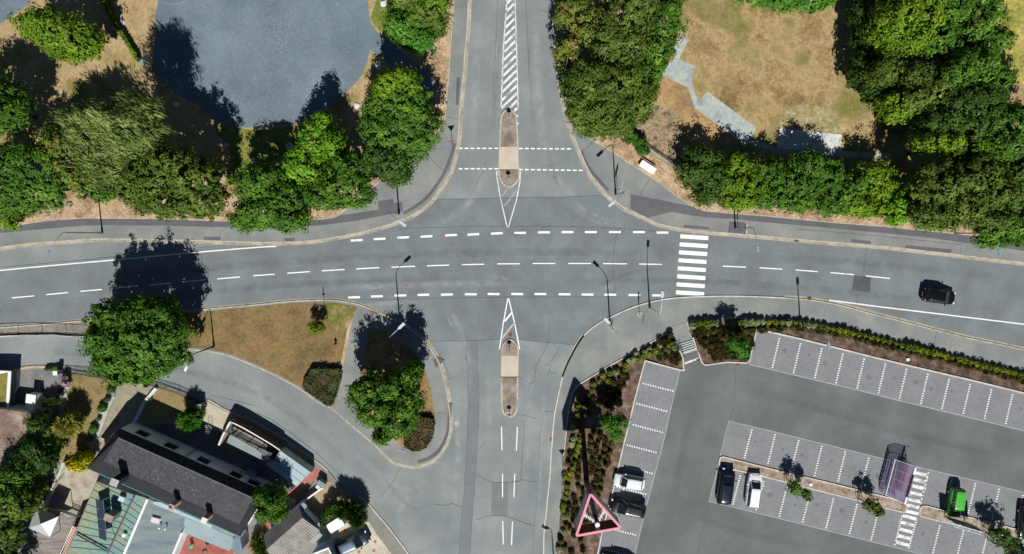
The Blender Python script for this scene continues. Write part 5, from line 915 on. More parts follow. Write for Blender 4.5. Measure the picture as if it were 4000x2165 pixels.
# ------------------------------------------------------------------ vehicles
GLASS = bpy.data.materials.new('car_glass'); GLASS.use_nodes = True; q = GLASS.node_tree.nodes['Principled BSDF']; q.inputs['Base Color'].default_value = (.012, .022, .026, 1); q.inputs['Roughness'].default_value = .08; q.inputs['Specular IOR Level'].default_value = .8
def paint(name, hx, metal=.3, rough=.3):
    m = plain(name, hx, rough, metal, .5, .03); q = m.node_tree.nodes['Principled BSDF']; q.inputs['Coat Weight'].default_value = .6; q.inputs['Coat Roughness'].default_value = .08; return m
TYRE = plain('tyre', '#161616', .9); RIM = plain('rim', '#9a9da1', .3, .9); HLAMP = plain('headlight', '#dfe6ea', .1); RLAMP = plain('taillight', '#a01418', .2); TRIMB = plain('black_trim', '#121315', .5)
def car(label, rear, front, mat, L=4.3, Wd=1.78, hgt=1.48, z0=.03, ws=(.28, .10), rw=(-.44, -.36), roofm=None, sun=False, group='cars', cat='car', dash=False, rails_=False):
    A = P(*rear, z0); B = P(*front, z0); a = math.atan2(B.y-A.y, B.x-A.x); ctr = (A+B)/2
    t = thing('parked_car' if cat == 'car' else 'moving_car', label, 'car', ctr, a, group)
    hw = Wd/2; zb = .92 if hgt < 1.55 else 1.02
    st = [(-.5, .70, .50, .78), (-.485, .84, .36, zb-.06), (-.45, .94, .27, zb), (-.36, .99, .22, zb+.02), (-.18, 1, .2, zb), (.0, 1, .2, zb-.02), (.16, 1, .2, zb-.03), (.28, .985, .21, zb-.05), (.38, .95, .23, zb-.12), (.45, .87, .28, zb-.2), (.485, .76, .36, zb-.28), (.5, .62, .46, zb-.38)]
    V = []; F = []; n = 0
    for x, k, b0, zt in st:
        w_ = hw*k; pr = [(w_*.8, b0), (w_*.97, b0+.1), (w_, (b0+zt)*.5), (w_*.985, zt-.14), (w_*.93, zt-.04), (w_*.82, zt), (w_*.4, zt+.035), (0, zt+.045)]
        pr = pr+[(-y, z) for y, z in pr[-2::-1]]; n = len(pr); V += [(x*L, y, z) for y, z in pr]
    for i in range(len(st)-1):
        for k in range(n-1): F.append([i*n+k, i*n+k+1, (i+1)*n+k+1, (i+1)*n+k])
        F.append([i*n+n-1, i*n, (i+1)*n, (i+1)*n+n-1])
    F.append(list(range(n))); F.append([(len(st)-1)*n+k for k in range(n)][::-1])
    body = mesh('body', V, [f[::-1] for f in F], mat, t, True)
    zr = hgt; xw0, xw1 = ws[0]*L, ws[1]*L; xr0, xr1 = rw[0]*L, rw[1]*L; bw, tw = hw*.9, hw*.7
    def rows(f): return f
    # greenhouse shell
    base = [(xw0, -bw*.78), (xw0-.16, -bw*.93), (0, -bw), (xr0+.2, -bw*.96), (xr0, -bw*.82)]; base += [(x, -y) for x, y in base[::-1]]
    top = [(xw1, -tw*.86), (xw1-.12, -tw*.97), (-.1*L, -tw), (xr1+.14, -tw*.96), (xr1, -tw*.86)]; top += [(x, -y) for x, y in top[::-1]]
    m_ = len(base); V = [(x, y, zb-.03) for x, y in base]+[(x, y, zr-.05) for x, y in top]
    F = [[i, (i+1) % m_, m_+(i+1) % m_, m_+i] for i in range(m_)]+[list(range(m_, 2*m_))]
    g_ = mesh('windows', V, [f[::-1] for f in F], GLASS, t)
    b = MB(); roof = []
    for k_, dz in ((1.03, -.055), (1.03, -.01), (.95, .03), (.6, .05)):
        roof += [((x-(xw1+xr1)/2)*k_+(xw1+xr1)/2, y*k_, zr+dz-.02) for x, y in top]
    F = []
    for j in range(3): F += [[j*m_+i, j*m_+(i+1) % m_, (j+1)*m_+(i+1) % m_, (j+1)*m_+i] for i in range(m_)]
    F.append([3*m_+i for i in range(m_)]); r_ = mesh('roof', roof, F, roofm or mat, t, True)
    b = MB()
    for i in (0, 4, 5, 9): b.tube([V[i], V[m_+i]], .045, 5)
    for i in (2, 7): b.tube([Vector(V[i])+Vector((-.02*L, 0, 0)), Vector(V[m_+i])], .03, 5)
    for s_ in (-1, 1): b.tube([(xw0-.1, s_*bw*.95, zb-.0), (0, s_*bw*1.0, zb), (xr0+.1, s_*bw*.96, zb)], .03, 5)
    b.build('pillars', mat, t)
    if sun:
        b = MB(); b.box((-.02*L, 0, zr+.027), (.17*L, tw*1.35, .012)); b.box((-.21*L, 0, zr+.022), (.15*L, tw*1.3, .012)); b.build('sunroof', GLASS, r_)
    if rails_:
        b = MB()
        for s_ in (-1, 1): b.tube([(xw1-.1, s_*tw*.93, zr+.03), (0, s_*tw*.97, zr+.06), (xr1+.1, s_*tw*.93, zr+.03)], .025, 5)
        b.build('roof_rails', RIM, t)
    for s_ in (-1, 1):
        b = MB(); b.box((ws[0]*L-.42, s_*(hw+.1), zb+.03), (.14, .22, .14), s_*.2, .8); b.build('mirror', mat, t)
        b = MB(); b.box((.462*L, s_*hw*.68, zb-.25), (.2, .34, .13), -s_*.35, .75); b.build('headlight', HLAMP, t)
        b = MB(); b.box((-.472*L, s_*hw*.76, zb-.12), (.16, .26, .2), s_*.3, .8); b.build('taillight', RLAMP, t)
        for xx in (.31, -.31):
            w = bpy.data.objects.new('wheel', None); link(w, t, (xx*L, s_*(hw-.11), .31)); b = MB(); b.tube([(0, -.1, 0), (0, .1, 0)], .31, 18); b.build('tyre', TYRE, w); b = MB(); b.tube([(0, -.108, 0), (0, .108, 0)], .19, 12); b.build('rim', RIM, w)
    b = MB(); b.box((.488*L, 0, .52), (.08, hw*1.1, .2), 0, .9); b.build('grille', TRIMB, t)
    b = MB(); b.box((xw0+.07, 0, zb+.008), (.1, bw*1.3, .03)); b.build('wipers', TRIMB, t)
    b = MB(); b.box((-.497*L, 0, .62), (.03, .5, .12)); b.build('number_plate', WHITE, t)
    for s_ in (-1, 1):
        for xx in (.1, -.12): b = MB(); b.box((xx*L-.1, s_*(hw-.005), zb-.12), (.16, .03, .03)); b.build('door_handle', mat, t)
    return t
car('black car driving alone on the main road at the right', (3597, 1148), (3712, 1163), paint('paint_black', '#0b0d16'), 4.15, 1.8, 1.5, .03, cat='moving')
car('shiny silver-white car in the parking column, nose to the bed', (2507, 1884), (2402, 1866), paint('paint_white', '#dfe3e6', 0, .3), 3.9, 1.72, 1.48, ZC)
car('black estate car below the silver-white car in the parking column', (2507, 1990), (2389, 1964), paint('paint_black2', '#0a0f16'), 4.6, 1.82, 1.5, ZC, rw=(-.47, -.42))
car('dark blue car with glass roof at the left end of the lower bay row', (2819, 1960), (2840, 1822), paint('paint_night', '#0b1226'), 4.75, 1.88, 1.62, ZC, sun=True, rails_=True, rw=(-.47, -.4))
car('white car parked beside the dark blue one in the lower bay row', (2929, 1966), (2944, 1848), paint('paint_white2', '#e9edf0', 0, .3), 4.3, 1.78, 1.55, ZC, rw=(-.48, -.43), rails_=True)
car('small bright green car beside the billboard', (3727, 1899), (3712, 2012), paint('paint_green', '#43b034', 0, .4), 3.8, 1.72, 1.6, ZC, roofm=paint('paint_green', '#43b034'), rw=(-.49, -.45), ws=(.3, .16))
car('dark car cut off by the right edge at the end of the second median', (3998, 1975), (3990, 2090), paint('paint_black', '#0b0d16'), 4.4, 1.8, 1.5, ZC)
car('black car in the bottom right corner beside the sparse young tree', (3935, 2240), (3968, 2115), paint('paint_black', '#0b0d16'), 4.4, 1.8, 1.5, ZC)
car('dark car cut off by the bottom edge of the parking column', (2477, 2206), (2342, 2174), paint('paint_black2', '#0a0f16'), 4.5, 1.8, 1.5, ZC)
car('grey-blue saloon with a silver roof on the paved yard at the bottom', (1318, 2141), (1446, 2083), paint('paint_greyblue', '#28323f', .3), 4.55, 1.85, 1.45, .14, roofm=paint('paint_silver', '#5d6878', .5, .35))
# ------------------------------------------------------------------ tall triangular sign beside the car park
zt = 12.1; hb = 2.2
t = thing('pylon_sign', 'tall pylon with a pink triangular sign ring over the planting bed', 'pylon sign', P(2291, 1882, .4))
O = t.location; ctr = P(2331, 2041, 11.5)
b = MB(); b.tube([(0, 0, -.3), (0, 0, 2.5), ((ctr-O).x*.5, (ctr-O).y*.5, 6.5), ((ctr-O).x, (ctr-O).y, 11.9-O.z)], [.36, .34, .31, .26], 16); b.build('pole', plain('pylon_slate', '#4a5566', .5, .3), t, True)
b = MB(); b.lathe((0, 0, -.35), [(.42, 0), (.42, .12), (.38, .14)], 16); b.build('base_plate', WHITE, t)
b = MB(); b.lathe(ctr-O+Vector((0, 0, .5)), [(.27, 0), (.27, .16), (.22, .2)], 14); b.build('cap', WHITE, t)
tri = [Vector(P(2308, 1938, zt)), Vector(P(2257, 2089, zt)), Vector(P(2418, 2060, zt))]
cen = sum(tri, Vector())/3
def ringpts(off):
    """rounded triangle grown by off metres"""
    out = []; n = 3
    for i in range(3):
        p = tri[i]; a_ = (tri[i-1]-p).normalized(); b_2 = (tri[(i+1) % 3]-p).normalized(); na = Vector((a_.y, -a_.x, 0)); nb = Vector((-b_2.y, b_2.x, 0))
        if na.dot(p-cen) < 0: na = -na
        if nb.dot(p-cen) < 0: nb = -nb
        for k in range(7):
            d = na.lerp(nb, k/6).normalized(); out.append(p+d*off)
    return out
def hoop(o0, o1, z0, z1, m, name, parent, closed=True):
    A = ringpts(o0); B_ = ringpts(o1); n = len(A); V = []
    for z in (z0, z1):
        V += [(p.x-O.x, p.y-O.y, z-O.z) for p in A]+[(p.x-O.x, p.y-O.y, z-O.z) for p in B_]
    F = []
    for i in range(n):
        j = (i+1) % n; F += [[i, i+n, j+n, j], [2*n+i, 2*n+j, 3*n+j, 3*n+i], [i, j, 2*n+j, 2*n+i], [n+i, 3*n+i, 3*n+j, n+j]]
    return mesh(name, V, F, m, parent)
PINKM = plain('pink_steel', '#d98492', .5); DRED = plain('dark_red_steel', '#5a1720', .5)
hoop(-.02, .24, zt-.14, zt, PINKM, 'ring', t); hoop(-.02, .24, zt-hb-.14, zt-hb, PINKM, 'ring', t)
hoop(.02, .2, zt-hb, zt-.14, DRED, 'sign_panels', t)
LGT2 = plain('panel_grey', '#8d949c', .4)
# lettering band: bent light strokes on the three faces, as blurred in the photo
for i in range(3):
    p, q_ = tri[i], tri[(i+1) % 3]; d = (q_-p).normalized(); nn = Vector((d.y, -d.x, 0)); nn = nn if nn.dot((p+q_)/2-cen) > 0 else -nn; L_ = (q_-p).length; b = MB(); a = math.atan2(d.y, d.x)
    b.box((p+q_)/2-O+nn*.212+Vector((0, 0, -hb/2-.07)), (L_*.86, .02, hb*.72), a); pa = b.build('sign_face', LGT2, t)
b = MB()
for i in range(3):
    mid = (tri[i]+tri[(i+1) % 3])/2; 
    for zz in (zt-.3, zt-hb+.2):
        e = Vector((mid.x, mid.y, zz))-O; d = (tri[i]-tri[(i+1) % 3]).normalized()*.32; h_ = Vector((ctr.x, ctr.y, zz-.1))-O
        b.tube([h_+d*.25, e+(h_-e)*.06+d*.2], .05, 5); b.tube([h_-d*.25, e+(h_-e)*.06-d*.2], .05, 5); b.tube([e+(h_-e)*.06+d, e+(h_-e)*.06-d], .05, 5)
    for k in (.3, .55, .8): e = Vector((mid.x, mid.y, zt-.3))-O; h_ = Vector((ctr.x, ctr.y, zt-.4))-O; d = (tri[i]-tri[(i+1) % 3]).normalized()*.25; p0 = h_.lerp(e, k); b.tube([p0+d, p0-d], .035, 5)
b.build('brackets', WHITE, t)
# ------------------------------------------------------------------ cart shelter with carts
t = thing('cart_shelter', 'glazed shopping cart shelter with white frame beside the striped walkway', 'shelter', P(3490, 1870, ZC)); O = t.location
z_ = 2.3+ZC
c4 = [P(3497, 1795, ZC+1.55), P(3576, 1822, ZC+2.15), P(3533, 1966, ZC+2.15), P(3460, 1934, ZC+1.55)]
c4 = [v-O for v in c4]; ridge = [c4[0].lerp(c4[1], .42)+Vector((0, 0, .3)), c4[3].lerp(c4[2], .42)+Vector((0, 0, .3))]
b = MB()
for i, v in enumerate(c4): b.tube([(v.x, v.y, 0), v], .045, 6)
for k in (.25, .5, .75):
    for A_, B_ in ((c4[0], c4[3]), (c4[1], c4[2])): v = A_.lerp(B_, k); b.tube([(v.x, v.y, 0), v], .035, 6)
b.build('posts', WHITE, t)
b = MB(); b.tube([c4[0], c4[3]], .06, 6); b.tube([c4[0].lerp(c4[1], .16), c4[3].lerp(c4[2], .16)], .035, 6); b.tube([c4[1], c4[2]], .06, 6)
for k in (0, .25, .5, .75, 1):
    v = c4[0].lerp(c4[3], k); w_ = c4[1].lerp(c4[2], k); e = ridge[0].lerp(ridge[1], k); b.tube([v, e, w_, w_+(w_-e)*.5+Vector((0, 0, .15))], .032, 6)
for zz in (.6, 1.2): b.tube([(c4[3].x, c4[3].y, zz), (c4[2].x, c4[2].y, zz)], .03, 6); b.tube([(c4[0].x, c4[0].y, zz), (c4[3].x, c4[3].y, zz)], .03, 6)
b.build('roof_frame', WHITE, t)
GL = bpy.data.materials.new('shelter_glass'); GL.use_nodes = True; N = GL.node_tree.nodes; Lk = GL.node_tree.links; N.remove(N['Principled BSDF']); tr_ = N.new('ShaderNodeBsdfTransparent'); tr_.inputs[0].default_value = (.68, .66, .8, 1); gl_ = N.new('ShaderNodeBsdfGlossy'); gl_.inputs['Roughness'].default_value = .1; mx_ = N.new('ShaderNodeMixShader'); df_ = N.new('ShaderNodeBsdfDiffuse'); df_.inputs[0].default_value = (.42, .38, .55, 1); m0_ = N.new('ShaderNodeMixShader'); m0_.inputs[0].default_value = .22; Lk.new(tr_.outputs[0], m0_.inputs[1]); Lk.new(df_.outputs[0], m0_.inputs[2]); mx_.inputs[0].default_value = .06; Lk.new(m0_.outputs[0], mx_.inputs[1]); Lk.new(gl_.outputs[0], mx_.inputs[2]); Lk.new(mx_.outputs[0], N['Material Output'].inputs[0])
b = MB(); up = Vector((0, 0, .03)); b.add([c4[0]+up, ridge[0]+up, ridge[1]+up, c4[3]+up], [[0, 1, 2, 3]]); b.add([ridge[0]+up, c4[1]+up, c4[2]+up, ridge[1]+up], [[0, 1, 2, 3]]); b.build('roof_panes', GL, t)
b = MB(); b.add([(c4[0].x, c4[0].y, .2), (c4[3].x, c4[3].y, .2), (c4[3].x, c4[3].y, 1.45), (c4[0].x, c4[0].y, 1.45)], [[0, 1, 2, 3]]); b.add([(c4[2].x, c4[2].y, .2), (c4[3].x, c4[3].y, .2), (c4[3].x, c4[3].y, 1.45), (c4[2].x, c4[2].y, 2.1)], [[0, 1, 2, 3]]); b.build('wall_panes', GL, t)
a = math.atan2((c4[2]-c4[1]).y, (c4[2]-c4[1]).x); b = MB(); mid = c4[1].lerp(c4[2], .52); b.box(mid+Vector((0, 0, -.1)), ((c4[2]-c4[1]).length*.6, .12, .55), a); b.build('sign_board', plain('plum_board', '#4a1530', .5), t)
b = MB(); b.box(c4[1].lerp(c4[2], .12)+Vector((0, 0, .05)), (.9, .22, .2), a); b.box(c4[1].lerp(c4[2], .92)+Vector((0, 0, .05)), (.9, .22, .2), a); b.build('gutter', WHITE, t)
WIRE = plain('cart_wire', '#b9bcc2', .35, .8); HAND = plain('cart_red', '#d83a5c', .4)
dirn = (c4[0]-c4[3]).normalized(); ang = math.atan2(dirn.y, dirn.x)
def wire_mesh():
    b = MB(); bw, tw, l = .2, .27, .8
    for i in range(7):
        x = -l/2+l*i/6; w_ = bw+(tw-bw)*(1-i/6); b.tube([(x, -w_, .95), (x*.85, -w_*.8, .45), (x*.85, w_*.8, .45), (x, w_, .95)], .009, 3)
    for zz, k in ((.95, 1), (.7, .92), (.47, .85)): b.tube([(-l/2*k, -tw*k, zz), (l/2*k, -bw*k, zz), (l/2*k, bw*k, zz), (-l/2*k, tw*k, zz), (-l/2*k, -tw*k, zz)], .012, 4)
    b.tube([(-.3, -.22, .1), (.35, -.2, .1), (.35, .2, .1), (-.3, .22, .1)], .02, 4); b.tube([(-.4, -.22, .95), (-.3, -.22, .1)], .018, 4); b.tube([(-.4, .22, .95), (-.3, .22, .1)], .018, 4)
    return b
def wheels_mesh():
    b = MB()
    for x, y in ((-.3, -.22), (-.3, .22), (.35, -.2), (.35, .2)): b.tube([(x, y-.02, .06), (x, y+.02, .06)], .06, 8)
    return b
proto = None; cn = 0
rows_ = [(3484, 1911, 3508, 1830, 9, 'left'), (3512, 1905, 3537, 1812, 11, 'middle'), (3526, 1910, 3550, 1812, 11, 'right')]
for (u0, v0, u1, v1, n_, nm) in rows_:
    A_ = P(u0, v0, ZC+1); B_ = P(u1, v1, ZC+1)
    for i in range(n_):
        p = A_.lerp(B_, i/(n_-1)); lab = f'{ordw(i+1)} cart from the median in the {nm} nested row under the shelter'; loc = (p.x, p.y, ZC+.006)
        if proto is None:
            proto = thing('shopping_cart', lab, 'shopping cart', loc, ang, 'shopping carts nested in the shelter'); wire_mesh().build('basket', WIRE, proto); wheels_mesh().build('wheels', TYRE, proto)
            b = MB(); b.tube([(-.45, -.27, 1.02), (-.45, .27, 1.02)], .035, 6); b.box((-.36, 0, .9), (.06, .42, .2)); b.build('handle', HAND, proto)
        else:
            r = proto.copy(); COL.objects.link(r); r.location = loc; r['label'] = lab
            for ch in list(proto.children): d = ch.copy(); COL.objects.link(d); d.parent = r
# billboard
t = thing('billboard', 'dark billboard on two posts with white lattice frame behind the green car', 'billboard', P(3725, 2022, ZC+.1)); O = t.location
A_ = P(3680, 2008, ZC); B_ = P(3772, 2036, ZC); ex = (B_-A_).normalized(); a = math.atan2(ex.y, ex.x); mid = (A_+B_)/2-O
mid.z = 0
for s_ in (-1.35, 1.35): q_ = mid+ex*s_; b = MB(); b.tube([(q_.x, q_.y, -.1), (q_.x, q_.y, 3.1)], .06, 8); b.build('post', WHITE, t)
b = MB(); b.box(mid+Vector((0, 0, 1.85)), (3.8, .08, 2.3), a); b.build('board', plain('board_navy', '#1d2430', .5), t)
nb = Vector((math.sin(a), -math.cos(a), 0)); b = MB()
for zz, off in ((3.02, .1), (2.9, .45), (1.9, .12), (1.0, .5)):
    q_ = mid+nb*off+Vector((0, 0, zz)); b.tube([q_-ex*1.95, q_+ex*1.95], .035, 6)
for s_ in (-1.4, 0, 1.4): 
    b.tube([mid+ex*s_+nb*.1+Vector((0, 0, 3.02)), mid+ex*s_+nb*.45+Vector((0, 0, 2.9))], .03, 5); b.tube([mid+ex*s_+nb*.12+Vector((0, 0, 1.9)), mid+ex*s_+nb*.5+Vector((0, 0, 1.0))], .03, 5)
b.build('lattice_frame', plain('frame_white', '#d8dff0', .4), t)
for u, v, l_ in ((3166, 1893, 'white square utility cover on the first median'), (3545, 1405, 'white utility cover in the mulch above the parking bays'), (3914, 2072, 'small white utility stub on the second median')):
    zz = bedz(u, v) if v < 1600 else ZC+.1; b = MB(); b.box((0, 0, .06), (.38, .34, .12), .1); o = b.build('utility_cover', WHITE, loc=P(u, v, zz)); tag(o, l_, 'utility cover')

fence('fence', 'low lattice edging fence curving inside the shaded planting bed', cr([(1458, 1284), (1517, 1308), (1565, 1342), (1612, 1384), (1640, 1430), (1655, 1470)], 3), .35, .14, plain('lattice_grey', '#6b7078'), 6, (.9, .1), .02, pick=(.25, .25, 1, .015))
# ------------------------------------------------------------------ garden ground in the south-west corner
z1 = .124
LAWN = surf('garden_lawn', [c('#666533'), c('#80704a'), c('#8e7b56'), c('#6f7238')], .7, 5, .2, detail=8, bump=.2)
PATHM = surf('garden_path', [c('#a5a79d'), c('#b3b5ab')], 1.2, 7, .1)
def flat(name, px, m, z=z1): return sheet(name, px, z, m)
flat('lane_edge', [(56, 1438), (130, 1428), (250, 1430), (250, 1440), (130, 1440), (56, 1448)], GR_TAN, .13)
flat('lawn', [(272, 1462), (300, 1463), (432, 1482), (437, 1497), (420, 1535), (392, 1590), (360, 1670), (335, 1730), (322, 1790), (270, 1810), (215, 1800), (180, 1850), (150, 1850), (215, 1770), (235, 1700), (240, 1640), (250, 1600), (262, 1500)], LAWN, .13)
flat('garden_path', [(445, 1484), (468, 1495), (448, 1550), (425, 1600), (400, 1670), (372, 1735), (356, 1770), (334, 1755), (345, 1720), (372, 1650), (400, 1580), (425, 1530)], PATHM, .136)
flat('garden_path', [(262, 1500), (268, 1515), (258, 1560), (248, 1605), (243, 1645), (225, 1640), (232, 1590), (240, 1540)], PATHM, .136)
flat('driveway', [(478, 1478), (606, 1494), (596, 1520), (560, 1590), (530, 1650), (470, 1700), (400, 1780), (362, 1800), (358, 1770), (405, 1672), (452, 1552), (474, 1497)], surf('drive_concrete', [c('#7d7767'), c('#948d7a'), c('#a39b87')], .6, 4, .15, detail=8), .13)
flat('parking_pad', [(56, 1448), (240, 1444), (245, 1470), (225, 1520), (213, 1560), (140, 1610), (52, 1600)], surf('pad_asphalt', [c('#6a6b6d'), c('#7b7b7c'), c('#84807e')], .5, 5, .15), .13)
flat('lawn', [(617, 1512), (700, 1540), (798, 1584), (780, 1640), (770, 1655), (700, 1630), (640, 1640), (570, 1660), (556, 1625), (590, 1555)], surf('front_lawn', [c('#7f7048'), c('#94825e')], .7, 5, .2), .13)
flat('concrete_pad', [(811, 1570), (908, 1622), (872, 1690), (783, 1646)], surf('pad_concrete', [c('#b0a995'), c('#bcb5a2')], .7, 6, .07), .132)
flat('patio', [(540, 1660), (780, 1650), (1100, 1800), (1240, 1860), (1170, 1990), (1060, 1930), (700, 1800)], surf('patio_dark', [c('#5c5c5a'), c('#6e6d69')], .6, 5, .15), .128)
flat('concrete_terrace', [(244, 1812), (380, 1800), (420, 1890), (360, 1925), (300, 2030), (180, 1960)], CONC, .13)
BRK = brickmat('brick_path', c('#9d5c50'), c('#b06c5c'), c('#8f7066'), .6, .3, .15, .015)
flat('brick_path', [(1228, 1822), (1264, 1852), (1166, 1920), (1126, 1962), (1110, 1940), (1160, 1896)], BRK, .14)
flat('brick_path', [(1126, 1962), (1110, 1940), (1010, 2060), (960, 2130), (985, 2165), (1040, 2080)], BRK, .14)
flat('brick_patio', [(708, 2080), (920, 2150), (880, 2200), (660, 2200)], surf('red_patio', [c('#8e5448'), c('#a06456')], .8, 6, .12), .14)
flat('paver_drive', [(1272, 1880), (1282, 1876), (1344, 1916), (1400, 1960), (1380, 2000), (1290, 2000), (1267, 1995), (1180, 2090), (1150, 1985), (1224, 1932)], brickmat('yellow_paver', c('#96896c'), c('#a5987a'), c('#7e735b'), .6, .35, .35, .03), .134)
flat('paver_yard', [(1290, 2035), (1345, 2010), (1425, 2016), (1470, 2085), (1534, 2170), (1600, 2300), (1320, 2300), (1290, 2120)], brickmat('light_paver', c('#bdb6a4'), c('#c9c2b0'), c('#a39c8b'), .4, .3, .3, .02), .134)
for i, (x, y) in enumerate([(1615, 960), (2160, 1165), (2140, 1330), (1870, 1350), (1960, 860), (1660, 800)]):
    u, v = 1000+x/4.646, 1865+y/4.646; b = MB(); R_ = random.Random(i); V = [(math.cos(k*.785)*.24*(1 if k % 2 else .8), math.sin(k*.785)*.24*(1 if k % 2 else .8), 0) for k in range(8)]; b.add(V, [list(range(8))]); o = b.build('red_paver_inlay', surf('red_inlay', [c('#a85a50'), c('#b96a5e')], 4, 10, .2), loc=P(u, v, .14)); o['kind'] = 'structure'
def wall(label, px, h, wd, m, z0=.12, name='garden_wall', capm=None):
    pts = W(px, z0+h); O = Vector((pts[0].x, pts[0].y, z0)); t = thing(name, label, 'wall', O); b = MB(); L = [p-O for p in pts]
    ribbon_mb(b, L, -wd/2, wd/2, 0, h-.04); b.build('wall', m, t); b = MB(); ribbon_mb(b, L, -wd/2-.02, wd/2+.02, h-.04, h); b.build('coping', capm or m, t); return t
WHW = surf('white_render', [c('#c9ccd2'), c('#dcdee2')], .8, 6, .05); LTW = surf('light_stone', [c('#b4b2a8'), c('#c6c4ba')], 1, 6, .08)
wall('white low wall along the right side of the driveway', [(608, 1518), (560, 1575), (520, 1655)], .5, .3, WHW)
wall('pale wall with gravel top left of the terrace', [(248, 1808), (236, 1840), (212, 1890), (180, 1960), (140, 2040)], .9, .28, LTW)
wall('short pale bench wall at the terrace corner', [(250, 1814), (303, 1842)], .5, .3, LTW)
wall('white thin wall between brick path and paved drive', [(1262, 1905), (1224, 1932), (1183, 1963)], .9, .14, WHITE)
flat('gravel_bed', [(213, 1797), (228, 1792), (244, 1803), (220, 1850), (200, 1880), (196, 1850)], surf('white_gravel', [c('#8d8a80'), c('#aba89e')], 1.5, 6, .3), .15)
# ------------------------------------------------------------------ buildings
def bldg(name, label, cat='building', u=0, v=0): return thing(name, label, cat, P(u, v, .12))
def roofpoly(b, pts, O, thick=.12):
    """pts world vectors (3D) of a planar-ish roof, extruded downward"""
    n = len(pts); q = [p-O for p in pts]; V = [tuple(p) for p in q]+[(p.x, p.y, p.z-thick) for p in q]
    a = sum(q[i].x*q[(i+1) % n].y-q[(i+1) % n].x*q[i].y for i in range(n)); top = list(range(n)); bot = list(range(n, 2*n))[::-1]
    F = [top, bot]+[[(i+1) % n, i, n+i, n+(i+1) % n] for i in range(n)]
    if a < 0: F = [f[::-1] for f in F]
    b.add(V, F)
def box_building(name, label, px, z, wallm, roofm, cat='shed', inset=.0, rim_=None, rimm=None, rimh=.15, z0=0):
    pts = W(px, z); ctr = sum(pts, Vector())/len(pts); O = Vector((ctr.x, ctr.y, z0)); t = thing(name, label, cat, O); n = len(pts)
    ins = [p+(ctr-p).normalized()*inset for p in pts]; b = MB(); b.prism([((p-O).x, (p-O).y) for p in ins], 0, z-z0-.1); b.build('wall', wallm, t)
    b = MB(); roofpoly(b, pts, O, .1); b.build('roof', roofm, t)
    if rim_: b = MB(); L = [p-O for p in pts]; ribbon_mb(b, L+L[:1], -rim_/2, rim_/2, z-z0-.05, z-z0+rimh); b.build('roof_edge', rimm or WHITE, t)
    return t
# slate house
SL = bpy.data.materials.new('slate'); SL.use_nodes = True; N = SL.node_tree.nodes; Lk = SL.node_tree.links; B_ = N['Principled BSDF']; B_.inputs['Roughness'].default_value = .75
g_ = N.new('ShaderNodeNewGeometry'); mp = N.new('ShaderNodeMapping'); hx = P(989, 1945, 4.3)-P(463, 1710, 4.3); mp.inputs['Rotation'].default_value[2] = -math.atan2(hx.y, hx.x)+.3; Lk.new(g_.outputs['Position'], mp.inputs[0])
br = N.new('ShaderNodeTexBrick'); br.inputs['Scale'].default_value = 1; br.inputs['Brick Width'].default_value = .34; br.inputs['Row Height'].default_value = .26; br.inputs['Mortar Size'].default_value = .022
br.inputs['Color1'].default_value = c('#36373c'); br.inputs['Color2'].default_value = c('#4a4b51'); br.inputs['Mortar'].default_value = c('#1b1b1f'); Lk.new(mp.outputs[0], br.inputs[0])
vo = N.new('ShaderNodeTexVoronoi'); vo.inputs['Scale'].default_value = 2.1; Lk.new(mp.outputs[0], vo.inputs[0]); r1 = N.new('ShaderNodeValToRGB'); r1.color_ramp.elements[0].position = .1; r1.color_ramp.elements[0].color = (1, 1, 1, 1); r1.color_ramp.elements[1].position = .2; r1.color_ramp.elements[1].color = (0, 0, 0, 1); Lk.new(vo.outputs['Distance'], r1.inputs[0])
no = N.new('ShaderNodeTexNoise'); no.inputs['Scale'].default_value = .45; Lk.new(g_.outputs['Position'], no.inputs[0]); r2 = N.new('ShaderNodeMapRange'); r2.inputs[1].default_value = .42; r2.inputs[2].default_value = .62; r2.inputs[4].default_value = .85; Lk.new(no.outputs[0], r2.inputs[0]); ml = N.new('ShaderNodeMath'); ml.operation = 'MULTIPLY'; Lk.new(r1.outputs[0], ml.inputs[0]); Lk.new(r2.outputs[0], ml.inputs[1])
mc = N.new('ShaderNodeMix'); mc.data_type = 'RGBA'; mc.inputs['B'].default_value = c('#8a8d93'); Lk.new(ml.outputs[0], mc.inputs['Factor']); Lk.new(br.outputs[0], mc.inputs['A']); Lk.new(mc.outputs['Result'], B_.inputs['Base Color'])
SLD = brickmat('slate_dark', c('#2a2b2f'), c('#35363b'), c('#151518'), -math.atan2(hx.y, hx.x)+.3, .34, .26, .02)  # darker slate copy, unlit look of north and end slopes put into colour
zr, ze, zs = 5.1, 3.4, 3.5
RL, RR = P(463, 1710, zr), P(989, 1945, zr); NL, NR = P(463, 1673, ze), P(1022, 1915, ze); SLc, SRc = P(340, 1829, zs), P(938, 2096, zs); GL_, GR_ = P(404, 1802, 4.2), P(935, 2050, 4.2); WLc, ERc = P(446, 1686, ze+.1), P(1040, 1925, ze)
t = thing('slate_house', 'long slate-roofed house with sky-tinted white walls and three chimneys', 'house', Vector(((SLc.x+NR.x)/2, (SLc.y+NR.y)/2, .12))); O = t.location
b = MB(); roofpoly(b, [RL, GL_, GR_, RR], O); main = b.build('roof', SL, t)
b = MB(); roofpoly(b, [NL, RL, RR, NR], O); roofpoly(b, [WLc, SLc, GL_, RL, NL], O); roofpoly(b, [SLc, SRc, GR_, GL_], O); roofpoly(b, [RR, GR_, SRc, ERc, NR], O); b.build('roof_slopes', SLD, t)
b = MB(); b.tube([RL-O+Vector((0, 0, .04)), RR-O+Vector((0, 0, .04))], .09, 6); b.build('ridge', plain('ridge_tile', '#6a6c70'), t)
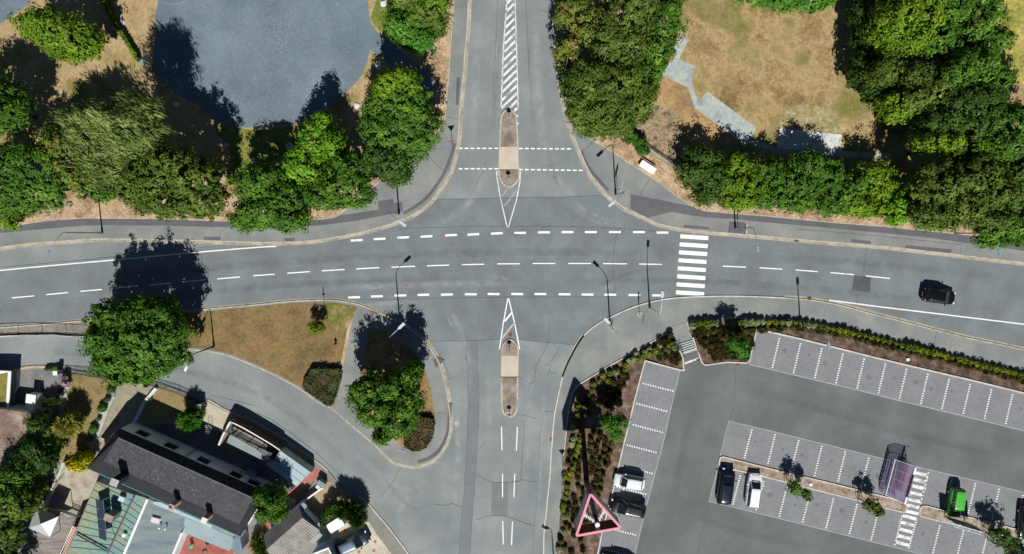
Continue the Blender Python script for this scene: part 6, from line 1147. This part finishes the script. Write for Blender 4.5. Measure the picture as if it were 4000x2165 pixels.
inn = [NL+Vector((.15, -.08, 0)), SLc+Vector((.35, .35, 0)), SRc+Vector((-.25, .3, 0)), ERc+Vector((-.35, -.05, 0)), NR+Vector((-.2, -.08, 0))]
BW = surf('sky_tinted_render', [c('#dfe5f0'), c('#eaeef6')], .5, 5, .05)  # white walls; the blue of the sky light is mixed into their colour
b = MB(); b.prism([((p-O).x, (p-O).y) for p in inn], -.1, 3.15); b.build('wall', BW, t)
VG = plain('verdigris', '#4f8f80', .6); b = MB(); b.tube([SLc-O+Vector((0, 0, -.02)), SRc-O+Vector((0, 0, -.02))], .09, 6); b.build('gutter', VG, t)
b = MB(); b.tube([NL-O, NR-O], .06, 6); b.build('gutter', plain('grey_gutter', '#5e636b'), t)
WFR = plain('window_frame', '#4b4f57'); dN = (NR-NL).normalized(); nN = Vector((-dN.y, dN.x, 0)); Lw = (NR-NL).length; aN = math.atan2(dN.y, dN.x)
for k in (.125, .33, .565, .80, .93):
    q_ = inn[0].lerp(inn[4], k)-O; q_.z = 2.15; w_ = 1.5; b = MB(); b.box(q_+nN*.02, (w_, .08, 1.05), aN); f = b.build('window', WFR, t); b = MB(); b.box(q_+nN*.065+Vector((0, 0, .0)), (w_-.25, .03, .8), aN); b.build('pane', GLASS, f)
    b = MB(); b.box(q_+nN*.1-Vector((0, 0, .56)), (w_+.1, .22, .06), aN); b.build('sill', LTW, f)
for k in (.46, .81):
    q_ = inn[0].lerp(inn[4], k)-O; b = MB(); b.tube([(q_+nN*.06).to_tuple()[:2]+(-.1,), (q_+nN*.06).to_tuple()[:2]+(3.1,)], .05, 6); b.build('drainpipe', plain('blue_pipe', '#2c3550'), t)
for i, (u, v, s_) in enumerate(((702, 1820, 1.3), (805, 1863, .9), (925, 1911, .9))):   # roof windows on the road side
    p = P(u, v, 4.1)-O; b = MB(); b.box(p+Vector((0, 0, .15)), (s_, .5, .06), aN); f = b.build('skylight', plain('skylight_frame', '#5b6c78'), t)
# sunlit east wall with blinds
eA, eB = inn[3]-O, inn[2]-O; dE = (eB-eA).normalized(); aE = math.atan2(dE.y, dE.x); nE = Vector((-dE.y, dE.x, 0)); nE = nE if nE.x > 0 else -nE
for k in (.35, .6, .82): q_ = eA.lerp(eB, k); q_.z = 1.9; b = MB(); b.box(q_+nE*.03, (.9, .06, 1.2), aE); f = b.build('window', WFR, t); b = MB(); b.box(q_+nE*.08, (.7, .03, 1.0), aE); b.build('pane', GLASS, f); b = MB(); b.box(q_+nE*.14-Vector((0, 0, .64)), (1.1, .25, .06), aE); b.build('sill', WHITE, f)
def chimney(parent, u, v, z, s_, h, m, capm, O, a=aN, pots=True):
    p = P(u, v, z)-O; b = MB(); b.box((p.x, p.y, z-O.z-h/2), (s_[0], s_[1], h), a); ch = b.build('chimney', m, parent); b = MB(); b.box((p.x, p.y, z-O.z+.04), (s_[0]+.1, s_[1]+.1, .08), a); b.build('chimney_cap', capm, ch)
    if pots: b = MB(); b.lathe((p.x-.1, p.y-.1, z-O.z+.06), [(.17, 0), (.15, .25), (.1, .26)], 10); b.build('chimney_pot', CONC, ch)
CHB = surf('chimney_tan', [c('#a78a72'), c('#c0a58c')], 3, 8, .1); CHG = surf('chimney_grey', [c('#9a9fa6'), c('#b1b5bb')], 3, 8, .08)
chimney(t, 447, 1885, 6.4, (.85, .8), 3.6, SLD, CHG, O, pots=False); chimney(t, 670, 1981, 5.8, (.55, .6), 3.2, CHB, CHB, O); chimney(t, 798, 2033, 5.8, (.6, .6), 3.2, CHB, plain('chimney_white', '#dcd6cc'), O, pots=False)
# copper-roofed annex
COP = surf('copper_roof', [c('#6d9295'), c('#78988f'), c('#8b9a80'), c('#968f68')], .22, 3, .12, .6, detail=5)
ca = [(379, 1880), (531, 1934), (577, 1948), (484, 2165), (430, 2290), (215, 2270), (261, 2165)]
zc = 3.6; pts = W(ca, zc); ctr = sum(pts, Vector())/len(pts); t = thing('annex', 'low annex with a green copper standing-seam roof and brown pipes', 'building', (ctr.x, ctr.y, .12)); O = t.location
b = MB(); b.prism([((p-O).x*.985, (p-O).y*.985) for p in pts], -.1, zc-.25); b.build('wall', surf('annex_wall', [c('#7f7f7c'), c('#8e8e8a')], .7, 5, .1), t)
b = MB(); roofpoly(b, pts, O, .15); rf = b.build('roof', COP, t)
SEAM = plain('seam', '#2b3a38'); BRP = plain('brown_pipe', '#6e5446', .6); b = MB()
lft = (P(379, 1880, zc), P(261, 2165, zc)); rgt = (P(577, 1948, zc), P(484, 2165, zc))
PA, PB = P(527, 1938, zc), P(425, 2158, zc)
for k in range(12):
    f_ = .02+k*.098; A_ = lft[0].lerp(lft[1], f_); mid_ = PA.lerp(PB, f_+.07)
    b.tube([A_-O+Vector((0, 0, .03)), mid_-O+Vector((0, 0, .04)), rgt[0].lerp(rgt[1], f_+.17)-O+Vector((0, 0, .03))], .022, 4)
b.build('roof_seams', SEAM, rf)
b = MB(); up = Vector((0, 0, .25)); b.tube([P(527, 1938, zc)-O+up, P(425, 2158, zc)-O+up], .1, 6); b.tube([P(303, 2084, zc)-O+up, P(421, 2150, zc)-O+up], .1, 6); b.build('pipes', BRP, t)
b = MB(); b.tube([lft[0]-O+up*.4, lft[1]-O+up*.4], .06, 5); b.tube([lft[0]-O+up*.4, P(531, 1934, zc)-O+up*.4], .06, 5); b.build('roof_edge', plain('edge_brown', '#75695e'), t)
b = MB(); b.tube([rgt[0]-O+up*.6, P(484, 2165, zc)-O+up*.6, P(430, 2290, zc)-O+up*.6], .1, 5); b.build('parapet', WHITE, t)
# chimney and solar panels on the annex
b = MB(); zh = 5.4; p = P(424, 2024, zh)-O; b.box((p.x, p.y, (zh-O.z+zc)/2-.3), (.95, .8, 2.1), aN); ch = b.build('chimney', surf('taupe_chimney', [c('#6d665f'), c('#7f7872')], 2, 6, .1), t); b = MB(); b.box((p.x, p.y, zh-O.z), (1.05, .9, .1), aN); b.build('chimney_cap', surf('taupe_cap', [c('#8b817a'), c('#9b928a')], 2, 6, .1), ch)
PV = plain('solar_glass', '#39454f', .25, .2, .6)
for i in range(4):
    k0, k1 = i/4+.006, (i+1)/4-.006; a0 = P(373, 1949, zc+.75).lerp(P(388, 2104, zc+.75), k0); a1 = P(373, 1949, zc+.75).lerp(P(388, 2104, zc+.75), k1); b0 = P(403, 1955, zc+1.35).lerp(P(417, 2115, zc+1.35), k0); b1_ = P(403, 1955, zc+1.35).lerp(P(417, 2115, zc+1.35), k1)
    b = MB(); roofpoly(b, [a0, a1, b1_, b0], O, .05); b.build('solar_panel', PV, t)
b = MB()
for k in (0, .33, .66, 1): q0 = P(403, 1955, zc+1.3).lerp(P(417, 2115, zc+1.3), k)-O; b.tube([q0, (q0.x+.3, q0.y-.05, zc-O.z)], .03, 4); q1 = P(373, 1949, zc+.7).lerp(P(388, 2104, zc+.7), k)-O; b.tube([q1, (q1.x, q1.y, zc-O.z)], .03, 4)
b.tube([P(403, 1955, zc+1.36)-O, P(417, 2115, zc+1.36)-O], .035, 4); b.build('panel_rack', GALV, t)
b = MB(); q0 = P(474, 1950, zc+.5)-O; b.box(q0, (.7, .6, .08), -.4); b.box(q0-Vector((0, 0, .35)), (.6, .5, .6), -.4); b.build('roof_window', plain('glinting_pane', '#c7cde0', .2), t)  # shine on the roof window put into its pale colour
b = MB(); q0 = P(485, 2091, zc+.25)-O; b.box(q0, (.4, .6, .3), -.5, .8); b.build('vent', WHITE, t)
# grey flat-roof building
FG = surf('grey_roofing', [c('#69767a'), c('#78868a'), c('#84918f')], .4, 4, .12, .85, detail=8, stretch=((.4, 3, 1), .35))
t = box_building('flat_house', 'flat grey-roofed building between the copper annex and the patio', [(577, 1948), (600, 1957), (718, 2018), (711, 2077), (672, 2165), (600, 2330), (415, 2330), (484, 2165)], 3.3, WHW, FG, 'building')
O = t.location; b = MB(); up = Vector((0, 0, .12)); b.tube([P(577, 1950, 3.35)-O, P(486, 2165, 3.35)-O, P(430, 2300, 3.35)-O], .1, 4); b.tube([P(710, 2080, 3.4)-O, P(674, 2165, 3.4)-O, P(615, 2300, 3.4)-O], .16, 4); b.build('roof_edge', WHITE, t)
b = MB(); q0 = P(608, 2032, 3.45)-O; b.box(q0, (1.15, .7, .3), -.28, .9); b.build('skylight', plain('dome_white', '#d6d2d6', .3), t)
for u, v in ((621, 2064), (644, 2068)): q0 = P(u, v, 3.9)-O; b = MB(); b.lathe((q0.x, q0.y, 3.3-O.z), [(.05, 0), (.05, .5), (.12, .52), (.12, .62), (.03, .66)], 10); b.build('vent_pipe', WHITE, t)
t = box_building('lean_to', 'pale blue-grey lean-to roof along the south side of the slate house', [(722, 2022), (831, 2064), (908, 2098), (912, 2110), (896, 2153), (800, 2115), (713, 2078)], 2.8, WHW, surf('pale_sheet', [c('#8b9ea3'), c('#9aabae')], .5, 5, .07), 'lean-to')
t = box_building('lean_to', 'narrow bluish roof strip under the slate eave at the corner', [(838, 2066), (938, 2103), (947, 2146), (944, 2158), (905, 2150), (914, 2110), (908, 2096)], 2.4, WHW, surf('slate_blue_sheet', [c('#6b7f8e'), c('#7c8e9b')], .5, 5, .08), 'lean-to')
t = box_building('roof_box', 'long pale duct along the flat roof below the slate eave', [(600, 1960), (625, 1962), (828, 2052), (826, 2064), (800, 2052), (597, 1968)], 3.55, WHITE, surf('duct_pale', [c('#9fb4bf'), c('#b0c2ca')], .5, 5, .05), 'duct', z0=3.25)
# deck, awning and pavilion
t = box_building('deck', 'weathered grey timber deck at the bottom left', [(244, 2000), (303, 2024), (262, 2110), (225, 2190), (180, 2300), (20, 2260), (84, 2152), (112, 2066), (170, 1990)], .9, LTW, surf('deck_boards', [c('#6f6a66'), c('#8b857e'), c('#989189')], .5, 3, .2, stretch=((.6, 6, 1), .42), detail=6), 'deck')
AW = bpy.data.materials.new('striped_awning'); AW.use_nodes = True; N = AW.node_tree.nodes; Lk = AW.node_tree.links; wv = N.new('ShaderNodeTexWave'); wv.inputs['Scale'].default_value = .95; gp = N.new('ShaderNodeNewGeometry'); m9 = N.new('ShaderNodeMapping'); m9.inputs['Rotation'].default_value[2] = deg(-68); Lk.new(gp.outputs['Position'], m9.inputs[0]); Lk.new(m9.outputs[0], wv.inputs[0]); r9 = N.new('ShaderNodeValToRGB'); r9.color_ramp.elements[0].position = .48; r9.color_ramp.elements[0].color = c('#c9733c'); r9.color_ramp.elements[1].position = .52; r9.color_ramp.elements[1].color = c('#e6ded6'); Lk.new(wv.outputs[0], r9.inputs[0]); Lk.new(r9.outputs[0], N['Principled BSDF'].inputs['Base Color'])
t = thing('awning', 'orange and white striped awning between deck and copper roof', 'awning', P(270, 2110, .9)); b = MB(); roofpoly(b, [P(284, 2055, 2.7), P(301, 2061, 3.1), P(258, 2175, 3.1), P(200, 2300, 3.1), P(180, 2290, 2.7), P(241, 2170, 2.7)], t.location, .04); b.build('canvas', AW, t)
b = MB(); b.tube([P(284, 2055, 2.7)-t.location, P(180, 2290, 2.7)-t.location], .04, 5); b.build('front_bar', WHITE, t)
t = thing('pavilion', 'pointed light grey sail pavilion with a painted sunlit side on the timber deck', 'pavilion', P(165, 2040, .9)); O = t.location; A_ = P(158, 2048, 4.2); cn4 = [P(143, 1978, 2.9), P(229, 2018, 2.9), P(195, 2099, 2.9), P(112, 2063, 2.9)]
for i in range(4): b = MB(); b.add([cn4[i]-O, cn4[(i+1) % 4]-O, A_-O], [[0, 2, 1]]); b.build('canvas', plain('canvas_grey', '#a9acb0' if i != 1 else '#e4e6ee', .7) if i != 1 else plain('canvas_sunlit', '#eef0f6', .6), t)  # one side given a whiter cloth colour to look sunlit
for i in range(4): q0 = cn4[i]-O; b = MB(); b.tube([(q0.x, q0.y, 0), q0], .05, 6); b.build('pole', GALV, t)
t = thing('table', 'pale blue square table in the shaded courtyard', 'table', P(229, 1950, .13), -.35); b = MB(); b.box((0, 0, .72), (1.25, 1.0, .06)); b.build('tabletop', plain('table_blue', '#5f7690'), t)
for x_ in (-.5, .5):
    for y_ in (-.4, .4): b = MB(); b.box((x_, y_, .35), (.06, .06, .7)); b.build('leg', GALV, t)
for i, (u, v) in enumerate(((300, 1992), (270, 1998))): t = thing('deck_rail', ['white slatted rail segment in the courtyard shade, right one', 'white slatted rail segment in the courtyard shade, left one'][i], 'railing', P(u, v, .13), -.4); b = MB(); [b.box((0, 0, .3+.25*k), (1.1, .05, .08)) for k in range(3)]; b.build('slats', WHITE, t); b = MB(); [b.box((s_, 0, .45), (.08, .08, .9)) for s_ in (-.5, .5)]; b.build('posts', WHITE, t)
# garages and sheds
GRT = surf('gravel_roof', [c('#5a463c'), c('#7d6a5e'), c('#a59c90')], .45, 5, .35, detail=8, mid=(.3, .7), bump=.4)
box_building('garage', 'flat-roofed garage covered with brown and grey gravel at the left edge', [(-150, 1590), (0, 1598), (75, 1607), (135, 1616), (150, 1622), (140, 1690), (110, 1770), (60, 1840), (0, 1880), (-150, 1900)], 2.8, LTW, GRT, 'garage')
t = box_building('garage', 'grass-roofed building with a white kerb at the left edge', [(-150, 1455), (0, 1454), (39, 1452), (33, 1548), (29, 1600), (-150, 1590)], 2.0, surf('dark_stone', [c('#56606e'), c('#667080')], 1, 5, .2), surf('roof_grass', [c('#6b6a30'), c('#877d42'), c('#5c6a2c')], .8, 5, .25, detail=8), 'garage', rim_=.4, rimh=.08)
t = thing('box_trailer', 'white box trailer with a lid beside the dark parking pad', 'trailer', P(155, 1562, .13), deg(82)); b = MB(); b.box((0, 0, 1.0), (2.1, 1.15, 1.3), 0, .97); b.build('body', WHITE, t); b = MB(); b.box((0, 0, 1.68), (2.16, 1.2, .06)); b.build('lid', WHITE, t)
for s_ in (-1, 1): b = MB(); b.tube([(0, s_*.5, .28), (0, s_*.62, .28)], .28, 14); b.build('wheel', TYRE, t)
b = MB(); b.tube([(1.0, -.3, .4), (1.9, 0, .42)], .03); b.tube([(1.0, .3, .4), (1.9, 0, .42)], .03); b.build('drawbar', GALV, t)
SH = surf('shed_sheet', [c('#9fb4ba'), c('#abbfc3')], .5, 5, .05)
t = box_building('garden_shed', 'pale blue shed roof with two seams beside the brick path', [(1095, 1761), (1213, 1845), (1207, 1850), (1159, 1901), (1047, 1822)], 1.95, LTW, SH, 'shed')
O = t.location; b = MB()
for k in (.33, .68): b.tube([P(1095, 1761, 1.97).lerp(P(1047, 1822, 1.97), k)-O, P(1211, 1846, 1.97).lerp(P(1159, 1901, 1.97), k)-O], .02, 4)
b.build('roof_seams', plain('seam2', '#5e7077'), t)
WOOD = surf('brown_boards', [c('#5a4336'), c('#75594a')], .6, 5, .2, stretch=((5, .5, 1), .4)); 
t = thing('garden_shelter', 'timber garden shelter with a flat grey roof behind a white-topped screen', 'shelter', P(980, 1740, .12)); O = t.location
b = MB(); roofpoly(b, [P(901, 1694, 2.0), P(1062, 1772, 2.0), P(1045, 1808, 2.0), P(884, 1728, 2.0)], O, .1); b.build('roof', surf('flat_grey', [c('#858f92'), c('#929c9d')], .4, 5, .07), t)
for q_ in ((903, 1697), (1058, 1773), (1043, 1804), (888, 1725)): p = P(*q_, 2.0)-O; b = MB(); b.box((p.x, p.y, .95), (.12, .12, 1.9)); b.build('post', WOOD, t)
pts = [P(u, v, 2.1)-O for u, v in ((853, 1740), (870, 1700), (898, 1649), (911, 1653), (950, 1672), (1005, 1704), (1065, 1740), (1094, 1760))]
b = MB(); ribbon_mb(b, pts[2:], -.04, .04, 0, 1.9); b.build('screen', WOOD, t); b = MB(); ribbon_mb(b, pts, -.06, .06, 1.9, 1.98); b.build('screen_cap', WHITE, t); b = MB(); ribbon_mb(b, pts[:3], -.12, .12, .0, 1.9); b.build('side_wall', surf('cream_wall', [c('#b5aa98'), c('#c6bcab')], 1, 5, .08), t)
b = MB(); ribbon_mb(b, pts[3:], -.75, -.09, .85, .95); b.build('bench', WOOD, t)
fence('fence', 'tall dark slatted fence along the lane beside the garden shelter', [(905, 1665), (960, 1694), (1020, 1727), (1080, 1768), (1112, 1786)], 2.3, .14, BLACKM, 6, (1, .9, .8, .7, .6, .5, .4, .3, .2), .035, pr=.06)
def corr(name, px4, z4, m, O, parent, amp=.05, pitch=.26):
    A_, B2, C_, D_ = [P(u, v, z) - O for (u, v), z in zip(px4, z4)]; n = int((B2-A_).length/pitch*4); V = []
    for i in range(n+1):
        k = i/n; h_ = amp*math.cos(i*math.pi/2); V += [A_.lerp(B2, k)+Vector((0, 0, h_)), D_.lerp(C_, k)+Vector((0, 0, h_))]
    return mesh(name, V, [[2*i, 2*i+2, 2*i+3, 2*i+1] for i in range(n)], m, parent)
COR = surf('corrugated', [c('#85817b'), c('#9a968f'), c('#a8a49c')], .8, 6, .12, .8); CORD = surf('corrugated_shaded', [c('#56565a'), c('#68686c')], .8, 6, .12, .8)  # second colour is the north slope's, with its shade painted in
t = thing('corrugated_garage', 'garage with a corrugated pitched roof at the bottom', 'garage', P(1140, 2060, .12)); O = t.location
corr('roof', [(181*1+1000, 2023), (1041, 2147), (1065, 2170), (1251, 2074)], [3.1, 3.1, 2.5, 2.5], COR, O, t) if False else None
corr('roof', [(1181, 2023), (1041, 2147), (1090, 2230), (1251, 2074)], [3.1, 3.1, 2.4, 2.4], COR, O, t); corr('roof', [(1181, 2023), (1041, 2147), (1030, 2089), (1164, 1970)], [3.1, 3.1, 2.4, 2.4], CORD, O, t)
pw = [P(1166, 1976, 2.4), P(1034, 2092, 2.4), P(1043, 2140, 2.7), P(1092, 2224, 2.4), P(1245, 2075, 2.4), P(1182, 2026, 2.9)]; b = MB(); b.prism([((p-O).x, (p-O).y) for p in pw], -.1, 2.12); b.build('wall', BW, t)
b = MB(); roofpoly(b, [P(1170, 1975, 2.2), P(1187, 1963, 2.2), P(1200, 1977, 2.2), P(1186, 1995, 2.2), P(1237, 2050, 2.2), P(1247, 2041, 2.2), P(1252, 2068, 2.2), P(1183, 2022, 2.2)], O, .1); b.build('porch_roof', surf('blue_grey_felt', [c('#7f91a3'), c('#8e9eae')], .5, 5, .08), t)
b = MB(); roofpoly(b, [P(1208, 2115, 2.3), P(1248, 2080, 2.3), P(1260, 2092, 2.3), P(1224, 2127, 2.3)], O, .08); b.build('side_roof', surf('old_sheet', [c('#8f979b'), c('#a2a9ab')], 1.5, 5, .15), t)
box_building('garage', 'gravel-topped flat garage with white roof edge at the bottom', [(1215, 2168), (1284, 2140), (1297, 2172), (1330, 2260), (1230, 2300)], 3.0, surf('blue_garage_wall', [c('#66809a'), c('#7690a8')], .6, 5, .06), surf('fine_gravel', [c('#8f8a83'), c('#a39e96')], 2, 7, .2), 'garage', rim_=.22)
t = box_building('storage_shed', 'small white-roofed shed beside the spiky cypress', [(1273, 2053), (1327, 2018), (1347, 2051), (1292, 2086)], 1.7, LTW, plain('white_sheet', '#e8e6e6', .5), 'shed')
for i, (u, v, s1, s2, h_, m, l_) in enumerate(((1263, 1880, 1.0, .6, 1.1, '#7f8b92', 'grey bin box with lid at the lane end of the brick path'), (1250, 1893, .55, .45, 1.0, '#c9c9c5', 'pale square bin beside the grey bin box'), (1213, 1835, .7, .5, 1.0, '#6f8793', 'blue-grey bin at the corner of the pale blue shed'), (986, 1848, 1.3, 1.0, .9, '#8798ae', 'pale covered garden table beside the sky-tinted house wall'), (1063, 1797, .3, .25, 1.6, '#e6e6e6', 'small white box at the left corner of the pale shed'))):
    t = thing('bin' if 'bin' in l_ else 'garden_box', l_, 'bin' if 'bin' in l_ else 'garden box', P(u, v, .14), -.65); b = MB(); b.box((0, 0, h_*.46), (s1*.94, s2*.94, h_*.92)); b.build('body', plain('bin%d' % i, m), t); b = MB(); b.box((0, 0, h_*.95), (s1, s2, .07)); b.build('lid', plain('bin%d' % i, m), t)
t = thing('pool_tub', 'round pale water tub in the garage shade', 'tub', P(1144, 1960, .14)); b = MB(); b.lathe((0, 0, 0), [(.38, 0), (.42, .45), (.36, .45), (.34, .3), (.02, .3)], 16); b.build('tub', LTW, t)
t = thing('grill', 'round kettle grill with tripod legs on the red patio', 'grill', P(812, 2140, .14)); b = MB(); b.lathe((0, 0, .6), [(.05, 0), (.25, .1), (.3, .25), (.2, .42), (.03, .46)], 14); b.build('kettle', plain('grill_grey', '#55585c', .3, .5), t)
for k in range(3): b = MB(); b.tube([(0, 0, .7), (math.cos(k*2.1)*.45, math.sin(k*2.1)*.45, 0)], .02); b.build('leg', BLACKM, t)
t = thing('garden_chair', 'turquoise folding chair on the red patio', 'chair', P(752, 2130, .14), .3); b = MB(); b.box((0, 0, .42), (.45, .45, .04)); b.build('seat', plain('turquoise', '#3fae98'), t); b = MB(); b.box((0, .22, .68), (.45, .04, .45)); b.build('backrest', plain('turquoise', '#3fae98'), t)
for x_ in (-.2, .2):
    for y_ in (-.2, .2): b = MB(); b.tube([(x_, y_, 0), (x_, y_, .42)], .015, 5); b.build('leg', GALV, t)
t = thing('drying_rack', 'white folding drying rack between pad and house shade', 'drying rack', P(824, 1668, .14)); b = MB()
for s_ in (-.25, .25): b.tube([(s_, -.5, 0), (s_, .5, 1.1)], .02); b.tube([(s_, .5, 0), (s_, -.5, 1.1)], .02)
for k in range(5): b.tube([(-.25, -.5+.25*k, 1.05), (.25, -.5+.25*k, 1.05)], .012)
b.build('frame', WHITE, t)
fence('fence', 'brown slatted picket fence at the sunlit house corner', [(1010, 2075), (1000, 2095), (985, 2120)], 1.1, .14, WOOD, 3, (.9, .3), .03, pick=(.2, 0, 1, .04))
